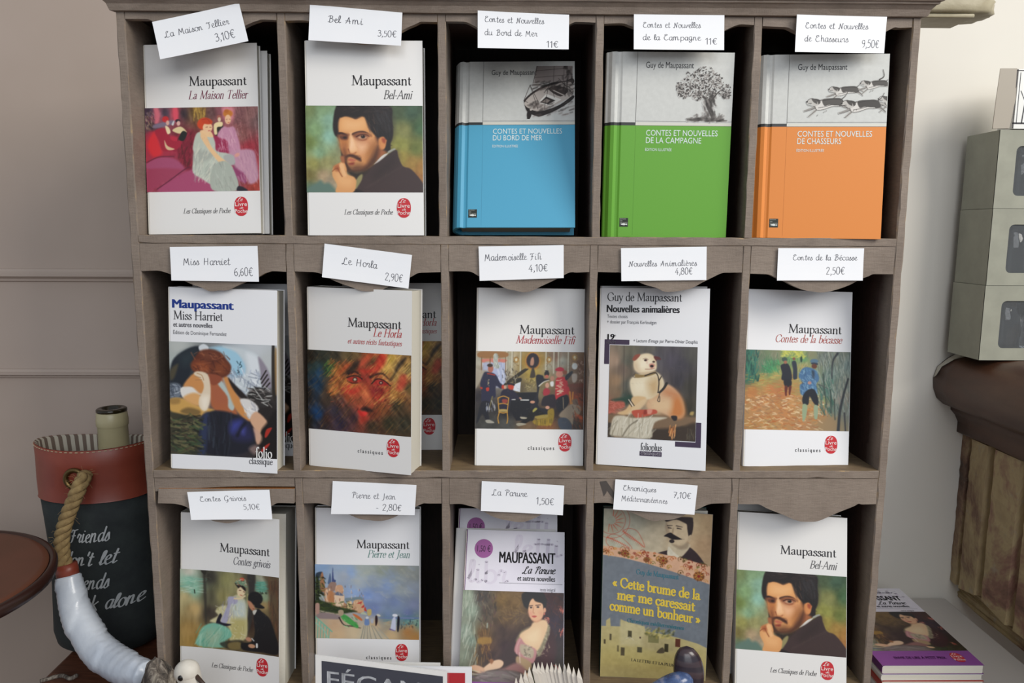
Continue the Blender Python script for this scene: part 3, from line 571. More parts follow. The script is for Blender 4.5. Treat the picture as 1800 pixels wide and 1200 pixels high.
def art_salon_men():        # generic drawing room with figures in uniform coats
    p = Cv([(8, 8), (1662, 12), (1665, 1185), (15, 1185)], 225, 160, seed=7)
    p.G('40,150,a8a494 200,60,a07c50 280,150,b48c68 300,350,a8b4cc 500,150,a8a894 620,120,b0a080 740,150,94742c 1000,150,987830 880,350,a48c3c 1130,200,a09c88 1330,150,a4a494 1230,100,7c5c48 1500,100,7c6040 1620,200,70503c 1500,350,6c5844 1600,600,5c3428 1560,700,8c3c20 60,450,7c6c54 60,700,2a2428 150,900,2a2624 500,900,16161c 800,850,14141c 700,600,5c5038 900,600,7c7050 1300,900,241c1c 1450,900,84705c 1600,1000,5c3c28 200,1120,3c3c38 500,1120,444440 800,1150,6c5438 1100,1140,7c4c28 1500,1130,302c28')
    p.N(.08, 8, 8)
    for x in (480, 560, 690, 1080, 1200, 1270, 1420): p.L('c8c4b0', 22, [(x, 10), (x, 330)], soft=8, a=.8); p.L('5c5440', 7, [(x+16, 10), (x+16, 330)], soft=6, a=.7)
    p.F('a8b0cc', '110,180 460,170 470,560 330,560 250,300 120,300', 16, .9, 1); p.D(40, 110, 460, 180, 520, 'c0c8e0 8c94b0 d8dce8', 110, 18, 85, 12, .5); p.F('c87868', '110,130 460,130 450,180 360,170 300,190 200,160 115,185', 8); p.F('94683c', '70,20 460,20 460,100 70,110', 10); [p.L('7c5c3c', 14, [(x, 100), (x, 330)]) for x in (95, 225, 465)]
    p.F('b0b4ac', '280,60 340,60 345,200 380,240 330,270 280,240', 10); p.D(30, 280, 380, 60, 260, 'e0e4dc 7c8478', 40, 7, 90, 40, .7)
    p.E('b07c34', 878, 150, 118, 138, 0, 8); p.E('7c5424', 878, 150, 104, 122, 0, 5); p.E('241c24', 878, 145, 94, 112, 0, 5); p.F('b08068', '850,120 885,95 900,170 880,220 840,210', 9)
    for x, y in ((625, 135), (1125, 130), (1520, 90)): p.E('a07838', x, y, 40, 46, 0, 8); p.E('d0c8a8', x, y, 20, 24, 0, 8); p.D(14, x-40, x+40, y-70, y+110, '8c6430 e0d4a8 5c4424', 30, 8, 60, 70, .7)
    p.F('2a2418', '450,500 720,290 790,270 800,290 600,440 480,520', 7); p.F('24221c', '560,440 700,410 700,470 590,490', 10); p.F('3c3428', '840,380 870,260 900,270 920,390 850,410', 9); p.D(60, 780, 980, 410, 600, 'c0b484 6c5c34 a89458 504828', 50, 9, 0, 80, .6); p.D(50, 420, 660, 280, 480, '241c18 8c7848 c8c0a8 3c3428', 40, 9, 70, 50, .7)
    p.F('d0d4dc', '600,510 700,470 690,625 580,600', 6, 1, 1); p.F('14141a', '560,640 950,625 980,760 900,1060 640,1060 540,900', 10, 1, 1); p.L('dcdcd8', 14, '565,740 620,740'); p.L('dcdcd8', 15, '705,745 825,745')
    # standing man in a dark blue greatcoat
    p.F('24243c', '80,500 130,340 230,330 320,370 380,480 430,530 400,580 320,540 320,700 260,720 220,800 110,800 100,600', 9); p.E('a86450', 235, 275, 42, 62, 0, 7); p.E('34241c', 225, 225, 44, 26, 0, 7); p.L('a83424', 18, '190,350 250,360 300,370', soft=6); p.F('b43424', '75,560 115,560 110,590', 7); p.F('b43424', '170,570 215,560 215,610 180,615', 6); p.D(10, 200, 215, 430, 540, 'c8b888', 12, 9, 0, 40, .9); p.L('6c6440', 22, '270,700 230,860', 14); p.F('181820', '110,780 230,780 200,900 230,1040 190,1080 120,960 60,1080 30,1100 60,950', 10); p.F('9c988c', '170,1060 230,1050 310,1095 200,1100', 6); p.F('b43424', '410,530 440,520 450,580 410,570', 6); p.E('c89c80', 462, 555, 20, 28, 0, 6)
    p.F('201c30', '400,640 480,580 590,600 680,700 700,740 560,740 520,900 400,880', 10); p.F('181420', '500,490 600,500 600,530 510,520', 5); p.F('b83c28', '510,520 590,530 580,590 520,580', 8); p.E('c08c70', 700, 720, 22, 12, 30, 6)
    # chair
    for q in ('355,720 370,880 380,930 360,1020 375,1100', '520,720 505,880 500,930 510,1030 500,1100', '360,720 400,700 440,690 480,700 520,720', '370,810 440,800 505,815', '370,930 440,945 505,930'): p.L('c08c34', 15, q, soft=5)
    p.F('a84030', '420,740 500,740 490,795 430,790', 8, .8); p.F('a89054', '385,890 490,890 500,925 375,925', 6); p.D(14, 180, 330, 780, 900, 'c8c8c8 8c94a4', 60, 14, 80, 15, .7)
    # seated officers, armchair
    p.F('1c1c24', '930,380 1030,370 1060,420 1140,430 1010,500 980,600 960,780 1000,860 1120,880 1100,980 880,900 860,820 950,620', 10); p.L('c8c4b4', 20, '980,530 1050,470 1130,440', 12, 6); p.F('241c24', '1050,700 1160,660 1230,680 1230,850 1100,830 1020,820', 9); p.F('a02c38', '1050,590 1100,560 1150,600 1130,660 1050,670', 8); p.E('c89880', 1105, 520, 30, 42, 0, 7); p.E('b08068', 1180, 415, 30, 38, 0, 7); p.F('dcdcd8', '1150,470 1200,460 1200,530 1160,530', 8); p.E('1a1a1c', 1095, 345, 38, 46, 0, 6); p.E('b46450', 1095, 385, 32, 26, 0, 6); p.L('1a1a1c', 10, '1070,295 1120,300')
    p.E('c08c70', 885, 775, 38, 22, 0, 6); p.E('c8947c', 1115, 855, 32, 26, 0, 6); p.F('14120f', '860,900 960,880 1100,980 940,1000 820,1080 700,1130 650,1110 780,1030', 9); p.F('9c9480', '640,1110 700,1090 800,1110 680,1140', 6); p.F('a8a08c', '700,1000 800,1010 790,1030 720,1030', 6)
    p.F('8c7424', '1120,900 1200,870 1220,960 1190,1100 1120,1130 940,1120 900,1050 1100,1010', 9); p.F('94803c', '930,990 1110,960 1110,1010 960,1030', 9); p.D(50, 920, 1190, 1050, 1120, 'b08c30 54481c', 60, 8, 88, 5, .7); p.F('9c9448', '890,900 930,860 960,880 900,930', 6)
    # the man in the red coat
    p.F('b82c34', '1240,420 1300,390 1380,400 1430,520 1460,660 1400,650 1380,660 1330,730 1240,730 1230,560', 8); p.E('c88470', 1290, 345, 55, 55, 0, 8); p.F('b02438', '1230,270 1290,240 1350,260 1350,300 1240,300', 6); p.D(34, 1240, 1340, 430, 650, 'e0c8a8 d8a890', 34, 14, 0, 25, .9); p.F('181820', '1250,730 1400,660 1440,740 1420,820 1330,920 1260,880', 8); p.L('c8b088', 8, '1350,700 1360,870'); p.F('20242c', '1380,380 1470,300 1490,330 1400,440', 8); p.E('8c4c34', 1370, 320, 34, 32, 0, 8); p.L('c07c30', 30, '1450,620 1470,800', 14); p.L('c07c30', 20, '1500,620 1490,790')
    p.F('8c7c68', '1290,980 1400,850 1520,790 1620,840 1600,960 1520,1000 1500,1120 1440,1040', 12); p.F('3c4450', '1280,1030 1400,1010 1480,1100 1490,1180 1320,1180', 10); p.F('6c5848', '1490,740 1560,720 1580,800 1510,800', 10); p.F('b4502c', '1560,960 1640,980 1650,1040 1590,1010', 12); p.D(40, 1500, 1650, 640, 1150, 'b05024 7c3c20 3c2420', 70, 14, 60, 50, .5)
    p.E('c8ccc8', 1520, 225, 44, 50, 0, 7); p.F('a89c90', '1480,350 1550,340 1560,420 1530,470 1490,460', 9); p.D(50, 1570, 1660, 150, 460, '7c5c4c c0a898 54382c', 40, 11, 70, 60, .6); p.F('6c3828', '1440,500 1660,490 1660,540 1440,540', 10, .9); p.F('b0a898', '0,290 60,290 130,320 100,420 30,560 0,560', 12, .7)
    p.D(260, 10, 1660, 10, 1180, 'b0a080 1c1a1c 7c5c3c', 34, 7, 60, 80, .2)
    return p
def art_dog():              # cream terrier with a harness on a bench
    p = Cv([(42, 8), (1115, 36), (1088, 1195), (20, 1130)], 190, 200, seed=8)
    p.G('100,200,9c8470 120,450,94785c 150,600,806850 190,300,6c5c50 250,200,5c5c50 300,60,6c6858 500,60,5c5850 650,150,504c50 800,200,504a54 900,250,403c44 1050,150,4c4a44 1000,500,3c3830 900,450,38343a 1050,800,383428 250,500,54544c 220,620,3c4840 50,780,9c5444 60,950,84603c 400,1000,b0a898 200,950,b4ac98 700,960,8c6848 1000,950,745c40 900,1080,342c24 650,1120,2c3034 1000,1150,302c24 300,1120,9c9484 600,700,c8a880')
    p.N(.10, 8, 40, 0); p.L('4c443c', 8, '215,20 208,600', soft=8); [p.L('48444a', 6, [(x, 40), (x-5, 480)], soft=8, a=.6) for x in (470, 700, 830, 1000)]
    p.F('3c342c', '20,870 100,880 90,1130 20,1120', 16); p.F('a85848', '30,720 120,700 180,670 230,730 200,780 120,790 30,850', 10); p.D(30, 40, 220, 680, 830, 'c87060 84402c d08070', 60, 10, 20, 50, .5); p.F('2c4438', '60,680 200,650 300,620 300,680 240,740 220,700', 16)
    p.F('786048', '0,850 1090,900 1090,960 880,1010 600,1040 20,950', 12); p.F('3a2e24', '560,1050 900,1020 1090,970 1090,1190 560,1170', 20)
    # body
    p.F('c8a07c', '640,560 740,490 850,560 930,680 960,840 900,910 780,890 640,820 520,800 500,700', 14); p.F('c07840', '840,640 920,680 955,830 900,900 800,880 780,780', 36); p.F('b87448', '700,560 830,570 880,640 760,640', 44, .8); p.F('d4b48c', '560,680 760,680 780,800 640,830 540,780', 40)
    p.F('d8c8a8', '300,420 420,360 600,340 690,420 700,520 640,600 560,660 480,680 400,690 330,640 290,520', 12); p.F('e4d8bc', '330,440 460,420 520,520 440,600 350,600 310,520', 50); p.F('b89464', '500,480 620,420 640,560 560,620', 44, .7)
    p.F('cfae80', '330,640 480,650 440,740 330,820 240,860 150,850 150,830 230,800 290,720', 11); p.F('d4b890', '420,690 500,680 420,790 300,850 260,840', 12, .9)
    p.F('dcc8a4', '340,180 440,120 540,120 600,180 612,290 570,330 480,360 390,350 335,290', 11); p.F('ece0c4', '400,180 500,150 540,240 480,320 380,300', 44); p.F('e4d4b8', '500,290 590,280 580,325 510,330', 16)
    p.F('8c4c3c', '315,180 350,130 410,120 400,150 350,200 320,195', 7); p.F('5c2c2c', '575,150 640,155 665,190 620,190 605,205', 7); p.E('2a1814', 478, 195, 20, 13, 0, 6); p.L('8c6c58', 6, '445,180 480,172 510,188', soft=6); p.E('2a1814', 575, 215, 17, 12, 0, 6); p.F('e8dcc4', '500,210 560,220 560,250 520,260', 20, .7); p.F('c4a888', '340,230 380,250 400,340 345,300', 30, .6); p.F('b89c7c', '400,350 500,340 590,320 590,340 480,372', 14, .6); p.F('c08070', '520,250 560,235 590,260 550,300', 12); p.E('1c1414', 553, 268, 22, 15, 0, 6); p.L('a07460', 8, '475,305 540,305 585,295', soft=8); p.L('c89080', 12, '490,200 495,230', soft=14, a=.5)
    p.F('8c7448', '350,360 400,370 480,370 590,335 600,360 500,395 400,410 350,405', 6); p.L('241c18', 12, '470,385 600,350 640,450 630,590', soft=5); p.L('241c18', 11, '640,450 670,395', soft=5); p.L('2c2824', 32, '735,480 700,540 650,590', 24, 6); p.L('2a2420', 8, '625,590 650,600 640,640 625,690 650,700 650,640', soft=4); p.L('4c4034', 6, '350,360 320,390 350,410', soft=4)
    [p.L('2c2824', 10, q, soft=5) for q in ('260,680 310,760', '285,670 340,750')]; p.L('e4dccc', 9, '272,675 325,755', soft=4)
    p.F('b4503c', '310,820 380,800 500,800 600,800 620,840 560,860 400,900 340,880', 8); p.F('d08c78', '500,800 560,800 545,850 500,850', 10); p.F('8c3428', '460,810 490,805 495,850 455,855', 10); p.F('2c2424', '790,880 860,880 860,930 820,935', 6); p.F('a89058', '1030,830 1070,830 1060,870 1020,865', 10)
    p.F('c4bca8', '90,890 200,870 330,900 560,890 740,900 600,950 560,1050 530,1150 200,1120 60,1110 50,1050', 12); p.D(50, 70, 560, 900, 1120, 'e0dccc 8c8470 a8a08c', 160, 12, 110, 30, .5); p.L('6c6454', 12, '380,930 280,1000 200,1120', soft=10)
    p.D(22, 770, 850, 1030, 1130, 'c08048 8c4c28 d8a068', 90, 9, 100, 8, .9); p.D(18, 980, 1080, 1060, 1180, '6c6450 4c483c', 90, 6, 85, 20, .6)
    p.D(160, 40, 1090, 30, 1150, 'c8a880 3c342c 8c7458', 34, 6, 60, 70, .08)
    return p
def art_wood():             # generic walkers on a leafy woodland path
    p = Cv([(78, 5), (1592, 18), (1580, 1175), (10, 1158)], 225, 172, seed=9)
    p.G('100,60,285040 110,250,184c44 100,400,2c6050 200,100,6c6c58 300,200,707864 500,80,7c7c64 450,200,407850 400,270,388058 700,40,a8b058 850,40,a0a850 700,130,608c58 900,130,548c60 1000,60,7c7c60 1200,100,687068 1400,100,74786c 1550,200,70807c 1300,350,587068 1500,500,808478 1450,700,847c74 1250,600,506c64 1550,900,6c7068 1350,850,607064 900,220,a8945c 500,330,a09858 300,450,a09454 700,450,a48c50 150,600,b07440 400,580,b87444 600,580,b06840 300,750,b48458 700,750,b88854 200,950,b08050 600,950,b47c4c 1000,850,a88858 1200,900,a4784c 900,1080,a87c54 400,1100,b08c58 1300,1050,907858 1150,700,889058 100,1100,a47c48', 3)
    p.D(420, 20, 1200, 640, 1160, 'd8c0a0 a86030 c88850 98603c e0c8a0 b8783c 8c7050', 60, 15, 10, 35, .6); p.D(220, 60, 1000, 330, 640, 'b4a050 a46c38 c0a868 8c8c4c c07848', 70, 12, 0, 25, .45)
    p.D(200, 150, 1000, 10, 330, '8c907c 5c6c54 a0a480 487850 6c745c', 80, 9, 95, 35, .5); p.D(120, 80, 250, 10, 430, '14403c 28685c 3c7c60', 90, 14, 100, 25, .6); p.D(90, 300, 560, 160, 320, '2c7850 4c9c64 387048', 60, 10, 60, 50, .5); p.D(60, 600, 940, 10, 110, 'd0cc60 b0b04c', 50, 12, 30, 60, .6)
    p.D(330, 1120, 1590, 20, 900, '94a098 4c5c58 a4a89c 5c6c68 7c8c84 485050', 130, 11, 85, 22, .55); p.D(50, 1150, 1350, 400, 900, '284c44 3c6c5c', 110, 12, 70, 15, .6)
    p.L('34383c', 34, '1400,40 1330,160 1320,400', 12, 8); p.L('303438', 26, '1560,400 1490,650 1440,900 1420,1170', 44, 8); p.L('38383c', 22, '1510,900 1530,1170', 20, 8); [p.L('303c38', 20, q, 16, 8, .8) for q in ('1190,340 1210,560 1240,780', '1300,560 1310,900', '1360,700 1370,1000')]
    # three walkers
    p.F('20222c', '570,230 620,195 680,200 720,290 730,420 650,440 580,420 590,330', 8); p.E('3c5048', 628, 135, 40, 32, 0, 7); p.E('94644c', 640, 175, 26, 24, 0, 6); p.F('1c1c24', '615,430 720,430 715,520 630,520', 7); p.F('5c2820', '625,520 670,520 655,620 655,650 630,650', 7); p.F('5c2820', '685,520 725,520 710,610 705,640 685,640', 7)
    p.F('28303c', '735,170 790,160 810,260 810,380 800,410 750,410 750,280', 8); p.E('7c4c3c', 765, 125, 22, 20, 0, 6); p.E('203830', 872, 130, 14, 44, 0, 7)
    p.F('44688c', '830,380 880,270 960,240 1080,280 1130,380 1120,440 1090,480 1110,620 1050,600 980,560 940,650 860,630 850,500 900,460', 10); p.D(60, 850, 1110, 270, 630, '7ca0b8 2c4868 5c90ac 90b0c0', 60, 12, 60, 40, .55); p.E('506c80', 1060, 155, 60, 34, 0, 7); p.E('283040', 1065, 190, 55, 16, 5, 7); p.E('5c3428', 1060, 225, 40, 34, 0, 7); p.F('1c2028', '960,570 1060,560 1120,700 1110,800 1050,760 990,660 970,780 890,770 890,660', 8); p.F('8c9c7c', '885,790 955,800 930,980 885,1020', 8); p.F('8c9c80', '1055,800 1115,810 1105,980 1060,980', 8); p.E('a88078', 990, 465, 28, 24, 0, 6); p.L('4c4c4c', 12, '1110,480 1190,510 1260,545', 8); p.F('202834', '1020,290 1060,300 1060,400 1030,380', 14, .7)
    return p
def art_cabin():            # woman in pale dress seated in a beach cabin, boy beside her
    p = Cv([(45, 32), (1258, 165), (1222, 1165), (18, 995)], 200, 160, seed=10)
    p.G('150,80,c8c4b4 150,180,7cb49c 200,300,84b098 100,400,b8a878 200,550,b09460 150,800,a08048 200,950,9c7c40 400,150,3c3830 380,400,54503c 380,600,3c342c 600,200,8c8858 550,400,8c8454 750,250,948c60 900,200,3c2c24 880,700,3c2820 1030,180,b0ac94 1030,260,5c9880 1060,420,8ca080 1060,520,a48858 1130,600,6c5c3c 1180,300,5c3828 1230,800,54382c 1150,800,403020')
    p.N(.10, 8, 26, 0); p.D(60, 60, 320, 150, 350, '9cc8b0 6ca08c c0d4c0', 90, 9, 5, 10, .5); p.D(50, 960, 1100, 220, 350, '3c8c78 74b0a0', 60, 8, 5, 10, .5); p.L('2c3428', 14, '205,305 210,345'); p.D(8, 1010, 1100, 350, 375, '2c3428', 24, 10, 80, 40, .9)
    p.L('343028', 30, '330,90 335,740', 18, 14); p.F('2c2820', '290,50 360,60 340,120 300,90', 8); p.F('34302c', '860,130 950,120 950,250 900,700 830,900 840,700 870,300', 12); p.L('a09c68', 18, '855,380 830,700 820,880', 14, 10); p.F('54402c', '1060,140 1250,170 1220,900 1130,700 1120,300', 20, .8); p.D(30, 1120, 1240, 200, 800, '7c4c34 3c2820', 120, 9, 88, 8, .5)
    p.F('c8c094', '380,710 480,640 450,580 520,520 620,510 640,440 720,380 800,420 830,560 830,900 720,970 620,960 600,780', 12); p.F('c0c8c0', '640,460 820,470 810,680 680,660', 30); p.F('b4a868', '650,700 820,700 800,900 680,960 620,900', 30, .8); p.D(60, 460, 820, 500, 940, 'dcd8b0 948c54 e4e0c8', 50, 9, 60, 60, .5)
    p.F('a8a4b8', '610,410 700,410 730,460 700,500 650,500 620,620 580,740 510,720 560,600 600,500', 10); p.D(20, 540, 700, 420, 720, 'c8c4d4 8480a0', 90, 8, 105, 15, .5)
    p.F('1c1824', '500,620 530,640 510,720 640,755 560,775 455,745', 8); p.F('78b49c', '240,870 300,770 430,730 600,800 640,900 560,960 540,1040 220,1000', 12); p.F('a0b498', '300,860 480,820 500,960 340,1020', 50, .8); p.D(40, 240, 600, 780, 1020, '5ca088 a8ccb4 90b090', 140, 14, 110, 35, .45); p.F('2c2820', '500,980 740,950 780,1010 720,1080 560,1050', 12, .8); p.F('786840', '600,990 740,980 740,1070 610,1060', 12)
    p.E('e4cca4', 775, 340, 52, 68, 12, 8); p.F('241c18', '700,230 780,250 830,300 825,340 770,285 740,300', 8); p.F('748c70', '700,230 760,190 830,210 850,290 780,260', 8); p.E('c04c34', 790, 190, 30, 22, 0, 7); p.D(20, 720, 850, 190, 270, 'c8c4a8 34503c b06c4c', 20, 9, 30, 60, .8); p.L('5c3024', 8, '750,325 772,330'); p.L('5c3024', 8, '800,345 818,350'); p.L('a84c3c', 8, '760,385 785,392'); p.L('e0c8a0', 22, '690,430 760,430 820,400', 18, 6)
    p.F('1c1a1c', '930,600 980,560 1030,600 1130,700 1190,900 1220,1000 1200,1140 1010,1110 780,1080 760,990 880,980 930,860 920,700', 10); p.E('1a1718', 950, 430, 95, 85, 20, 9); p.F('1a1718', '960,480 1060,540 1030,560 940,540', 8); p.F('b88060', '850,460 900,480 940,560 910,585 870,540', 9); p.F('c8c4b8', '910,590 965,575 930,640', 6); p.E('b88468', 850, 945, 38, 26, 20, 8); p.E('c09070', 885, 1030, 45, 26, 10, 8); p.F('dcdcd8', '940,1000 960,1000 960,1050 940,1050', 5); p.L('d0d0d0', 12, '890,935 915,965'); p.L('6c3c30', 8, '915,560 930,565')
    p.D(140, 30, 1220, 80, 1100, 'c8b888 3c3028 94a080', 40, 6, 60, 70, .13)
    return p
def art_beach():            # generic seaside promenade with villas
    p = Cv([(15, 25), (1570, 65), (1565, 1175), (10, 1135)], 215, 160, seed=11)
    p.G('100,60,88a4c8 400,60,94a8c0 450,200,a4acb8 550,150,8ca4c8 700,80,a4aca8 800,150,a0a8a0 650,300,a8b0b4 850,250,94a0b0 1000,120,90988c 1300,100,90948c 1500,200,8c908c 1200,250,8c98a0 1100,350,7c90b4 1300,420,90989c 1500,400,88909c 600,430,88a0c8 800,500,7890c0 950,550,8090b4 1200,600,7484a8 1500,650,7c84a0 1400,780,6c74a0 900,700,7484b0 1100,800,6c7ca0 1100,850,4c7c94 1400,850,446c84 1400,900,608c80 1540,930,6c9484 1100,900,b89c78 900,950,c8ac88 1450,990,b4885c 1400,1050,b07c48 1500,1130,b08048 300,950,c4a484 350,1080,c8ac88 600,1050,c8b494 1150,1100,c4a880 60,900,b4a890', 3)
    p.N(.05, 20, 14); p.D(60, 500, 1500, 100, 600, 'a8acac 9ca4a0 8c9cc0 b4b4a8', 120, 40, 20, 40, .18)
    p.F('6c7ca0', '1030,830 1565,835 1565,860 1040,850', 6); p.D(50, 1050, 1560, 850, 950, '7ca8a0 3c6c84 a0c0b0', 70, 7, 2, 6, .5)
    # villas
    p.F('b08464', '150,400 260,400 300,560 440,480 450,600 560,640 640,560 720,560 730,760 560,740 300,680 170,600', 8); p.F('303c4c', '30,160 120,140 110,220 40,230', 9); p.F('a07050', '90,240 125,140 155,300 160,430 90,420', 7); p.F('44507c', '265,250 280,70 295,240 325,270 300,330 270,310', 5); p.F('506484', '215,250 240,160 255,250 250,330 205,320', 6); p.F('94786c', '240,300 330,310 300,430 200,400', 9)
    p.F('dcb898', '170,420 240,400 210,560 180,590', 8); p.F('b4784c', '210,430 310,460 300,590 200,560', 12, .8); p.F('dcc0a4', '310,470 440,480 440,620 400,660 310,640', 7); p.F('c89c7c', '330,350 420,350 430,460 320,450', 8); p.F('646c80', '310,470 360,440 440,500 320,490', 7); p.F('74848c', '460,540 560,530 700,520 720,570 580,580 480,590', 8); p.F('dcc094', '490,600 560,590 560,720 500,700', 8); p.F('c8a07c', '590,580 720,580 740,750 600,720', 8); p.F('b8a468', '790,720 850,710 850,790 800,800', 7)
    p.D(70, 180, 740, 360, 740, 'e8ccb0 8c5c44 d8b494 9c6c50 5c5458', 34, 9, 88, 15, .7); p.F('1c2418', '20,220 70,240 90,400 150,480 100,560 20,600', 16); p.D(50, 15, 160, 220, 560, '28341c 4c5c28 14180f 5c6c34', 46, 14, 40, 60, .7); p.D(10, 60, 170, 470, 560, 'c0c8d4', 50, 12, 60, 40, .8)
    p.F('2c3820', '20,560 200,600 330,660 520,700 640,740 560,750 380,770 100,720 20,680', 14); p.D(80, 40, 560, 590, 760, '3c4c24 1c2418 54682c 2c3c28', 50, 13, 20, 50, .6)
    p.F('8c7c7c', '80,750 360,790 380,850 240,850 30,830', 10); p.F('b08c80', '15,620 75,620 70,760 20,760', 8); p.L('2c2024', 20, '370,830 440,940 560,960 690,990', 10, 8); p.F('4c9c50', '390,780 470,790 560,860 650,940 650,990 590,970 430,870', 8); p.D(20, 430, 640, 800, 970, 'a8d8a0 2c7c40', 50, 8, 40, 15, .7); p.F('c06c3c', '570,770 650,800 715,860 700,880 620,830', 7); p.F('a8947c', '360,720 430,720 430,790 370,800', 6); p.F('b0b8a0', '700,760 740,750 790,790 700,780', 6)
    for q in ('640,620 710,590 700,620', '700,680 745,640 740,680', '745,720 760,670 785,740'): p.F('b83c34', q, 6)
    for a, b in ((700, 670), (740, 715), (775, 790), (810, 900), (845, 1000), (880, 1090)): p.L('94948c', 8, [(a+50, 960), (b+20, 1165)], 14, 5, .9)
    p.F('c8c0a8', '740,950 830,950 1100,1165 650,1165', 30, .5); [p.L('7c7c74', 7, [(a, 950), (b, 1165)], 11, 5, .8) for a, b in ((740, 690), (765, 730), (790, 790), (815, 850), (850, 930), (870, 1010))]
    p.F('6c84b0', '760,850 810,850 820,940 750,940', 8); p.E('c8ccd0', 790, 835, 24, 20, 0, 6); p.F('a8acb8', '840,860 880,850 880,915 850,915', 8); p.F('2c1c20', '910,820 940,810 945,900 915,960', 7); p.E('c8c4b8', 960, 800, 32, 16, 20, 6); p.E('d8d8e0', 1205, 803, 40, 22, 5, 6); p.F('c0c4d8', '1170,850 1210,830 1220,960 1210,1030 1140,1020 1150,930', 8); p.F('1c1c28', '1245,825 1275,840 1270,960 1255,1050 1235,1020', 7); p.D(24, 1290, 1560, 880, 1010, '2c3444 8c5c3c 1c2430', 26, 10, 85, 20, .7); p.L('6c5880', 20, '1130,1010 1200,1035', 10, 10)
    for x in range(0, 250, 42): p.L('74b09c', 15, [(x+10, 840+x*.75), (x, 1140)], soft=5)
    p.L('74b49c', 18, '10,810 130,920 260,1040', soft=5); p.L('8cc4b0', 14, '10,900 130,1010 200,1130', soft=5)
    p.D(140, 20, 1560, 60, 1150, 'e0d8c0 8c9cb0 c8b08c', 34, 7, 30, 60, .2)
    return p
def art_lady():             # lady in pink bodice and lace shawl
    p = Cv([(80, 8), (1420, 50), (1392, 1140), (20, 1085)], 215, 172, seed=12)
    p.G('130,100,94a08c 200,250,8c9a88 120,500,8c9888 100,800,848c78 200,600,748474 60,950,7c8470 320,100,443c38 400,250,4c4034 330,550,6c4c24 380,700,54341c 300,830,44301c 450,800,3c2420 600,150,74582c 750,200,70542c 650,350,5c4428 800,300,54402c 600,500,3c2820 650,700,341c20 750,600,38241c 1200,150,38181c 1350,150,40201c 1300,400,2c1c2c 1350,550,2c1c24 1350,800,281c18 1250,650,241418 1300,1000,302818 1100,1050,303420 500,900,30201c', 3)
    p.N(.12, 8, 14, 30); p.D(80, 60, 260, 20, 900, 'b0b8a8 5c6c5c a0a894 c4c8b8', 130, 12, 100, 20, .45); p.D(60, 270, 530, 30, 480, '2c2420 6c5038 5c3c3c 84745c', 60, 12, 80, 40, .5); p.D(40, 230, 460, 480, 880, '8c6430 5c3c1c a87c38 34200f', 80, 12, 85, 25, .6); p.F('a07830', '290,580 440,580 440,650 280,650', 12, .8); p.L('a8b4a8', 12, '400,410 395,460', soft=8)
    p.D(70, 560, 900, 60, 420, '8c6c3c 5c4420 7c6030', 90, 14, 20, 70, .35); p.D(50, 1150, 1400, 60, 600, '54241c 1c1420 6c3830 24202c', 70, 12, 70, 60, .45)
    for x, y in ((1300, 950), (1380, 530), (1190, 370), (1395, 260)): p.D(9, x-30, x+30, y-40, y+40, 'c06050 d08870 8c3830', 40, 12, 60, 60, .8)
    p.F('34201f', '540,840 640,720 760,560 850,500 980,440 860,620 780,860 640,930', 20); p.F('34181c', '1000,860 1060,760 1180,440 1300,600 1290,840 1150,1020 1000,1010', 18); p.F('441c20', '1100,700 1250,640 1240,850 1100,900', 50, .7)
    p.F('847c5c', '800,560 850,500 960,450 860,540 800,640 770,620', 14, .8); p.F('8c8468', '1170,430 1230,490 1150,700 1090,800 1050,790 1040,700', 12, .9); p.D(70, 1040, 1220, 440, 810, 'b0a888 5c543c c0b898', 30, 8, 60, 80, .6)
    p.F('dcb890', '1010,400 1150,370 1200,440 1130,620 1050,740 940,700 840,620 830,540 960,460', 12); p.F('e4c8a0', '940,520 1080,480 1080,620 980,660 880,590', 40)
    p.F('b88080', '750,720 820,580 900,660 1040,730 1010,870 930,880 800,790', 10); p.F('b0a088', '840,660 1000,720 980,830 840,770', 12); p.D(22, 850, 980, 680, 820, '5c5444 c8c0a8', 40, 7, 20, 60, .7); p.F('a88c68', '790,800 960,870 960,960 880,960 780,890', 12); p.L('d8b8b0', 10, '820,760 825,880', soft=7); p.L('c89898', 12, '830,600 790,680 780,770', soft=8); p.F('8c605c', '900,960 780,880 620,940 560,960 760,980 880,1010', 16)
    p.F('1c1818', '860,60 1000,20 1140,40 1190,160 1150,240 1130,170 1060,140 1000,110 950,170 930,230 880,200', 10); p.E('dcaa84', 1045, 255, 105, 145, 0, 10); p.F('dcae88', '945,180 1000,115 1060,150 1130,180 1145,280 1060,320 960,280', 12)
    p.F('1c1818', '900,120 1000,60 1150,90 1180,250 1145,260 1130,180 1040,150 1000,110 960,160 935,240 905,200', 9); p.F('d8907c', '950,270 990,280 990,330 960,320', 22, .7); p.F('d09074', '1080,280 1130,270 1120,330', 22, .6); p.L('3c2824', 9, '955,205 1000,200', soft=5); p.L('3c2824', 9, '1040,198 1105,192', soft=5); p.E('34282c', 978, 224, 17, 9, 0, 5); p.E('34282c', 1070, 218, 19, 10, 0, 5); p.L('b4785c', 8, '1012,220 1005,280 1022,292', soft=7); p.F('b44c44', '985,328 1020,320 1055,328 1020,345', 6); p.L('b88060', 12, '1000,385 1050,395 1110,370', soft=14, a=.6); p.E('c8705c', 1155, 300, 9, 14); p.E('d49c7c', 1160, 255, 18, 30, 0, 7)
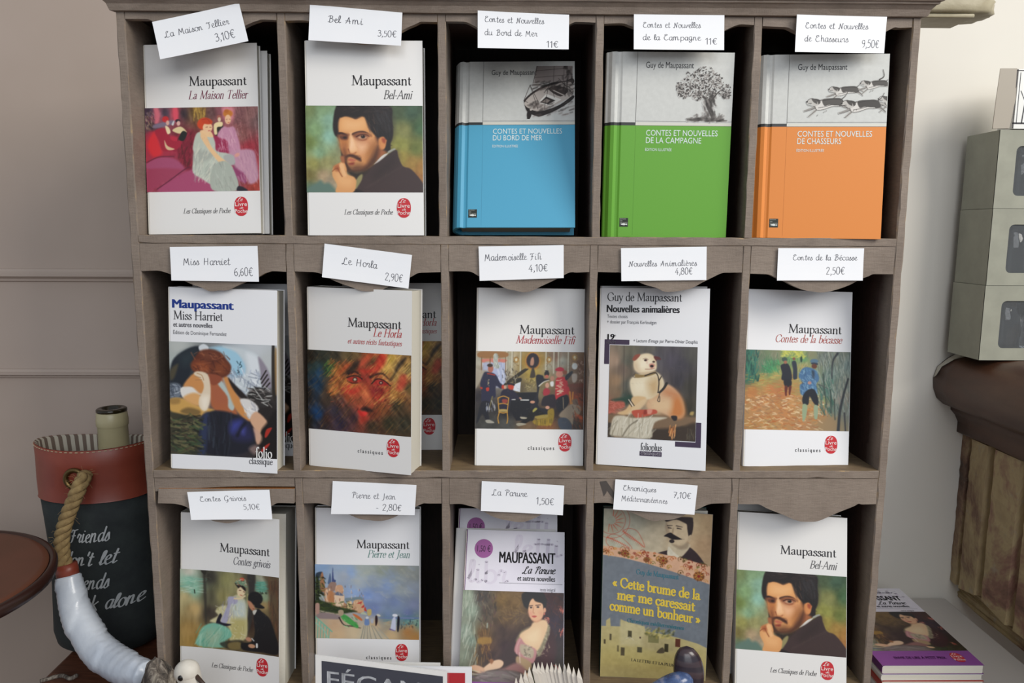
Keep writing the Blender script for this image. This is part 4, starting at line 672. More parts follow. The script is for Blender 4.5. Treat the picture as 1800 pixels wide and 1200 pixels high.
    p.F('dcb898', '340,940 460,860 560,840 610,880 560,940 400,970 350,1000 300,1000', 9); p.F('d0a484', '170,920 240,900 340,930 360,980 290,1000 200,950', 9); p.F('94603c', '420,850 450,830 480,850 450,890', 10); [p.L(c, 14, q, 10, 5) for c, q in (('c8b898', '90,940 200,960 290,985'), ('6c4c3c', '95,960 200,980 280,1000'), ('b8a890', '100,985 180,1000 270,1010'), ('54507c', '100,1000 130,1030 220,1040'))]
    p.F('6c605c', '200,1100 260,1020 420,970 640,970 820,1000 900,1080 900,1160 150,1160', 14); p.F('8c8078', '330,1040 520,990 700,1020 800,1080 600,1090', 50, .7); p.D(50, 200, 880, 990, 1140, '9c9490 544848 7c6068', 150, 16, 15, 25, .35); p.F('7c5868', '520,1130 800,1100 880,1150 500,1160', 20, .7)
    p.F('d4ac88', '870,1000 950,1010 970,1050 900,1050', 10); p.D(40, 980, 1390, 1000, 1120, '3c4c28 5c3c28 28301c', 50, 12, 20, 60, .5)
    return p
def art_town():             # Chroniques cover: sepia portrait, floral band, slate ground, white village (whole cover, in mm: x 0..109, y 0 at the bottom)
    p = Cv([(0, 178), (109, 178), (109, 0), (0, 0)], 230, 376, base='6f747a', seed=13)
    p.G('5,170,b0ac98 30,170,b4b09c 60,165,b0a48c 90,170,ac9878 105,170,a48c6c 20,145,b4b4a0 50,145,b4a890 80,150,b49c7c 105,145,a88c6c', 3); m0 = p.mask.copy(); p.N(.04, 12, 12)
    # citrus drawing
    for r in (19, 14.5): p.L('b86450', .5, [(8+r*math.cos(t), 166+r*math.sin(t)) for t in np.linspace(-2.2, 1.2, 16)], soft=.5)
    p.E('a8a894', 8, 166, 4, 4, 0, .8)
    for k in range(9):
        t = -2+k*.4; p.F('b4ac94', [(8+5*math.cos(t), 166+5*math.sin(t)), (8+13*math.cos(t-.16), 166+13*math.sin(t-.16)), (8+13*math.cos(t+.16), 166+13*math.sin(t+.16))], .5); p.L('c05c44', .9, [(8+5*math.cos(t), 166+5*math.sin(t)), (8+13*math.cos(t+.2), 166+13*math.sin(t+.2))], .3, .6)
    for q in ('3,146 8,151 16,150 24,144 30,137 24,135 12,135 4,141 3,146', '20,155 26,158 34,156 39,149 43,139 36,144 26,149 20,155'): p.L('b45c48', .5, q, soft=.5)
    for a, b in (((4, 148), (28, 137)), ((20, 155), (42, 139))):
        p.L('c0583f', .9, [a, ((a[0]+b[0])/2, (a[1]+b[1])/2+.8), b], .5, .5)
        for k in range(14):
            t = k/14; x = a[0]+(b[0]-a[0])*t; y = a[1]+(b[1]-a[1])*t; p.L('bc6450', .35, [(x, y), (x+.8, y+2.6-t)], .2, .4); p.L('bc6450', .35, [(x, y), (x-.9, y-2.4+t)], .2, .4)
    # portrait of a man with a large moustache
    p.F('33282a', '55,131 68,138 74,141 83,140 88,142 98,133 104,120 80,118', .8); p.F('b8aa90', '66,141 70,148 86,146 88,142 80,131 73,129 68,133', 1); p.F('c8c0ac', '67,141 72,136 78,131 72,130 66,132', .8)
    p.F('bca98c', '64,166 66,150 71,144 79,142 86,150 88,160 87,170 80,172 66,172', 1.2); p.F('8c7a64', '64,166 67,160 68,150 66,150 63,160', 1.5, .6); p.F('7c6a56', '70,144 80,143 86,148 86,141 78,139', 2, .6); p.F('2e2626', '82,172 90,171 90,158 87,152 85,160 84,166 80,169', .8); p.F('2e2626', '64,171 78,173 90,173 86,166 74,170 64,167', 1); p.F('b09c80', '86,153 89,155 88,148 86,148', .7)
    p.F('201a1c', '62,152 68,156 72,154 80,150 82,150 76,149 70,149 66,151', .5); p.E('2a2222', 70, 147, 2.6, 2, 0, .6); p.L('3a302e', 1.0, '65,163 70,163.4', .6, .5); p.L('3a302e', 1.0, '74,163.5 80,162.5', .6, .5); p.L('2a2222', 1.1, '66,161 69,160.6', .8, .5); p.L('2a2222', 1.1, '75,161 79,160.4', .8, .5); p.L('7c6850', 1, '71,161 70.5,156', 1.6, 1, .6)
    # slate ground and floral band
    top = [(0, 139), (20, 137), (50, 134.5), (80, 130), (109, 123.5)]; bot = [(0, 129.5), (20, 127), (50, 121), (80, 113), (109, 104.5)]
    p.F('6f767e', bot+[(109, 0), (0, 0)], .5, 1, 1)
    save = p.img.copy(); p.F('cca284', top+bot[::-1], .5, 1, 1)
    R2 = np.random.RandomState(5)
    for k in range(75):
        x = R2.uniform(0, 109); a = np.interp(x, [t[0] for t in top], [t[1] for t in top]); b = np.interp(x, [t[0] for t in bot], [t[1] for t in bot]); y = R2.uniform(b+1, a-1); c = ['8c3c24', 'a85c30', '6c6c34', '7c2c20', 'b8843c', '54401c'][R2.randint(6)]; r = R2.uniform(1, 3)
        p.L(c, .7, [(x+r*math.cos(t), y+r*math.sin(t)) for t in np.linspace(0, R2.uniform(2, 5), 8)], .4, .5); p.E(c, x, y, R2.uniform(.4, 1), R2.uniform(.4, 1), 0, .5)
    for x, y, r in ((23, 131.5, 4), (62, 126, 4.5), (98, 112, 5.5), (45, 126, 3)):
        p.E('8c5428', x, y, r, r*.9, 0, .8); p.E('b8803c', x, y, r*.7, r*.6, 0, .8); p.E('7c2820', x, y, r*.3, r*.3, 0, .6); [p.L('4c3020', .6, [(x+r*.4*math.cos(t), y+r*.4*math.sin(t)), (x+r*math.cos(t), y+r*math.sin(t))], .5, .4) for t in np.linspace(0, 6, 9)]
    q = p.P(top+[(109, 200), (0, 200)])
    # village
    p.F('b4a878', '0,54 5,54 5,60 9,63 10,54 20,54 20,62 24,60 45,55 46,50 64,48 80,45 92,42 100,40 109,36 109,0 0,0', .6, 1, 1); p.F('b0a05c', '0,30 40,27 80,24 109,22 109,0 0,0', 14, .7); p.F('beb48c', '20,60 45,55 45,34 20,34', 3, .7, 1); p.F('a89c74', '46,46 74,42 76,30 46,32', 4, .7)
    p.F('a89868', '0,18 60,12 109,10 109,0 0,0', 10, .6)
    for x, y, w, h, c in ((28, 50, 4, 8, '4c4834'), (21, 32, 4, 9, '544c38'), (17, 34, 2, 7, '6c6444'), (38, 33, 5, 6, '54503c'), (40, 44, 1.6, 2, '4c3c34'), (49, 46, 11, 8, '7c7850'), (66, 38, 4, 9, '3c3828'), (9, 46, 2, 7, '544c38'), (3, 40, 2, 5, '504834'), (77, 44, 5, 9, '5c3428')): p.F(c, [(x, y), (x+w, y-.3), (x+w, y-h), (x, y-h+.3)], .5, 1, 1)
    p.D(50, 47, 76, 44, 53, 'a8984c 3c4024 c8bc70 545830', 3, .8, 30, 70, .8); p.F('544c3c', '58,28 64,34 66,28', .6); p.L('c8c0a0', .8, '26,41 30,43 34,40', soft=.6); p.N(.04, 7, 7)
    p.mask[:] = True
    return p
def art_boat():
    p = Cv([(40, 165), (120, 165), (120, 110), (40, 110)], 200, 140, base='c8c6c2', seed=14)   # surface mm
    ink = '28211f'
    p.F('8a807c', '83,170 118,170 118,149 97,148 80,147', .5, 1, 1); p.L(ink, .5, '84,170 79,147', soft=.4); [p.L('3c3432', .35, q, soft=.3) for q in ('82,160 118,163', '81,153 118,156', '100,170 99,148', '110,170 109,149')]
    p.F('2c2422', '70,129 80,139 96,147 110,149 118,152 118,146 100,141 88,134 76,126', .5); p.F('b8aea6', '72,129 82,138 98,145 116,148 118,135 104,126 90,119 82,118 72,123', .5)
    p.F('1f1817', '70,129 72,123 82,118 92,119 106,125 118,134 118,130 104,120 88,113 82,113 73,118', .4); p.F('e0dcd4', '84,127 92,136 107,130 96,123', .4, 1, 1); p.F('2c2422', '86,127 92,133 101,129 94,125', .4, 1, 1); p.F('8a7e76', '88,127.5 92,131 96,129 93,126.5', .4, 1, 1); p.F('3a302c', '94,141 104,144 114,140 106,133', .4); p.L('b8aea6', 1, '98,140 110,134', soft=.4)
    for q in ('70,129 76,145 84,128', '76,145 118,150', '76,145 84,120', '90,137 97,147 100,132', '70,129 74,127', '112,165 113,135', '104,150 118,140', '113,165 112,140', '95,148 90,120', '104,152 118,136'): p.L(ink, .4, q, soft=.35, sharp=1)
    p.F('1f1817', '74,118 78,119 77,112 74,109 73,114', .4); p.F('c0b8b0', '76,123 79,124 78,119 76,119', .4); p.L(ink, 1.2, '80,122 84,127', .6); p.D(60, 74, 118, 113, 128, '6a5e58 0f0b0a', 4, .35, 20, 10, .7); p.D(60, 80, 118, 140, 149, '6a5e58 0f0b0a', 5, .35, 20, 10, .7)
    p.D(25, 108, 118, 136, 165, '1c1614', 4, .4, 80, 30, .8)
    return p
def art_tree():
    p = Cv([(55, 160), (118, 160), (118, 104), (55, 104)], 190, 170, base='c8c8c4', seed=15)
    T = [(92, 129), (93, 122), (97, 114), (100, 108), (106, 107), (102, 112), (99, 120), (98, 128), (101, 134), (99, 135), (95, 129), (89, 133), (88, 131)]
    p.F('55504c', T, .5); p.D(70, 91, 102, 108, 133, '1c1816 8a8480 2c2624', 5, .5, 110, 15, .8); p.L('3c3633', 1.6, '98,127 104,135 110,139', .6, .4); p.L('3c3633', 1.4, '92,129 84,132 76,131', .6, .4)
    R2 = np.random.RandomState(4)
    B = [(90, 152, 10), (80, 147, 10), (72, 141, 8), (70, 133, 5), (88, 143, 12), (98, 148, 9), (104, 141, 10), (110, 137, 7), (112, 132, 4), (80, 137, 8), (92, 136, 8), (67, 139, 4), (84, 131, 5)]
    for k in range(760):
        x, y, r = B[R2.randint(len(B))]; a = R2.uniform(0, 6.3); d = r*math.sqrt(R2.rand()); X = x+d*math.cos(a); Y = y+d*.85*math.sin(a); c = ['4a4542', '2c2826', '6f6a66', '8a8480', 'a8a49f', '3a3532'][R2.randint(6)]; s_ = R2.uniform(.7, 1.4); q = R2.uniform(0, 3)
        p.F(c, [(X+s_*math.cos(q), Y+s_*math.sin(q)), (X+.5*s_*math.cos(q+1.5), Y+.5*s_*math.sin(q+1.5)), (X-s_*math.cos(q), Y-s_*math.sin(q)), (X-.5*s_*math.cos(q+1.5), Y-.5*s_*math.sin(q+1.5))], .3)
    p.D(70, 77, 112, 107, 110, '3c3633 8a8480 1c1816', 5, .4, 5, 20, .8); p.D(40, 82, 110, 108, 114, '3c3633 6a6460', 2.5, .4, 60, 60, .8); p.L('3c3633', .4, '74,109 90,108', soft=.3); p.L('3c3633', .4, '100,108 114,108', soft=.3)
    return p
def art_hounds():
    p = Cv([(35, 160), (116, 160), (116, 112), (35, 112)], 230, 138, base='c8c8c4', seed=16)
    def hound(x, y, s_, flip=1, dark='4c4844'):
        q = lambda t: [(x+a*s_*flip, y+b*s_) for a, b in t]
        L_ = lambda c, w, t, w2=None: p.L(c, w*s_, q(t), (w2 or w)*s_, .35)
        L_('8f8b86', 3.6, [(4, 4), (-3, 1), (-10, -1)], 1.0); L_('a8a49e', 3.4, [(5, 3), (-1, -3), (-5, -7)], .9); L_('8f8b86', 4.2, [(24, 6), (30, 4), (35, 0)], 1); L_('a8a49e', 3.8, [(24, 6), (30, 8), (36, 5)], .9)
        for t in ([(4, 4), (-3, 1), (-10, -1)], [(5, 3), (-1, -2), (-6, -6)], [(24, 6), (30, 5), (35, 1)], [(23, 5), (30, 8), (36, 5)]): L_('2c2826', .4, [(a, b-1) for a, b in t], .3)
        p.F('d0ccc6', q([(1, 8), (8, 10), (18, 11), (26, 11), (28, 5), (18, 3.5), (10, .5), (3, 0)]), .4); p.F(dark, q([(8, 10.3), (18, 11.5), (27, 11), (28.5, 6), (22, 4.4), (15, 5), (10, 4)]), .5); p.F(dark, q([(24, 10), (28, 9), (30, 5), (26, 3.5), (23, 6)]), .5); p.F(dark, q([(-3, 8), (0, 11), (5, 10), (6, 7), (3, 5), (1, 8)]), .4)
        p.F('b8b4ae', q([(-8, 7), (-6, 10), (-2, 11), (2, 9), (4, 5), (0, 4), (-4, 6)]), .4); p.F(dark, q([(-3, 11), (1, 10.5), (3, 6), (0, 7), (-2, 9)]), .4); p.E('181413', x-7.5*s_*flip, y+8*s_, 1*s_, .7*s_, 0, .3); L_('3c3835', .45, [(1, 8), (8, 10.2), (18, 11.3), (26, 11), (30, 6), (26, 3.5), (18, 3.2), (10, .5), (3, -.2), (0, 3.5)]); L_('3c3835', .4, [(-8, 7), (-6, 4.6), (0, 3.6)]); L_('181413', .5, [(-6, 6.2), (-3, 6.5)]); L_('181413', .4, [(-8, 7), (-6, 10), (-2, 11.3), (6, 9), (18, 10.6), (26, 10.2)]); L_('181413', .4, [(4, 2), (10, 3), (18, 5), (25, 5)]); L_('3c3835', 1, [(26, 10), (30, 13), (33, 18)], .4)
    hound(67.5, 132.5, .74); hound(96, 138.5, .68); hound(114, 123, .8); hound(49, 119.5, .93); hound(81.5, 117.5, .96, dark='3c3835')
    p.L('3c3835', 1.3, '108,147 112,150 111,156', .5, .4)
    for x, y in ((58, 117), (60, 118), (85, 118), (88, 119), (100, 136), (102, 136.5), (52, 114)): p.L('4c4844', .35, [(x, y), (x+.8, y+1)], .3, .3)
    return p
# ---------------------------------------------------------------- materials of the place
mr = mat('rack_paint', None, .62, spec=.35); n = NT(mr)
co = n.co((1, 1, 1)); g1 = n.noise(n.co((9, 9, 60)), 9, 5, .7, .6); g2 = n.noise(co, 16, 5, .65); g3 = n.noise(n.co((60, 60, 8)), 14, 4, .7)
base = n.ramp(g2, [(.3, '7a6d62'), (.5, '8c7e72'), (.72, '9a8c7f')]); base = n.mix(n.math('MULTIPLY', n.math('POWER', g1, 1.6), .8), base, '5f544b')
worn = n.ramp(n.noise(co, 34, 6, .75, .4), [(.66, (0, 0, 0, 1)), (.72, (1, 1, 1, 1))]); base = n.mix(n.math('MULTIPLY', worn, .55), base, '6e5a48')
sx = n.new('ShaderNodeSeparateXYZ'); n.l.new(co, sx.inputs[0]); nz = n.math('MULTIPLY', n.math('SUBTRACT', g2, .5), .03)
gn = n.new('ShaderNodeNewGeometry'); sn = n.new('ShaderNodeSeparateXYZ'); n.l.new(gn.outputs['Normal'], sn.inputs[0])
lim = n.math('ADD', n.math('MULTIPLY', n.math('GREATER_THAN', sn.outputs[0], .5), .040), .009)      # the grey strip runs deeper on the faces turned to the right
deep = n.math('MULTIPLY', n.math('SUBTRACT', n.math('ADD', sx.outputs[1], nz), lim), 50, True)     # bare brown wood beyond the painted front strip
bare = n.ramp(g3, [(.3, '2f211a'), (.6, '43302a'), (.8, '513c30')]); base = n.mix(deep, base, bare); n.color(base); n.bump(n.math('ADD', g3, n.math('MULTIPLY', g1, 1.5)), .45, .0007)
me_ = mat('rack_worn_edge', None, .7, spec=.3); n = NT(me_); co = n.co()
n.color(n.ramp(n.noise(co, 60, 5, .7), [(.48, '7d7167'), (.60, '8c7a66'), (.70, 'a88c66')]))
ms = mat('shelf_top_wood', None, .7, spec=.3); n = NT(ms); co = n.co((8, 60, 60))
n.color(n.mix(n.noise(n.co(), 30, 4), n.ramp(n.noise(co, 8, 5), [(.3, '6b5740'), (.7, '97805c')]), '6b5c4c')); n.bump(n.noise(co, 20), .3, .0005)
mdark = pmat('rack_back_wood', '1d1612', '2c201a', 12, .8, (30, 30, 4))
mraw = pmat('split_wood', 'a8713c', '8a5528', 40, .7, (4, 30, 30))
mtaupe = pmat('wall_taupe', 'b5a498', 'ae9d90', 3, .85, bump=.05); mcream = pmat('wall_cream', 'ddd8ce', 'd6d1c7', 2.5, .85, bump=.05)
mpaper = mat('paper_white', 'e4e2de', .45); mcard = pmat('card_white', 'eceef2', 'f2f2f4', 9, .55)
mcov = mat('cover_white', 'e3e1de', .3, spec=.5); mcov2 = mat('cover_glossy_white', 'e8e8ea', .24, spec=.5)
mpage = mat('page_edges', None, .8); n = NT(mpage); w = n.new('ShaderNodeTexWave', bands_direction='Y'); w.inputs['Scale'].default_value = 420; w.inputs['Distortion'].default_value = 1.5
n.l.new(n.co(), w.inputs[0]); n.color(n.mix(w.outputs['Fac'], 'c4bfae', 'e6e1d4')); n.bump(w.outputs['Fac'], .2, .0003)

# ---------------------------------------------------------------- the room
YW = .25
def struct(name, V, Fc, m, **k): return prop(mesh(name, V, Fc, m, **k), kind='structure')
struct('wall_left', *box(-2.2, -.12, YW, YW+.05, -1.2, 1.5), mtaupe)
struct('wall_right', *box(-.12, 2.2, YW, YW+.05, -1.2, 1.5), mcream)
struct('floor', *box(-2.2, 2.2, -3.2, YW, -1.25, -1.2), pmat('floor_boards', '6b5442', '86705a', 6, .6, (1, 14, 1)))
for k, (za, zb) in enumerate(((-.0645, -.0515), (-.188, -.1795))):
    m_ = (za+zb)/2; h = (zb-za)/2
    pr = [(YW, zb+.002), (YW-.003, zb+.001), (YW-.005, zb-.002), (YW-.009, m_+h*.3), (YW-.009, m_-h*.2), (YW-.004, za+.002), (YW-.003, za-.001), (YW, za-.002)]
    struct('trim_%d' % (k+1), *extrude(pr, 0, -2.2, -.12), mtaupe)

# ---------------------------------------------------------------- table under everything
ZT = -.49
tb = thing('side_table', 'brown wooden table top under the rack and the bottle bag', 'table', (0, 0, -1.2))
mtab = pmat('table_wood', '6f4430', '54301f', 14, .4, (3, 30, 3), .1)
mesh('table_top', *box(-.52, .3685, -.42, YW-.004, ZT-.03, ZT), mtab, tb, (0, 0, -1.2), bevel=.003)
for x in (-.47, .33):
    for y in (-.37, .19): mesh('leg', *box(x-.022, x+.022, y-.022, y+.022, -1.2, ZT-.03), mtab, tb, (0, 0, -1.2), bevel=.003)

ws = thing('white_shelf', 'white painted shelf top under the pile of flat books', 'shelf', (.48, 0, -1.2))
mws = mat('shelf_white_paint', 'c4beb8', .5)
mesh('shelf_top', *box(.3700, .5860, -.42, YW-.004, ZT-.03, ZT), mws, ws, (.48, 0, -1.2), bevel=.002)
for x in (.38, .56):
    for y in (-.40, .22): mesh('leg', *box(x, x+.02, y, y+.02, -1.2, ZT-.03), mws, ws, (.48, 0, -1.2))

# ---------------------------------------------------------------- round table at the left edge
rc = (-.572, -.065)
rt = thing('round_table', 'round reddish brown table top cut by the left edge of the photo', 'table', (rc[0], rc[1], -1.2))
mrt = pmat('round_table_leather', '5f3626', '52301f', 9, .45, bump=.06); mrim = mat('round_table_rim', '2c1712', .35)
o = mesh('table_top', *lathe([(0, -.3205), (.120, -.3205), (.1245, -.3203), (.126, -.322)], rc, 72), mrt, rt, (rc[0], rc[1], -1.2), smooth=True)
mesh('rim', *lathe([(.1262, -.3225), (.1285, -.3203), (.1318, -.3207), (.1335, -.324), (.1325, -.331), (.126, -.333), (0, -.333)], rc, 72), mrim, rt, (rc[0], rc[1], -1.2), smooth=True, label='dark polished rim')
mesh('pedestal', *lathe([(.012, -.333), (.012, -.6), (.018, -.7), (.012, -.8), (.012, -1.15), (.11, -1.185), (.12, -1.2), (0, -1.2)], rc, 32), mrim, rt, (rc[0], rc[1], -1.2), smooth=True)

# ---------------------------------------------------------------- the pigeonhole rack
RB = (0, 0, ZT)
rack = thing('pigeonhole_rack', 'grey-brown painted wooden pigeonhole rack of fifteen compartments with scalloped valances', 'shelf', RB)
sd = [0]
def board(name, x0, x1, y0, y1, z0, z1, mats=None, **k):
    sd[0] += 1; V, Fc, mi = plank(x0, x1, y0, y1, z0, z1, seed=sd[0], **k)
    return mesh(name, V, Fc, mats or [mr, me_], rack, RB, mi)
DP = .14; FL = (-.0053, -.2328, -.4613); UN = (.193, -.0132, -.241)
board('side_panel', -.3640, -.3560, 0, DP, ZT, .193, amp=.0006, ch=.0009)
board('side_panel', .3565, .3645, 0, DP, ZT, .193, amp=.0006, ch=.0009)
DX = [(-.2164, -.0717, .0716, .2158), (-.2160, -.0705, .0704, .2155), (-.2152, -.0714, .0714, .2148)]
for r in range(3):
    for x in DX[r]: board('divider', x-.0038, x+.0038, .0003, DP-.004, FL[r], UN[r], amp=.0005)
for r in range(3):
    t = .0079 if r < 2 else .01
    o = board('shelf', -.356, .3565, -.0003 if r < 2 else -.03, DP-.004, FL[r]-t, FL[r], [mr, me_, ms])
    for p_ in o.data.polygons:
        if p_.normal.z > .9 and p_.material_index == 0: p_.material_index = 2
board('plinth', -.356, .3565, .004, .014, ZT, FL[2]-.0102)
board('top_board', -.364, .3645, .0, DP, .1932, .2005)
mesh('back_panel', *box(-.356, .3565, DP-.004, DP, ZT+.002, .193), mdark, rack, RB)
# cornice moulding with mitred ends
prof = [(.000, .1928), (.0035, .1930), (.0045, .1955), (.0055, .1985), (.0085, .2015), (.0105, .2020), (.0108, .2034), (.0130, .2040), (.0150, .2065), (.0165, .2110), (.0215, .2150), (.0225, .2200), (.0225, .2300)]
V = []; Fc = []; m = len(prof); NX = 60
for i in range(NX+1):
    t = i/NX
    for o_, z in prof:
        k = o_*.95; V.append((-.3640-k+(.7285+2*k)*t, -o_-.0002+rnd.uniform(-.00012, .00012), z+rnd.uniform(-.0001, .0001)+.0006*t))
for i in range(NX):
    for j in range(m-1): Fc.append((i*m+j, (i+1)*m+j, (i+1)*m+j+1, i*m+j+1))
b0 = len(V)
for o_, z in (prof[0], prof[-1]):
    for i in (0, NX): V.append((V[i*m+(0 if z == prof[0][1] else m-1)][0], .004, z))
Fc += [tuple([j for j in range(m)]+[b0+2, b0]), tuple([NX*m+j for j in range(m-1, -1, -1)]+[b0+1, b0+3]), (b0, b0+1, NX*m, 0), (m-1, NX*m+m-1, b0+3, b0+2), (b0, b0+2, b0+3, b0+1)]
mesh('cornice', V, Fc, mr, rack, RB)
# valances
SC = [(0, 0), (.10, 0), (.15, .9), (.20, 3.6), (.26, 7.6), (.33, 11.9), (.40, 15.6), (.46, 17.8), (.52, 18.4), (.58, 17.3), (.65, 14.0), (.72, 9.6), (.79, 5.0), (.84, 1.6), (.87, .3), (.90, 0), (1, 0)]
VB = (.1862, -.0390, -.2665)
def valance(x0, x1, zt, zb, r, tilt=0, y0=.0004, name='valance', sc=SC):
    R = random.Random(sd[0]); sd[0] += 1; W = x1-x0; off = R.uniform(-.02, .02); pts = []
    cs = crom([(x0+W*min(1, max(0, a+(off if 0 < a < 1 else 0))), zb-d/1000*R.uniform(.97, 1.03)+(.0006*R.uniform(-1, 1) if 0 < a < 1 else 0)) for a, d in sc], 4)
    n_ = len(cs); V = []; Fc = []
    for y in (y0, y0+.0075):
        for x, z in cs: V.append((x, y, z))
        for x, z in cs: V.append((x, y, zt))
    if tilt: V = [(x, y-(zt-z)*tilt if True else y, z) for x, y, z in V]
    for i in range(n_-1):
        Fc.append((n_+i, i, i+1, n_+i+1)); Fc.append((3*n_+i+1, 2*n_+i+1, 2*n_+i, 3*n_+i)); Fc.append((i, 2*n_+i, 2*n_+i+1, i+1)); Fc.append((n_+i, n_+i+1, 3*n_+i+1, 3*n_+i))
    Fc += [(0, n_, 3*n_, 2*n_), (n_-1, 3*n_-1, 4*n_-1, 2*n_-1)]
    mi = []
    for i in range(n_-1): mi += [0, 0, 1, 0]
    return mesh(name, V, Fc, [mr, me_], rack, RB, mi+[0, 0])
for r in range(3):
    xs = [-.3560]+list(DX[r])+[.3565]
    for c in range(5):
        x0 = xs[c]+(.0040 if c else .0002); x1 = xs[c+1]-(.0040 if c < 4 else .0002)
        if (r, c) == (2, 0):
            # this one has split: a strip stays up, the rest hangs forward
            cr1 = crom([(x0, -.2545), (x0+.03, -.2520), (x0+.06, -.2500), (x0+.09, -.2492), (x1, -.2494)], 5); nn = len(cr1)
            V = [(x, y, z) for y in (.0004, .008) for x, z in cr1]+[(x, y, -.2409) for y in (.0004, .008) for x, z in cr1]
            Fc = []
            for i in range(nn-1): Fc += [(2*nn+i, i, i+1, 2*nn+i+1), (nn+i+1, nn+i, 3*nn+i, 3*nn+i+1), (i, nn+i, nn+i+1, i+1)]
            mesh('valance', V, Fc, [mr, mraw], rack, RB, [0, 0, 1]*(nn-1), label='upper strip of the split valance')
            o = valance(x0+.004, x1, -.2512, -.2650, r, .22, -.001); o['label'] = 'split lower half of a valance hanging forward, bare wood on its broken edge'
            for p_ in o.data.polygons:
                if p_.normal.z > .8: p_.material_index = 0
            o.data.materials.append(mraw)
            for p_ in o.data.polygons:
                if p_.normal.z > .8: p_.material_index = 2
            continue
        valance(x0, x1, UN[r]-.0001, VB[r]+rnd.uniform(-.001, .001), r)
# dark smear of stain on the valance over the fourth book of the lowest row
mesh('stain', [(.0805, .0001, -.2440), (.0870, .0001, -.2432), (.0930, .0001, -.2520), (.0985, .0001, -.2610), (.0950, .0001, -.2625), (.0880, .0001, -.2530), (.0870, .0001, -.2560), (.0850, .0001, -.2590), (.0835, .0001, -.2540)], [(0, 1, 5, 6, 7, 8), (1, 2, 5), (2, 3, 4, 5)], mat('stain_dark', '4a4440', .5), rack, RB)

# ---------------------------------------------------------------- worn cream board lying on the rack and sticking out to the right
mst = pmat('stone_cream', 'b3ab92', '9a9076', 18, .5, bump=.4, dist=.002)
bd = thing('top_ledge', 'cream weathered ledge jutting out at the right end of the rack top', 'ledge', (.40, .05, .2020))
R = random.Random(5); outl = crom([(.10, .03), (.30, .028), (.40, .026), (.432, .029), (.447, .034), (.456, .043), (.459, .054), (.454, .066), (.44, .075), (.30, .078), (.10, .078)], 6, True)
rings = []
for z, k in ((.2062, .012), (.2072, .004), (.2090, .0), (.214, .001), (.219, -.0005), (.2235, .003), (.2255, .010)):
    rings.append([(.3+(x-.3)*(1-k/.16)+R.uniform(-.0006, .0006)+(.0015*math.sin(i*.9+z*900) if x > .42 else 0), .052+(y-.052)*(1-k/.05*.5), z-(.0 if x < .4 else .0)) for i, (x, y) in enumerate(outl)])
fixn(mesh('slab', *loft(rings), mst, bd, (.40, .05, .2020), smooth=True))
mesh('cleat', *box(.30, .431, .030, .070, .2020, .2060), mst, bd, (.40, .05, .2020), bevel=.0015)

# ---------------------------------------------------------------- mantelpiece on the right
mm = mat('mantel_old_paint', None, .55); n = NT(mm); co = n.co((1, .5, .35))
f1 = n.noise(co, 14, 6, .7, .5); f2 = n.noise(n.co(), 40, 5, .7)
b1 = n.ramp(f1, [(.34, '4a372b'), (.43, '7a5c48'), (.50, 'a08a66'), (.57, 'b09c74'), (.64, '8c6656'), (.72, '5c4436')]); b1 = n.mix(n.math('MULTIPLY', n.ramp(f2, [(.6, (0, 0, 0, 1)), (.7, (1, 1, 1, 1))]), .7), b1, '9c9484'); n.color(b1); n.bump(f1, .6, .002)
msl = mat('mantel_dark_varnish', None, .42); n = NT(msl); n.color(n.ramp(n.noise(n.co((1, .3, 1)), 20, 5), [(.3, '2b1b13'), (.55, '4a2c1c'), (.75, '5a3b28')])); n.bump(n.noise(n.co(), 30), .3, .001)
mchip = mat('bare_plaster_chip', 'b8b2a4', .8)
mn = thing('mantelpiece', 'dark varnished mantelpiece with a bullnose shelf over flaking brown painted pilaster', 'fireplace', (.8, .05, -1.2))
pf = [(1.2, -.1503), (.66, -.1503), (.600, -.1505), (.578, -.1525), (.562, -.160), (.551, -.172), (.546, -.186), (.5465, -.200), (.552, -.213), (.562, -.221), (.572, -.225), (.5725, -.229), (.5785, -.235), (.583, -.245), (.5835, -.258), (.590, -.262), (1.2, -.262)]
ys = [YW-.0005, .22, .19, .15, .10, .02, -.08, -.18]
def runY(pf, jit, sx_): 
    R = random.Random(3); return [[(x+(R.uniform(-jit, jit) if x < 1 else 0), y, z+(R.uniform(-jit, jit) if x < 1 and z < -.151 else 0)) for x, z in pf] for y in ys]
V, Fc = loft(runY(pf, .0006, 1)); o = fixn(mesh('mantel_shelf', V, Fc, msl, mn, (.8, .05, -1.2), smooth=False)); 
for p_ in o.data.polygons: p_.use_smooth = abs(p_.normal.y) < .5
mesh('chipped_corner', [(.5895, YW-.0012, -.1497), (.577, YW-.003, -.1517), (.561, YW-.006, -.1595), (.549, YW-.003, -.1715), (.5452, YW-.002, -.186), (.5455, YW-.008, -.182), (.5505, YW-.0105, -.170), (.5615, YW-.018, -.1593), (.577, YW-.030, -.1515), (.590, YW-.034, -.1497)], [(0, 1, 8, 9), (1, 2, 7, 8), (2, 3, 6, 7), (3, 4, 5, 6)], mchip, mn, (.8, .05, -1.2), label='white plaster showing at the chipped far corner')
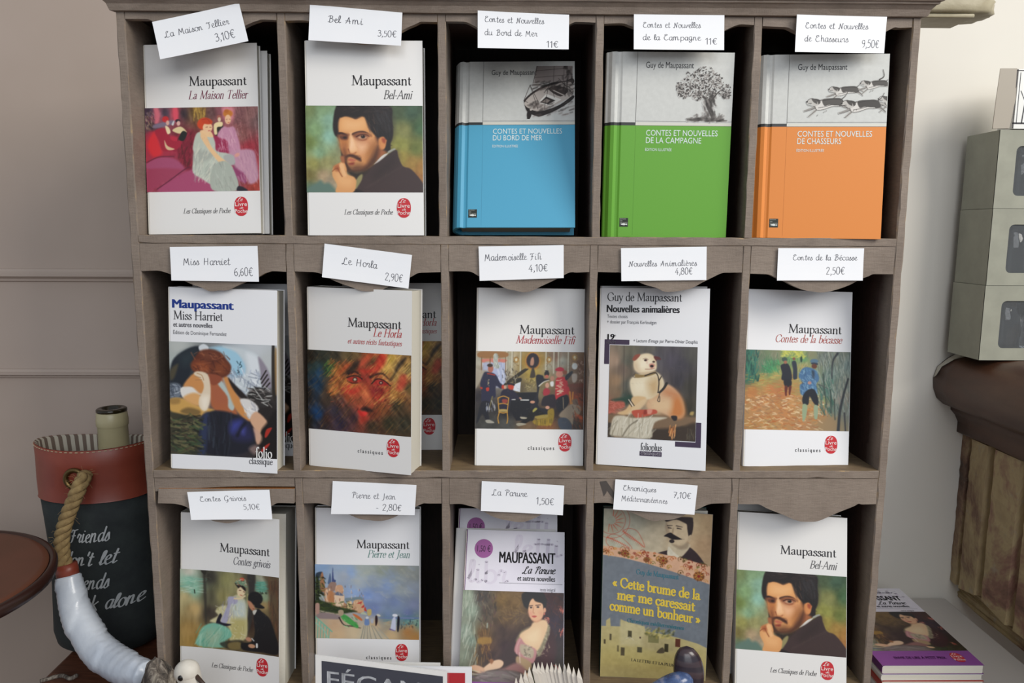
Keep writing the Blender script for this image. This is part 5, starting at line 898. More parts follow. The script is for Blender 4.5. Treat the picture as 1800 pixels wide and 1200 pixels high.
# pilaster, seen from its side: a narrow strip by the wall, a groove, broad flutes
pl = [(YW-.0005, .592), (.237, .592), (.235, .597), (.228, .597), (.226, .590), (.192, .589), (.189, .598), (.180, .598), (.177, .589), (.13, .589), (.127, .598), (.118, .598), (.115, .589), (-.16, .589), (-.16, 1.2), (YW-.0005, 1.2)]
R = random.Random(9); rings = []
for k in range(25):
    z = -.262-(.458-.262)*k/24-(.004 if k == 24 else 0)
    rings.append([(x+R.uniform(-.0007, .0007), y, z-(.004*math.sin(y*60) if k == 24 else 0)) for y, x in pl])
fixn(mesh('pilaster', *loft(rings), mm, mn, (.8, .05, -1.2)))
rings = []
for k in range(16):
    z = -.46-(.49+.0-.46)*k/15*1.0
    rings.append([(x, y, z) for x, y in ((.606+R.uniform(-.002, .002), YW-.0005), (.604+R.uniform(-.002, .002), .2), (.604, .05), (.604, -.16), (1.2, -.16), (1.2, YW-.0005))])
fixn(mesh('plinth_moulding', *loft(rings), mm, mn, (.8, .05, -1.2)))
bl = []
for k in range(30):
    z = -.488-(.72)*k/29; bl.append([(x, y, max(z, -1.2)) for x, y in ((.7225+R.uniform(-.001, .001), YW-.0005), (.7225, .05), (.7225, -.16), (1.2, -.16), (1.2, YW-.0005))])
fixn(mesh('base_block', *loft(bl), pmat('mantel_base', '4b4238', '5f5546', 16, .7, bump=.4), mn, (.8, .05, -1.2)))

# ---------------------------------------------------------------- three gift boxes stacked on the mantelpiece, with a small printed box on top
mbox = pmat('box_greige', '99998a', '8e8e80', 30, .6); mgl = mat('window_film', 'ffffff', .06, Transmission_Weight=1.0, IOR=1.02, Alpha=.35) if False else mat('window_film', 'eef4f8', .08, spec=.6, Alpha=.05)
mglass = mat('tumbler_glass', 'e8eef2', .02, Transmission_Weight=1.0, IOR=1.42); mdk = mat('box_inside', '1d1917', .9, spec=.1)
BL = ['lowest grey-green gift box of the stack on the mantelpiece', 'middle grey-green gift box of the stack on the mantelpiece', 'topmost grey-green gift box of the stack on the mantelpiece']
for k in range(3):
    x0 = .553+(.0, .0012, .0018)[k]; x1 = x0+.17; y0 = .169+.0012*k; y1 = .2345; z0 = -.1499+.0893*k; z1 = z0+.0889; b = (x0+.08, .2, z0)
    t = thing('gift_box', BL[k], 'box', b, 'gift boxes on the mantelpiece')
    # box as walls, its front with a rounded window
    wx0, wx1, wz0, wz1 = x0+.021, x1-.021, z0+.0145, z1-.018
    win = []
    for cx, cz, a0 in ((wx1-.006, wz1-.006, 0), (wx0+.006, wz1-.006, 90), (wx0+.006, wz0+.006, 180), (wx1-.006, wz0+.006, 270)):
        for j in range(5): a = math.radians(a0+j*22.5); win.append((cx+.006*math.cos(a), cz+.006*math.sin(a)))
    cor = [(x1, z1), (x0, z1), (x0, z0), (x1, z0)]; V = [(x, y, z) for y in (y0, y0+.0012) for x, z in win+cor]; Fc = []
    for q in range(4):
        for j in range(4): Fc.append((20+q, q*5+j, q*5+j+1)); Fc.append((44+q, 24+q*5+j+1, 24+q*5+j))
        a, b_ = q*5+4, ((q+1) % 4)*5; Fc.append((20+q, a, b_, 20+(q+1) % 4)); Fc.append((44+q, 44+(q+1) % 4, 24+b_, 24+a))
    for j in range(20): Fc.append((j, (j+1) % 20, 24+(j+1) % 20, 24+j))
    fixn(mesh('front_panel', V, Fc, mbox, t, b))
    sides = merge(box(x0, x0+.0012, y0+.0012, y1, z0, z1), box(x1-.0012, x1, y0+.0012, y1, z0, z1), box(x0+.0012, x1-.0012, y0+.0012, y1, z0, z0+.0012), box(x0+.0012, x1-.0012, y0+.0012, y1, z1-.0012, z1), box(x0+.0012, x1-.0012, y1-.0012, y1, z0+.0012, z1-.0012))
    mesh('box_body', *sides, mbox, t, b)
    mesh('window_film', *box(wx0-.003, wx1+.003, y0+.0013, y0+.0015, wz0-.003, wz1+.003), mgl, t, b)
    for j in range(3):
        cx = x0+.045+j*.045; cz = z0+.0013
        mesh('glass_jar', *lathe([(0, cz), (.017, cz), (.0195, cz+.01), (.0185, cz+.02), (.0198, cz+.03), (.0185, cz+.04), (.0195, cz+.05), (.015, cz+.058), (.015, cz+.063), (.0165, cz+.068), (.0165, cz+.075), (0, cz+.076)], (cx, .2), 20), mglass, t, b, smooth=True)
    mesh('tray_dark_liner', *merge(box(x0+.0016, x1-.0016, .224, .2265, z0+.0016, z1-.0016), box(x0+.0013, x0+.002, y0+.003, .224, z0+.0013, z1-.0013), box(x1-.002, x1-.0013, y0+.003, .224, z0+.0013, z1-.0013), box(x0+.002, x1-.002, y0+.003, .224, z1-.002, z1-.0013), box(x0+.002, x1-.002, y0+.003, .224, z0+.00121, z0+.00129)), mdk, t, b)  # back tray plus dark liner sheets, added to shade the inside behind the window
b = (.555, .17, .1180); mb = thing('small_box', 'small white printed box with black line drawing on top of the gift boxes', 'box', b)
x0, z0 = .5445+.001, .1188
mesh('sleeve', *merge(box(x0+.0235, x0+.085, .1705, .20, z0, z0+.0655)), mat('sleeve_white', 'e2e2de', .4), mb, b)
mesh('lid_flap', [(x0, .171, z0), (x0+.0185, .1700, z0+.0003), (x0+.0225, .1700, z0+.033), (x0+.0215, .1705, z0+.0665), (x0+.003, .1715, z0+.0665), (x0+.001, .1712, z0+.03)]+[(x0+.001, .174, z0), (x0+.0185, .174, z0+.0003), (x0+.0225, .174, z0+.033), (x0+.0215, .174, z0+.0665), (x0+.004, .174, z0+.0665), (x0+.002, .174, z0+.03)], [(0, 1, 2, 5), (5, 2, 3, 4), (6, 11, 8, 7), (11, 10, 9, 8), (0, 6, 7, 1), (1, 7, 8, 2), (2, 8, 9, 3), (3, 9, 10, 4), (4, 10, 11, 5), (5, 11, 6, 0)], mat('lid_taupe', 'a39a8c', .5), mb, b)
V, Fc = [], []
for P, w in (([(.022, .001), (.022, .0655)], 5), ([(.026, .006), (.026, .062)], 3), ([(.022, .064), (.08, .064)], 5), ([(.022, .006), (.08, .006)], 9), ([(.032, .006), (.034, .03), (.031, .06)], 6), ([(.034, .03), (.028, .042)], 3), ([(.033, .04), (.045, .05)], 3), ([(.04, .006), (.042, .064)], 4), ([(.05, .006), (.047, .04), (.052, .064)], 5)):
    ribbon(V, Fc, P, [w*.0001]*len(P), lambda a, c: (x0+a, .1702, z0+c))
mesh('line_drawing', V, Fc, mat('ink_black', '1c1a24', .5), mb, b)
# ---------------------------------------------------------------- books
def rotm(yaw, lean, roll):
    return Matrix.Rotation(yaw, 3, 'Z') @ Matrix.Rotation(lean, 3, 'X') @ Matrix.Rotation(roll, 3, 'Y')
def placer(warp=None, e=.00012):
    if warp is None: return lambda x, z, e=e: (x, -e+0*x, z)
    return lambda x, z, e=e: (x, warp(x, z)-e, z)
def paperback(label, group, pose, W=.109, H=.178, T=.012, cov=None, spine=None, warp=None, cat='book', name='paperback'):
    t = thing(name, label, cat, pose[:3], group, rotm(*pose[3:]))
    cov = cov or mcov; c = .00035; r = min(.0022, T*.3)
    # wraparound cover: front board, rounded spine, back board
    out = [(W, 0)] if warp is None else []
    out += [(r, 0), (r*.3, r*.3), (0, r), (0, T-r), (r*.3, T-r*.3), (r, T), (W, T)]
    inn = [(x+(c if x < r*1.1 else 0), min(max(y, c), T-c)) for x, y in out][::-1]
    mesh('cover', *extrude(out+inn, 2, 0, H), [spine or cov], t)
    if warp is not None or True:
        N_ = 14 if warp is not None else 1; V = []; Fc = []
        f = warp or (lambda x, z: 0*x)
        M_ = 8 if warp is not None else 1; xa = r if warp is not None else r
        for s_ in (0, 1):
            for j in range(M_+1):
                for i in range(N_+1):
                    x = xa+(W-xa)*i/N_; z = H*j/M_; V.append((x, f(x, z)+(s_*.0004 if warp is not None else -.00005), z))
        q = (N_+1)*(M_+1)
        for j in range(M_):
            for i in range(N_):
                a = j*(N_+1)+i; Fc.append((a, a+1, a+N_+2, a+N_+1)); Fc.append((q+a+N_+1, q+a+N_+2, q+a+1, q+a))
        for j in range(M_): a = j*(N_+1)+N_; Fc.append((a, q+a, q+a+N_+1, a+N_+1))
        for i in range(N_): a = M_*(N_+1)+i; Fc.append((a, a+1, q+a+1, q+a)); Fc.append((i+1, i, q+i, q+i+1))
        if warp is not None: mesh('front_cover', V, Fc, cov, t, smooth=False)
        elif spine: mesh('front_cover', V[:4], Fc[:1], cov, t)
    mesh('page_block', *box(.0006, W-.0012, c, T-c, .0006, H-.0008), mpage, t)
    return t
def clone(src, label, group, pose):
    c = src.copy(); COL.objects.link(c); c.matrix_world = Matrix.Translation(pose[:3]) @ rotm(*pose[3:]).to_4x4(); c['label'] = label; c['group'] = group
    for ch in list(src.children):
        d = ch.copy(); COL.objects.link(d); d.parent = c
        for g in ch.children: e = g.copy(); COL.objects.link(e); e.parent = d
    return c
RED = 'c22a33'; BK = '2c2a2c'
def logo(t, pl_, cx=.0905, cz=.0255):
    o = flat('publisher_logo', ellipse_pts(cx, cz, .0066, .0091, 32, 2.3), RED, t, lambda x, z: pl_(x, z, .0002), label='red oval publisher logo')
    f = lambda x, z: pl_(x, z, .00035)
    text('logo_lettering', 'Le', cx-.0042, cx+.001, cz+.0048, .0036, 'brush', 'eee6e2', o, f, -.1); text('logo_lettering', 'Livre', cx-.0058, cx+.0056, cz+.0002, .0040, 'sans', 'eee6e2', o, f)
    text('logo_lettering', 'de', cx-.0018, cx+.0014, cz-.0024, .0020, 'brush', 'eee6e2', o, f, -.1); text('logo_lettering', 'Poche', cx-.0060, cx+.0060, cz-.0062, .0038, 'sans', 'eee6e2', o, f)
def livre(t, art, title, tc, tx0, za=.138, zt=.1255, zp=(.0398, .1192), sub=None, classic=False, warp=None, W=.109, ax=(.0432, .0985), lz=.0255, gain=1.0):
    pl_ = placer(warp)
    text('author_lettering', 'Maupassant', ax[0], ax[1], za, .0083, 'serif', BK, t, lambda x, z: pl_(x, z, .0002))
    text('title_lettering', title, tx0, .0988, zt, .0075, 'italic', tc, t, lambda x, z: pl_(x, z, .0002))
    if sub: text('subtitle_lettering', sub, .0433, .0988, zt-.0080, .0050, 'italic', tc, t, lambda x, z: pl_(x, z, .0002))
    art.build('cover_picture', .0003, W-.0003, zp[0], zp[1], t, lambda x, z: pl_(x, z, .0001), gain=gain)
    if classic: text('imprint_lettering', 'c l a s s i q u e s', .0535, .0797, lz-.0077, .0040, 'sans', BK, t, lambda x, z: pl_(x, z, .0002), .02)
    else: text('imprint_lettering', 'Les Classiques de Poche', .0348, .0800, lz-.0060, .0045, 'italic', '4c4a4a', t, lambda x, z: pl_(x, z, .0002))
    logo(t, pl_, cz=lz)
FLr = FL
G1 = 'paperbacks in the rack'
# row 1
P1 = (-.3543, .0158, FL[0]+.0002, -.0389, -.1006, -.0173)
b1 = paperback('white paperback with a picture of red-haired women on crimson sofas, first in the top row', G1, P1, T=.009)
livre(b1, art_salon(), 'La Maison Tellier', '7a3c50', .0425, .1393, .1268, (.0400, .1190))
b1b = paperback('plain white paperback edge showing behind the crimson sofa book', G1, (-.3503, .0285, FL[0]+.0002, -.05, -.11, -.012), T=.010, W=.1095, H=.1745)
P2 = (-.1987, -.0004, FL[0]+.0002, -.0041, -.0738, -.0043)
apor = art_portrait()
b2 = paperback('white paperback with a portrait of a bearded young man, in the top row', G1, P2, T=.022)
livre(b2, apor, 'Bel-Ami', '5a5858', .0725)
# hardcovers
def hardcover(label, pose, col, colname, art, abox, T, l2, x1a, x1b, name='hardcover_book'):
    W, H = .1165, .1705; t = thing(name, label, 'book', pose[:3], 'hardcovers in the top row', rotm(*pose[3:]))
    pr_ = [(W, 0), (.0130, 0), (.0112, .0009), (.0092, .0012), (.0078, .0006), (.0062, -.0002), (.0030, .0008), (.0006, .0035)]+[(.0006, T-.0035), (.0030, T-.0008), (.0062, T+.0002), (.0085, T-.0012), (.0130, T), (W, T)]
    if True: pr_[7:9] = [(.0004, .0040), (-.0016, T*.3), (-.0022, T*.5), (-.0016, T*.7), (.0004, T-.0040)]
    cin = [(x+(.0022 if x < .007 else 0), min(max(y, 0)+.0022, T-.0022) if y < T/2 else max(min(y, T)-.0022, .0022)) for x, y in pr_][::-1]
    mcl = pmat('cloth_'+colname, col, col, 200, .55, bump=.15, dist=.0002); mwh = pmat('cloth_grey_white', 'c9cac6', 'c2c3bf', 200, .5, bump=.12, dist=.0002); mst_ = mat('strip_charcoal', '2b2d2e', .5); mcr = mat('strip_cream', 'cfcdc2', .5)
    n_ = len(pr_); L = [0, .1042 if False else .1040, .1068, H]; cols = [0, 2, 1]; V = []; Fc = []; mi = []; full = pr_+cin; m_ = len(full)
    for z in L:
        for x, y in full: V.append((x, y, z))
    for j in range(3):
        for i in range(m_):
            k = (i+1) % m_; Fc.append((j*m_+k, j*m_+i, (j+1)*m_+i, (j+1)*m_+k)); mi.append(cols[j])
    Fc += [tuple(range(m_)), tuple(range(4*m_-1, 3*m_-1, -1))]; mi += [0, 1]
    o = fixn(mesh('cover', V, Fc, [mcl, mwh, mst_], t, mi=mi))
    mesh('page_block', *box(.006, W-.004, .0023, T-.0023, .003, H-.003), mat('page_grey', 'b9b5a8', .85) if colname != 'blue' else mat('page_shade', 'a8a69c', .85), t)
    pl_ = placer(None)
    flat('cream_strip', [(.0264, .1041), (W, .1041), (W, .1068), (.0264, .1068)], mcr, t, lambda x, z: pl_(x, z, .00008))
    V, F_ = [], []
    for P, w in (([(.0264, .1068), (.0264, H)], .00016), ([(.0264, .108), (W, .108)], .00012), ([(.0264, .1041), (W, .1041)], .0001)):
        ribbon(V, F_, P, [w, w], lambda a, b: pl_(a, b, .00014))
    mesh('rule_lines', V, F_, mat('rule_grey', '55534f', .6), t)
    V, F_ = [], []; ribbon(V, F_, [(.0266, .002), (.0266, .104)], [.00009]*2, lambda a, b: pl_(a, b, .0001)); mesh('rule_lines', V, F_, mat('rule_'+colname, tuple(x*.8 for x in lin(col)[:3])+(1,), .6), t)
    text('author_lettering', 'Guy de Maupassant', .0345, .0790, .1562, .0058, 'sans', '2f2f33', t, lambda x, z: pl_(x, z, .0002))
    text('title_lettering', 'CONTES ET NOUVELLES', .0366, .1040, .0948, .0056, 'sans', 'd8e4e2', t, lambda x, z: pl_(x, z, .0002))
    text('title_lettering', l2, .0366, x1b, .0880, .0056, 'sans', 'd8e4e2', t, lambda x, z: pl_(x, z, .0002))
    text('edition_lettering', 'ÉDITION ILLUSTRÉE', .0362, .0612, .0808, .0026, 'sans', 'd8e4e2', t, lambda x, z: pl_(x, z, .0002))
    art.build('cover_drawing', *abox, t, lambda x, z: pl_(x, z, .0002), cut=True, rough=.5)
    lg = flat('publisher_logo', [(.0140, .0098), (.0222, .0098), (.0222, .0180), (.0140, .0180)], '22261f', t, lambda x, z: pl_(x, z, .0002), label='small black square publisher mark with a white fish')
    flat('logo_fish', [(.0148, .0122), (.0160, .0116), (.0185, .0111), (.0203, .0118), (.0214, .0112), (.0213, .0128), (.0203, .0122), (.0185, .0131), (.0165, .0128)], 'd8dcd8', lg, lambda x, z: pl_(x, z, .0003))
    for k_, s_ in enumerate(('ÉDITIONS', 'DES', 'FALAISES')): text('logo_lettering', s_, .0146, (.0200, .0168, .0216)[k_], .0166-.0018*k_, .0011, 'sans', 'a8aca4', lg, lambda x, z: pl_(x, z, .0003))
    return t
hb = hardcover('blue and grey-white hardcover with an ink drawing of a sailing boat', (-.0631, .0179, .0030, -.0471, -.2982, -.0047), '4a9ec0', 'blue', art_boat(), (.040-.0035, .1165, .110, .165+.0005), .027, 'DU BORD DE MER', 0, .0848)
hg = hardcover('green and grey-white hardcover with an ink drawing of a tree', (.0818, .0147, FL[0]+.0002, -.0130, -.0007, .0055), '5f9f2c', 'green', art_tree(), (.055, .1162, .1058, .158), .017, 'DE LA CAMPAGNE', 0, .0888)
ho = hardcover('orange and grey-white hardcover with an ink drawing of running hounds', (.2234, .0081, FL[0]+.0002, -.1096, -.0800, .0077), 'd98232', 'orange', art_hounds(), (.037, .1160, .112, .160), .018, 'DE CHASSEURS', 0, .0765)

# row 2
P6 = (-.3421, .0059, FL[1]+.0003, -.0882, -.0398, .0230)
def folio_front(t, art):
    pl_ = placer(None); f = lambda x, z: pl_(x, z, .0002)
    text('author_lettering', 'Maupassant', .0050, .0650, .1582, .0086, 'sans', '233c8c', t, f, .07); text('title_lettering', 'Miss Harriet', .0054, .0546, .1472, .0080, 'serif', '38363a', t, f)
    text('subtitle_lettering', 'et autres nouvelles', .0054, .0443, .1400, .0048, 'sans', '55545a', t, f, .03); text('editor_lettering', 'Édition de Dominique Fernandez', .0052, .0582, .1328, .0038, 'sans', '5c5b60', t, f)
    art.build('cover_picture', .0008, .1077, .0145, .1255, t, lambda x, z: pl_(x, z, .0001))
    text('publisher_logo', 'folio', .0862, .1030, .0150, .0098, 'serif', 'ecebe8', t, lambda x, z: pl_(x, z, .0003), .1); text('publisher_logo', 'classique', .0798, .1034, .0086, .0062, 'serif', '3c3b40', t, f)
asl = art_sleeper()
b6 = paperback('white paperback with a woman resting her head on her arm, first in the middle row', G1, P6, W=.108, T=.020, cov=mcov2); folio_front(b6, asl)
b6b = clone(b6, 'second copy of the resting woman paperback, mostly hidden behind the first', G1, (-.3338, .0500, FL[1]+.0003, -.03, -.06, 0))
P7 = (-.2090, .0156, FL[1]+.0003, -.2542, .0221-.04, .0126)
b7 = paperback('thick white paperback with a blurred red and yellow face, turned to show its page edges', G1, P7, T=.028)
fart = art_face(); livre(b7, fart, 'Le Horla', 'b43c3c', .0697, .1415, .1332, (.0378, .1168), 'et autres récits fantastiques', True)
b7b = clone(b7, 'second copy of the blurred face paperback, half hidden behind the first', G1, (-.1842, .0690, FL[1]+.0003, .02, -.06, 0))
P8 = (-.0435, .0156, FL[1]+.0003, .0038, -.1387, .0104)
b8 = paperback('white paperback with a painting of uniformed men around a piano', G1, P8, T=.026)
livre(b8, art_salon_men(), 'Mademoiselle Fifi', 'b43c44', .0397, .1326, .1229, (.0370, .1146), None, True, lz=.0240)
P9 = (.0783, .0203, FL[1]+.0003, -.2533, -.1458, -.0144)
def anim_front(t, art):
    pl_ = placer(None); f = lambda x, z: pl_(x, z, .0002); f3 = lambda x, z: pl_(x, z, .00035)
    text('author_lettering', 'Guy de Maupassant', .0080, .0815, .1652, .0080, 'serif', '2c2a2e', t, f); text('title_lettering', 'Nouvelles animalières', .0080, .0793, .1537, .0076, 'sans', '242226', t, f, .045)
    text('subtitle_lettering', 'Textes choisis', .0084, .0287, .1478, .0036, 'sans', '444248', t, f); text('subtitle_lettering', '+ dossier par François Kerlouégan', .0084, .0573, .1423, .0036, 'sans', '444248', t, f); text('subtitle_lettering', '+ Lecture d’image par Pierre-Olivier Douphis', .0352, .0975, .1240, .0036, 'sans', '343238', t, f)
    flat('purple_corner', [(.0064, .1014), (.0064, .1262), (.0312, .1262), (.0312, .1212), (.0114, .1212), (.0114, .1014)], '3e3148', t, f, label='dark purple corner bracket'); flat('purple_corner', [(.0784, .0222), (.1029, .0222), (.1029, .0468), (.0979, .0468), (.0979, .0272), (.0784, .0272)], '3e3148', t, f, label='dark purple corner bracket')
    text('series_lettering', '19', .0094, .0160, .1262, .0058, 'sans', '242226', t, f3, .05); text('series_lettering', 'e', .0162, .0176, .1296, .0022, 'sans', '242226', t, f3); text('series_lettering', 'siècle', .0080, .0174, .1220, .0040, 'sans', 'b4b0bc', t, f3, .01)
    art.build('cover_picture', .0119, .0976, .0280, .1206, t, lambda x, z: pl_(x, z, .0003))
    text('publisher_logo', 'folioplus', .0446, .0655, .0170, .0066, 'serif', '2c2a2e', t, f, .1); flat('logo_box', [(.0440, .0113), (.0656, .0113), (.0656, .0158), (.0440, .0158)], '3e3148', t, f); text('publisher_logo', 'classiques', .0450, .0646, .0126, .0036, 'sans', 'dad8de', t, f3, .004)
b9 = paperback('white paperback with a painting of a seated cream dog in a harness', G1, P9, W=.108, T=.007, cov=mcov2); anim_front(b9, art_dog())
b9b = clone(b9, 'second copy of the cream dog paperback, its right edge showing behind the first', G1, (.0835, .0415, FL[1]+.0003, -.05, -.07, 0))
P10 = (.2260, .0144, FL[1]+.0003, .0499, -.1461, .0311)
b10 = paperback('white paperback with three walkers in an autumn wood, last in the middle row', G1, P10, T=.007, cov=mcov2)
livre(b10, art_wood(), 'Contes de la bécasse', 'b06058', .0297, .1353, .1256, (.0370, .1172), None, True, lz=.0232)

# row 3
Z3 = FL[2]+.0003
yb = math.tan(.19)
wg = lambda x, z: -(x*.135+x*x*.9)*(.93+.4*z)
b11 = paperback('thick white paperback with lifting cover, woman and boy in a beach cabin', G1, (-.3439, .0010, Z3, -.020, -.1287, .0031), T=.034, warp=wg)
livre(b11, art_cabin(), 'Contes grivois', '55545a', .0580, .1405, .1287, (.0414, .1203), warp=wg, lz=.0285)
P12 = (-.2101, .0186, Z3, -.0349, -.0914, .0009)
b12 = paperback('white paperback with a seaside promenade and villas', G1, P12, T=.010, cov=mcov2)
livre(b12, art_beach(), 'Pierre et Jean', '6a9088', .0548, .1364, .1268, (.0404, .1186), None, True, lz=.0268)
mlil = pmat('cover_lilac_grey', 'e8e5ec', 'dcd6e2', 10, .3)
lady = art_lady()
def parure_front(t, H=.178, first=True):
    pl_ = placer(None); dz = H-.178; R_ = .1056 if H < .17 else .1088
    f = lambda x, z: pl_(x, z+dz, .0003); f0 = lambda x, z: pl_(x, z+dz, .00012); k = 1
    for s_, x0, x1, z, h in (('libr', .004, .046, .124, .021), ('letti', .052, .103, .152, .019)): text('background_lettering', s_, x0, x1, z, h, 'round', 'dbd4e1', t, f0, -.3)
    flat('price_disc', ellipse_pts(.0200, .1585*k, .0098, .0098*k), 'a45c9c', t, f, label='mauve disc with the price'); text('price_lettering', '1,50 €', .0132, .0272, .1553*k, .0066, 'sans', '3a2038', t, lambda x, z: pl_(x, z+dz, .00045))
    text('author_lettering', 'MAUPASSANT', .0371, .0960, .1447*k, .0118*k, 'sans', '1f1c20', t, f, .03); text('title_lettering', 'La Parure', .0615, .0955, .1343*k, .0070*k, 'brush', '1f1c20', t, f, .15)
    text('subtitle_lettering', 'et autres nouvelles', .0568, .0962, .1268*k, .0056*k, 'sans', '2a272b', t, f, .02); text('edition_lettering', 'texte intégral', .0807, .0965, .1168*k, .0036*k, 'sans', '55505a', t, f)
    V, F_ = [], []; ribbon(V, F_, [(.0376, .1240*k), (.1040, .1240*k)], [.00014]*2, lambda a, b: f(a, b)); mesh('rule_line', V, F_, mat('ink_rule', '4c484c', .5), t)
    lady.build('cover_picture', .0002, R_, .0285, .1158, t, lambda x, z: pl_(x, z+dz, .0002))
    flat('purple_band', [(.0, -dz+.0002), (R_, -dz+.0002), (R_, .0285), (.0, .0285)], '8c4a96', t, f0)
    if H > .17: text('band_lettering', 'ENVIE DE LIRE À PETIT PRIX', .0200, .0760, .0125*k, .0048, 'sans', '5a2464', t, f, .02); logo(t, lambda x, z, e=0: pl_(x, z, e+.0002), cx=.0890, cz=.0150)
G3 = 'copies of the lady in pink paperback'
p13 = (-.0596, -.0214, Z3, -.0251, -.5314, .0198)
b13 = paperback('lilac-topped paperback with a lady in a pink bodice, front copy of three in the rack', G3, p13, W=.106, H=.1655, T=.007, cov=mlil, spine=mat('spine_purple', '743c80', .4)); parure_front(b13, .1655)
b13b = paperback('lilac-topped lady in pink paperback, rearmost and highest of the three in the rack', G3, (-.0673, .0033, Z3, -.0422, -.4802, .0006), W=.109, H=.178, T=.007, cov=mlil, spine=mat('spine_purple', '743c80', .4)); parure_front(b13b)
b13c = paperback('lilac-topped paperback edge sandwiched between the front and rear lady in pink copies', G3, (-.0690, -.0075, Z3, -.035, -.520, .002), W=.1085, H=.1615, T=.005, cov=mcov)
# the slate book
wc = lambda x, z: -.016*(x/.109)**1.7*(.35+.65*z/.178)
b14 = paperback('slate-blue paperback with a moustached man, a floral band and a white village', G1, (.0873, .0160, Z3, -.020, -.1003, .0122), T=.012, warp=wc, cov=mat('cover_slate', '6f747a', .3), spine=mat('spine_teal', '1f4a44', .4))
pl14 = placer(wc); art_town().build('cover_picture', .0002, .1088, .0002, .1778, b14, lambda x, z: pl14(x, z, .0001))
f14 = lambda x, z: pl14(x, z, .0003)
text('author_lettering', 'Guy de Maupassant', .0350, .0780, .1105, .0050, 'serif', '3c7484', b14, f14, .25, -.075)
for s_, x0, x1, z in (('« Cette brume de la', .0110, .1000, .0965), ('mer me caressait', .0160, .0950, .0832), ('comme un bonheur »', .0085, .1010, .0715)): text('title_lettering', s_, x0, x1, z, .0098, 'slab', 'd8bc48', b14, f14, .1, -.105)
text('subtitle_lettering', 'Chroniques méditerranéennes', .0270, .0850, .0592, .0040, 'serif', '34707c', b14, f14, .2, -.09); text('publisher_lettering', 'LA LETTRE ET LA PLUME', .0323, .0800, .0180, .0027, 'serif', '3c3a34', b14, f14, .3, -.09)
P15 = (.2220, -.0060, Z3, -.1459, -.2331, .0072)
b15 = clone(b2, 'white paperback with a portrait of a bearded young man, last in the bottom row', G1, P15)
b15b = paperback('plain white paperback peeping out behind the bearded man book of the bottom row', G1, (.2200, .0220, Z3, -.12, -.235, 0), W=.105, T=.008)
b12r = paperback('dark-topped paperback lying back behind the bearded man book of the bottom row', G1, (.2205, .0520, Z3, -.02, -.16, 0), W=.11, H=.185, T=.008, cov=mat('cover_dark_grey', '6c6a66', .5))  # cover in one even dark grey
# the flat pile on the table at the right
mfl = Matrix.Rotation(-math.pi/2, 3, 'X')
def flatbook(label, x, y, z, T, cov, spine, yw, W=.109, H=.177):
    t = paperback(label, 'pile of paperbacks lying right of the rack', (0, 0, 0, 0, 0, 0), W=W, H=H, T=T, cov=cov, spine=spine)
    t.matrix_world = Matrix.Translation((x, y, z)) @ (Matrix.Rotation(yw, 3, 'Z') @ mfl).to_4x4(); return t
zt = -.4530
f1 = flatbook('lady in pink paperback lying flat on top of the pile right of the rack', .3872, .0222, zt, .0098, mlil, mat('spine_purple', '743c80', .4), 0); parure_front(f1, .1779)
flatbook('white-paged paperback second from the top of the flat pile', .3865, .0215, zt-.0102, .0062, mlil, mcov, .004)
flatbook('paperback with a red cover third in the flat pile', .3870, .0205, zt-.0168, .0095, mat('cover_red', 'b8483c', .4), mat('cover_red', 'b8483c', .4), -.004)
flatbook('lowest white paperback of the flat pile', .3870, .0225, zt-.0266, -ZT+zt-.0268, mcov, mcov, .002)
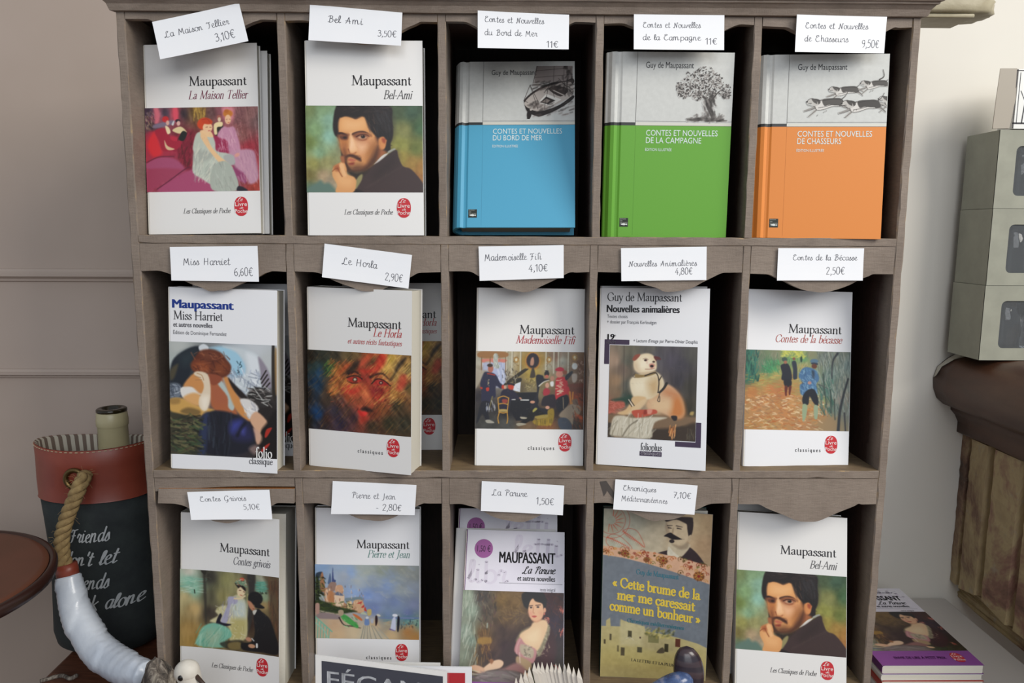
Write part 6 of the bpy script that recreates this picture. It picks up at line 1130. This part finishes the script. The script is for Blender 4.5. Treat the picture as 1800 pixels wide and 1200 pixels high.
# ---------------------------------------------------------------- price cards, hand-lettered
mhand = mat('pen_ink', '4a4a54', .6)
CARDS = [
 ('at the far left of the top row, tilted up', [(-.3291, .1828), (-.2512, .1995), (-.2440, .1669), (-.3234, .1506)], [('La Maison Tellier', 8, 68, 14.5, 3.4), ('3,10€', 52, 71, 26, 4.6)]),
 ('second in the top row, above the portrait book', [(-.1884, .1990), (-.1062, .1926), (-.1078, .1641), (-.1906, .1683)], [('Bel Ami', 16, 47, 14, 4), ('3,50€', 60, 77, 23.5, 4.2)]),
 ('above the blue hardcover', [(-.0388, .1949), (.0431, .1919), (.0430, .1620), (-.0388, .1626)], [('Contes et Nouvelles', 6, 59, 9, 3.4), ('du Bord de Mer', 6, 53, 20, 3.4), ('11€', 61, 72, 29.5, 4)]),
 ('above the green hardcover', [(.1013, .1929), (.1828, .1928), (.1837, .1626), (.1019, .1627)], [('Contes et Nouvelles', 8, 60, 11.5, 3.4), ('de la Campagne', 8, 60, 22.5, 3.4), ('11€', 64, 75, 26, 4)]),
 ('above the orange hardcover', [(.2483, .1939), (.3299, .1926), (.3293, .1610), (.2481, .1616)], [('Contes et Nouvelles', 8, 65, 11, 3.4), ('de Chasseurs', 8, 48, 22, 3.4), ('9,50€', 60, 76, 26.5, 4.6)]),
 ('first in the middle row', [(-.3268, -.0165), (-.2451, -.0150), (-.2449, -.0484), (-.3267, -.0477)], [('Miss Harriet', 11, 55, 16.5, 4.2), ('6,60€', 58, 76, 26, 5)]),
 ('second in the middle row, slanting down to the right', [(-.1825, -.0126), (-.1009, -.0228), (-.1046, -.0543), (-.1856, -.0439)], [('Le Horla', 17, 50, 16.5, 4.2), ('2,90€', 58, 75, 26, 4.8)]),
 ('third in the middle row, above the piano picture', [(-.0385, -.0146), (.0415, -.0129), (.0419, -.0438), (-.0375, -.0468)], [('Mademoiselle Fifi', 5, 60, 13, 4), ('4,10€', 47, 66, 24, 4.8)]),
 ('fourth in the middle row, above the cream dog book', [(.0955, -.0155), (.1764, -.0138), (.1772, -.0451), (.0966, -.0465)], [('Nouvelles Animalières', 7, 72, 17.5, 3.6), ('4,80€', 51, 68, 25.5, 4.6)]),
 ('last in the middle row, above the autumn wood book', [(.2442, -.0148), (.3256, -.0146), (.3261, -.0450), (.2443, -.0453)], [('Contes de la Bécasse', 14, 75, 11.5, 3.6), ('2,50€', 46, 64, 25, 4.8)]),
 ('on the split valance at the bottom left', [(-.3220, -.2530), (-.2423, -.2507), (-.2389, -.2786), (-.3174, -.2792)], [('Contes Grivois', 11, 57, 11, 3.8), ('5,10€', 53, 70, 20.5, 4)]),
 ('second in the bottom row, above the seaside book', [(-.1814, -.2431), (-.0996, -.2471), (-.1017, -.2776), (-.1838, -.2765)], [('Pierre et Jean', 19, 62, 15.5, 3.8), ('- 2,80€', 43, 68, 27, 4.6)]),
 ('above the three lady in pink books', [(-.0355, -.2430), (.0455, -.2475), (.0445, -.2776), (-.0366, -.2732)], [('La Parure', 10, 45, 14, 4.2), ('1,50€', 54, 72, 21, 4.8)]),
 ('above the slate-blue book', [(.0957, -.2411), (.1771, -.2474), (.1749, -.2772), (.0942, -.2717)], [('Chroniques', 8, 41, 10.5, 3.8), ('Méditerranéennes', 7, 53, 21.5, 3.8), ('7,10€', 58, 76, 14.5, 4.4)]),
]
for k, (lab, Q, tx) in enumerate(CARDS):
    tl, tr, br, bl_ = Q; y0 = -.0012 if k != 10 else -.0052; R = random.Random(k); cu_ = R.uniform(.0004, .0012)
    if k < 5: y0 = -.0052
    def pos(x, z, e=0, Q=Q, y0=y0, cu_=cu_, k=k):   # x to the right 0..81, z downwards 0..31 (millimetres)
        u, v = x/81, z/31; X = (1-v)*((1-u)*Q[0][0]+u*Q[1][0])+v*((1-u)*Q[3][0]+u*Q[2][0]); Z = (1-v)*((1-u)*Q[0][1]+u*Q[1][1])+v*((1-u)*Q[3][1]+u*Q[2][1])
        y = y0-cu_*(v*v+.6*(2*u-1)**2)-e-(v*.0045 if k == 10 else 0)
        f = (CAMP.y-y)/(CAMP.y+.003) if False else 1.0
        return (X*f, y, Z)
    ctr = pos(40.5, 15.5); t = thing('price_card', 'white handwritten price card '+lab, 'card', ctr, 'handwritten price cards')
    NX, NZ = 12, 4; V = [pos(81*i/NX, 31*j/NZ, s_) for s_ in (.00015, -.00015) for j in range(NZ+1) for i in range(NX+1)]; q = (NX+1)*(NZ+1); Fc = []
    for j in range(NZ):
        for i in range(NX): a = j*(NX+1)+i; Fc += [(a, a+NX+1, a+NX+2, a+1), (q+a, q+a+1, q+a+NX+2, q+a+NX+1)]
    for i in range(NX): b_ = NZ*(NX+1)+i; Fc += [(i, i+1, q+i+1, q+i), (b_+1, b_, q+b_, q+b_+1)]
    for j in range(NZ): a = j*(NX+1); b_ = a+NX; Fc += [(a+NX+1, a, q+a, q+a+NX+1), (b_, b_+NX+1, q+b_+NX+1, q+b_)]
    mesh('paper', V, Fc, mcard, t, ctr)
    for s_, x0, x1, zb, h in tx:
        text('handwriting', s_, x0, x1, -zb, h*1.45, 'hand', '3a3a44', t, lambda x, z: tuple(a-b for a, b in zip(pos(x, -z, .0003), ctr)), .22)

# ---------------------------------------------------------------- bottle bag left of the rack
CX, CY, RX, RY = -.4880, .148, .0645, .050
ZR = -.2470; B0 = (CX, CY, ZT)
bag = thing('bottle_bag', 'dark canvas bottle bag with red leather band and rope handle left of rack', 'bag', B0)
mcan = pmat('canvas_dark', '232829', '2c3231', 60, .8, bump=.3, dist=.0005); mlea = pmat('leather_red', '7c3526', '8c4230', 14, .42, bump=.25, dist=.0008)
mlin = mat('striped_lining', None, .8); n = NT(mlin)
tcn = n.new('ShaderNodeTexCoord'); sx = n.new('ShaderNodeSeparateXYZ'); n.l.new(tcn.outputs['Object'], sx.inputs[0]); ang = n.math('ARCTAN2', sx.outputs[1], sx.outputs[0]); st = n.math('SINE', n.math('MULTIPLY', ang, 44)); n.color(n.ramp(n.math('ADD', n.math('MULTIPLY', st, .5), .5), [(.42, 'b8b0a0'), (.55, '6c5c50')]))
def bagring(z, s_=1.0, dx=0, wob=0, N_=64):
    return [(CX+dx+(RX*s_+wob*math.sin(3*a+z*30))*math.cos(a), CY+(RY*s_+wob*math.cos(2*a+1))*math.sin(a), z+(zr(a) if z > -.30 else 0)) for a in [2*math.pi*i/N_ for i in range(N_)]]
zr = lambda a: .004*math.sin(a)*-1+.0025*math.cos(2*a)
body = [(ZT+.0, .60, 0), (ZT+.001, .80, 0), (ZT+.006, .92, 0), (ZT+.02, .97, 0), (-.44, .96, .0), (-.40, .94, 0), (-.36, .93, -.001), (-.33, .94, -.002), (-.305, .955, -.003)]
mesh('bag_body', *loft([bagring(z, s_, dx, .0008) for z, s_, dx in body]), mcan, bag, B0, smooth=True)
band = [(-.304, .985, -.003), (-.303, .975, -.003), (-.285, .985, -.003), (-.265, 1.0, -.002), (ZR+.002, 1.03, -.001), (ZR+.003, 1.01, -.001), (ZR, 1.0, -.001)]
mesh('leather_band', *loft([bagring(z, s_, dx, .0012) for z, s_, dx in band], cap=False), mlea, bag, B0, smooth=True)
mesh('lining', *loft([bagring(z, s_, -.001, .0012)[::-1] for z, s_ in ((ZR+.0032, 1.018), (ZR+.001, .97), (-.27, .93), (-.30, .88), (-.36, .84))], cap=False), mlin, bag, B0, smooth=True)
def stitch(z, s_, dx, n_, name):
    V, Fc = [], []
    P = bagring(z, s_, dx, .0012, n_*2)
    for i in range(0, n_*2, 2):
        a, b_ = Vector(P[i]), Vector(P[(i+1) % (n_*2)]); v, f = tube([a, (a+b_)/2, b_], .00045, 5); k = len(V); V += v; Fc += [tuple(q+k for q in w_) for w_ in f]
    o = mesh(name, V, Fc, mat('thread_cream', 'b8a888', .7), bag, B0); o['kind'] = 'stuff'
stitch(ZR+.0012, 1.034, -.001, 70, 'stitching'); 
# brass eyelet with the rope coming out of it
ey = Vector((-.4870-.0015, CY-RY-.0012, -.2740))
def ring(c, nrm, R1, r, seg=28, sg=8):
    nrm = nrm.normalized(); a = nrm.cross(Vector((0, 0, 1))).normalized(); b = nrm.cross(a); rings = []
    for i in range(seg+1):
        t = 2*math.pi*i/seg; d = a*math.cos(t)+b*math.sin(t); rings.append([tuple(c+d*(R1+r*math.cos(2*math.pi*k/sg))+nrm*r*math.sin(2*math.pi*k/sg)) for k in range(sg)])
    return loft(rings, cap=False)
mesh('eyelet', *ring(ey, Vector((0, 1, 0)), .0100, .0028), mat('brass_old', '6e5a38', .35, .9), bag, B0, smooth=True, label='dull brass eyelet')
ypts = [(145, 842, .086), (137, 862, .080), (126, 888, .076), (116, 915, .074), (109, 945, .073), (110, 975, .072), (117, 1002, .070)]
RP = crom([tuple(at(u, v, y)) for u, v, y in [(150, 838, .098)]+ypts], 8)
mrope = pmat('rope_sisal', '9c8458', '7c6642', 120, .9, bump=.5, dist=.0006)
def strand(P, r, off, tw, ph):
    out = []; L = 0; P = [Vector(p) for p in P]
    for i, p in enumerate(P):
        if i: L += (p-P[i-1]).length
        t = (P[min(i+1, len(P)-1)]-P[max(i-1, 0)]).normalized(); a = t.cross(Vector((0, 1, .1))).normalized(); b = t.cross(a); g = ph+L*tw
        out.append(tuple(p+(a*math.cos(g)+b*math.sin(g))*off))
    return tube(out, r, 8)
fine = crom(RP[::2], 5)
mesh('rope', *merge(*[strand(fine, .0043, .0040, 230, k*2.094) for k in range(3)]), mrope, bag, B0, smooth=True)
fz = []; R = random.Random(2); V, Fc = [], []
for k in range(70):
    p = Vector(R.choice(fine)); d = Vector((R.uniform(-1, 1), R.uniform(-1, .2), R.uniform(-1, 1))).normalized(); v, f = tube([p+d*.006, p+d*.010+Vector((0, 0, .002)), p+d*R.uniform(.011, .016)], .00014, 4); q = len(V); V += v; Fc += [tuple(w_+q for w_ in x) for x in f]
o = mesh('rope_fibres', V, Fc, mrope, bag, B0); o['kind'] = 'stuff'
mesh('leather_collar', *tube([at(u, v, y) for u, v, y in ((116, 991, .0695), (118, 1001, .069), (120, 1014, .068))], [.0108, .0113, .0112], 20), mlea, bag, B0, smooth=True)
WP = crom([tuple(at(u, v, y)) for u, v, y in ((120, 1012, .066), (127, 1050, .060), (142, 1092, .050), (166, 1132, .036), (196, 1160, .020), (228, 1176, .004), (258, 1186, -.010))], 9)
mplast = pmat('plastic_wrap_white', 'c0c8d4', 'd4dae2', 22, .3, bump=.35, dist=.0015, Coat_Weight=.25)
nW = len(WP); rad = [.0115+.0052*math.sin(math.pi*min(1, i/nW*.95)) for i in range(nW)]
V, Fc = tube(WP, rad, 28); V2 = []
for q, p_ in enumerate(V):      # the wrap's overlapping turns run obliquely round the handle
    i_, k_ = divmod(q, 28); c_ = Vector(WP[i_]); d_ = Vector(p_)-c_; V2.append(tuple(c_+d_*(1+.11*(((i_+6*math.cos(2*math.pi*k_/28+i_*.05))/15) % 1))))
V = V2
V = [(x+.0005*math.sin(i*.37+z*300), y+.0005*math.cos(i*.23), z+.0004*math.sin(x*500+i*.11)) for i, (x, y, z) in enumerate(V)]
mesh('plastic_wrap', V, Fc, mplast, bag, B0, smooth=True, label='white plastic wrapped in overlapping turns round the handle')
tip = [at(u, v, y) for u, v, y in ((137, 1108, .040), (125, 1116, .041), (150, 1120, .0335), (178, 1155, .016), (170, 1150, .020))]
mesh('wrap_flap', [tuple(tip[0]), tuple(tip[1]), tuple(tip[4]), tuple(tip[3]), tuple(tip[2])]+[tuple(p+Vector((0, .0006, 0))) for p in (tip[0], tip[1], tip[4], tip[3], tip[2])], [(0, 1, 2, 3, 4), (9, 8, 7, 6, 5), (0, 5, 6, 1), (1, 6, 7, 2), (2, 7, 8, 3), (3, 8, 9, 4)], mplast, bag, B0)
def bagsurf(x, z, e=.0006):
    s_ = float(np.interp(z, [-.49, -.484, -.47, -.44, -.40, -.36, -.33], [.82, .93, .98, .97, .95, .94, .955])); c = max(-.99, min(.99, (x-CX+.001)/(RX*s_))); return (x-CX, -RY*s_*math.sqrt(1-c*c)-e-.0008, z-ZT)
for s_, x0, x1, u_, v_ in (('Friends', 119, 186, 0, 955), ("don't let", 107, 197, 0, 996), ('friends', 119, 186, 0, 1037), ('drink alone', 112, 234, 0, 1074)):
    a = at(x0, v_, CY-RY); b_ = at(x1, v_, CY-RY); text('lettering', s_, a.x, b_.x, a.z, .0158, 'brush', 'b9bcbc', bag, bagsurf, .05, .02)
# the bottle in the bag
bt = thing('wine_bottle', 'wine bottle with an olive cream capsule sticking out of the bag', 'bottle', (-.4700, .150, ZT+.002))
bc = (-.4700, .150); mcap = pmat('capsule_olive', 'b2a882', 'baae88', 20, .35, bump=.05); mbg = mat('bottle_glass', '1c1c14', .12)
mesh('bottle_body', *lathe([(0, ZT+.002), (.036, ZT+.003), (.0375, ZT+.010), (.0375, -.33), (.034, -.31), (.022, -.29), (.0155, -.275), (.0148, -.262)], bc, 40), mbg, bt, (bc[0], bc[1], ZT+.002), smooth=True)
mesh('capsule', *lathe([(.0168, -.300), (.0166, -.262), (.0162, -.2275), (.0166, -.2268), (.0172, -.2255), (.0173, -.2185), (.0168, -.2165), (.0164, -.2112), (.0156, -.2102)], bc, 40), mcap, bt, (bc[0], bc[1], ZT+.002), smooth=True)
mesh('bottle_lip', *lathe([(.0156, -.2102), (.0165, -.2095), (.0164, -.2068), (.0152, -.2058), (.0105, -.2058), (.0100, -.212), (0, -.213)], bc, 40), mat('lip_glass', '2c2414', .15), bt, (bc[0], bc[1], ZT+.002), smooth=True, label='dark glass lip')

# ---------------------------------------------------------------- things on the table in front of the rack
def blob(c, rx, ry, rz, seed, amp=.15, N_=28, M_=16, fr=3.0):
    R = random.Random(seed); ph = [R.uniform(0, 6) for _ in range(9)]; rings = []
    for j in range(M_+1):
        th = math.pi*j/M_; ring = []
        for i in range(N_):
            a = 2*math.pi*i/N_; k = 1+amp*(math.sin(fr*a+ph[0]+2*th)+.6*math.sin(2*fr*a+ph[1]-5*th)+.5*math.cos(5*th+ph[2]+a))
            ring.append((c[0]+rx*math.sin(th)*math.cos(a)*k, c[1]+ry*math.sin(th)*math.sin(a)*k, c[2]-rz*math.cos(th)*(1+.3*(k-1))))
        rings.append(ring)
    return loft(rings, cap=False)
mdw = mat('driftwood_grey', None, .85); n = NT(mdw); w = n.noise(n.co((1, 1, .35)), 120, 6, .7, 1.2)
n.color(n.ramp(w, [(.36, '2e2925'), (.50, '6b6158'), (.62, 'a39a8c')])); n.bump(w, .8, .0025)
p = at(275, 1188, -.035); c = (p.x, -.035, ZT+.034)
dw = prop(mesh('driftwood', *[blob((0, 0, 0), .0165, .016, .0395, 3, .10)][0], mdw, smooth=True), 'knotted grey driftwood beside the white bird, at the foot of the rack', 'driftwood'); dw.location = (p.x+.001, -.036, ZT+.0405)
p = at(8, 1206, .045); tw = prop(mesh('twig', *tube(crom([(-.02, 0, 0), (0, .004, .004), (.012, 0, .003), (.022, -.004, .009)], 5), .0022, 8), mdw, smooth=True), 'tip of a dry twig at the bottom left corner', 'twig')
tw.location = (-.5190+.022, .052, ZT+.0030)
# carved white wading bird
bx, by = at(326, 1180, -.08).x, -.08; hz = at(326, 1180, -.08).z
mbird = pmat('bird_white', 'd8d2c6', 'bdb4a6', 26, .6, bump=.3, dist=.0006, lo=.45, hi=.75)
brd = thing('carved_bird', 'small carved white wading bird with a dark beak, in front of the rack', 'bird figurine', (bx, by, ZT))
BZ = (bx, by, ZT)
rings = []
for (x, z, r) in ((-.044, hz-.045, .002), (-.036, hz-.042, .010), (-.024, hz-.038, .0175), (-.010, hz-.036, .020), (.0, hz-.030, .0175), (.005, hz-.020, .012), (.0045, hz-.012, .0100), (.0025, hz-.004, .0108), (.0015, hz+.003, .0106), (.001, hz+.008, .0072), (.001, hz+.0105, .002)):
    up_ = z > hz-.025
    rings.append([(bx+x+(r*math.cos(a) if up_ else r*.35*math.cos(a)), by+r*math.sin(a)*.9, z+(0 if up_ else r*math.cos(a)*-.95)) for a in [2*math.pi*i/24 for i in range(24)]])
mesh('body', *loft(rings), mbird, brd, BZ, smooth=True)
hd = blob((bx+.0015, by, hz), .0112, .0102, .0108, 8, .015); mesh('head', *hd, mbird, brd, BZ, smooth=True)
mesh('beak', *tube([(bx+.0095, by-.003, hz-.0015), (bx+.018, by-.006, hz-.008), (bx+.028, by-.009, hz-.0165)], [.0024, .0016, .0007], 10), mat('beak_brown', '3c2a20', .4), brd, BZ, smooth=True)
mesh('eye', *blob((bx-.0005, by-.0098, hz-.0005), .0024, .0014, .0028, 1, 0), mat('eye_dark', '140f0c', .2), brd, BZ, smooth=True)
for s_ in (-.004, .004): mesh('leg', *tube([(bx-.012, by+s_, hz-.052), (bx-.012, by+s_, ZT+.008)], .0012, 8), mat('beak_brown', '3c2a20', .4), brd, BZ)
mesh('base', *box(bx-.035, bx+.010, by-.014, by+.014, ZT, ZT+.008), mdw, brd, BZ, bevel=.001)
# sign in a clear sleeve
mclr = mat('clear_sleeve', 'f4f6fa', .2, spec=.15, Alpha=.05)
def leaf(name, label, cat, tl, tr, Y, zb, th, m, lean=.10, group=None):
    c_ = ((tl.x+tr.x)/2, Y, zb); t = thing(name, label, cat, c_, group)
    f = lambda x, z, e=0: (x, Y-e+(z-zb)*lean, z)
    k = (tr.x-tl.x); sl = (tr.z-tl.z)/k
    def pt(u, d, e=0):   # u along the top edge, d down from it
        x = tl.x+u; z = tl.z+sl*u-d; return f(x, max(z, zb), e)
    V = [pt(0, 0), pt(k, 0), pt(k, .3), pt(0, .3), pt(0, 0, -th), pt(k, 0, -th), pt(k, .3, -th), pt(0, .3, -th)]
    mesh('paper', V, [(0, 3, 2, 1), (4, 5, 6, 7), (0, 1, 5, 4), (1, 2, 6, 5), (2, 3, 7, 6), (3, 0, 4, 7)], m, t, c_)
    return t, (lambda x, z, e: tuple(a-b for a, b in zip(pt(x, -z, e), c_))), k
sg, pf_, k = leaf('sign_card', 'white-bordered navy sign in a clear sleeve, in front of the bottom left books', 'sign', at(550, 1160.5, -.06), at(785, 1189, -.06), -.06, ZT+.0005, .0012, mpaper)
fn = lambda x, z: pf_(x, z, .0003)
flat('navy_panel', [(.0060, -.0045), (k-.004, -.0045), (k-.004, -.068), (.0060, -.068)], '11142a', sg, fn)
text('sign_lettering', 'FÉCAMP', .0112, k-.008, -.0290, .0165, 'sans', 'e4e6ea', sg, lambda x, z: pf_(x, z, .0005), -.008)
mesh('clear_sleeve', [pf_(-.0062, .0022, .0014), pf_(k+.002, .0016, .0014), pf_(k+.002, -.07, .0014), pf_(-.0062, -.076, .0014)], [(0, 3, 2, 1)], mclr, sg)
sh, _, _ = leaf('leaflet', 'white leaflet right behind the navy sign', 'leaflet', at(655, 1171, -.040), at(773, 1172.5, -.040), -.040, ZT+.0005, .001, mpaper); prop(sh, group='leaflets behind the navy sign')
sh, _, _ = leaf('leaflet', 'lower white leaflet just in front of the other one, behind the navy sign', 'leaflet', at(690, 1176.5, -.047), at(776, 1178.5, -.047), -.047, ZT+.0005, .001, mpaper); prop(sh, group='leaflets behind the navy sign')
rl, pr2, k2 = leaf('booklet', 'white booklet with a red rectangle, right of the navy sign', 'booklet', at(700, 1179.5, -.053), at(829, 1181, -.053), -.053, ZT+.0005, .002, mcov2)
flat('red_panel', [(k2-.0270, -.0052), (k2-.0065, -.0052), (k2-.0065, -.05), (k2-.0270, -.05)], 'b02c34', rl, lambda x, z: pr2(x, z, .0002))
# folded-page paper hedgehog
fc = at(985, 1200, -.055); FX, FY = fc.x+.012, -.060; hdg = thing('folded_book', 'fan of folded white book pages standing in front of the lady in pink books', 'folded book', (FX, FY, ZT))
R = random.Random(6); NL = 17; mfold = pmat('folded_paper', 'd4ccc0', 'c9bfb2', 20, .7)
for i in range(NL):
    s_ = i/(NL-1); tx_ = -.0095+.0655*s_+R.uniform(-.0006, .0006); ty = -.060+.012*math.sin(math.pi*s_)
    tz = -.4275+.0215*min(1, s_/.45)**.6+R.uniform(-.001, .001)+(.003 if i in (6, 14, 19) else 0)+(.001 if s_ > .8 else 0)
    w_ = .0036; bx_ = tx_+.012+.012*(1-s_)
    V = [(tx_, ty, tz), (tx_-w_*.5, ty-.003, tz-.007), (tx_+w_, ty-.0035, tz-.0105), (tx_+w_*.3, ty+.004, tz-.006), (bx_-w_, ty-.010, ZT+.001), (bx_+w_, ty-.012, ZT+.001), (bx_+w_*.2, ty+.012, ZT+.001)]
    mesh('folded_page', [(x-0, y, z) for x, y, z in V], [(0, 1, 2), (0, 2, 3), (0, 3, 1), (1, 4, 5, 2), (2, 5, 6, 3), (3, 6, 4, 1), (4, 6, 5)], mfold, hdg, (FX, FY, ZT))
# mussel shells on a small block
mmus = mat('mussel_shell', None, .22); n = NT(mmus); w = n.new('ShaderNodeTexWave', wave_type='RINGS'); w.inputs['Scale'].default_value = 30; w.inputs['Distortion'].default_value = 3
n.l.new(n.co(), w.inputs[0]); n.color(n.mix(n.noise(n.co(), 60), n.ramp(w.outputs['Fac'], [(.3, '2a1c20'), (.7, '4c3836')]), '33303a')); n.bump(w.outputs['Fac'], .25, .0006)
mmu2 = mat('mussel_shell_blue', None, .2); n = NT(mmu2); n.color(n.ramp(n.noise(n.co(), 70, 5), [(.35, '2c3558'), (.55, '4c6088'), (.68, '8c8ca0')])); n.bump(n.noise(n.co(), 90), .3, .0006)
def mussel(c, L, W__, Th, rot):
    rings = []
    for j in range(25):
        t = j/24; wd = (math.sin(math.pi*t**.72)**.68)*(1-.15*t) if 0 < t < 1 else .001; rings.append([(W__/2*wd*math.cos(a)+.12*W__*math.sin(math.pi*t), Th/2*wd*abs(math.sin(a))**.8*(1 if math.sin(a) > 0 else -1), L*(1-t)) for a in [2*math.pi*i/24 for i in range(24)]])
    return loft(rings)
vv = at(1209, 1138, -.055)
blk = prop(mesh('wooden_block', *box(.10, .19, -.100, -.035, ZT, ZT+.026), mdw, bevel=.002), 'grey wooden block under the mussel shells', 'block')
for nm, lab, L, Wd, T_, loc, r, mt in (('mussel_shell', 'upright purple-brown mussel shell in front of the slate-blue book', .072, .0310, .021, (vv.x-.001, -.052, ZT+.0265), (math.radians(-6), math.radians(2), 0), mmus), ('mussel_shell', 'blue mussel shell lying left of the upright one', .060, .030, .024, (.1085, -.064, ZT+.0560), (math.radians(0), math.radians(76), math.radians(8)), mmu2), ('mussel_shell', 'mussel shell on the block underneath the blue one', .060, .030, .020, (.107, -.072, ZT+.036), (0, math.radians(88), math.radians(-8)), mmus)):
    o = prop(mesh(nm, *mussel(0, L, Wd, T_, 0), mt, smooth=True), lab, 'shell', 'mussel shells'); o.location = loc; o.rotation_euler = r
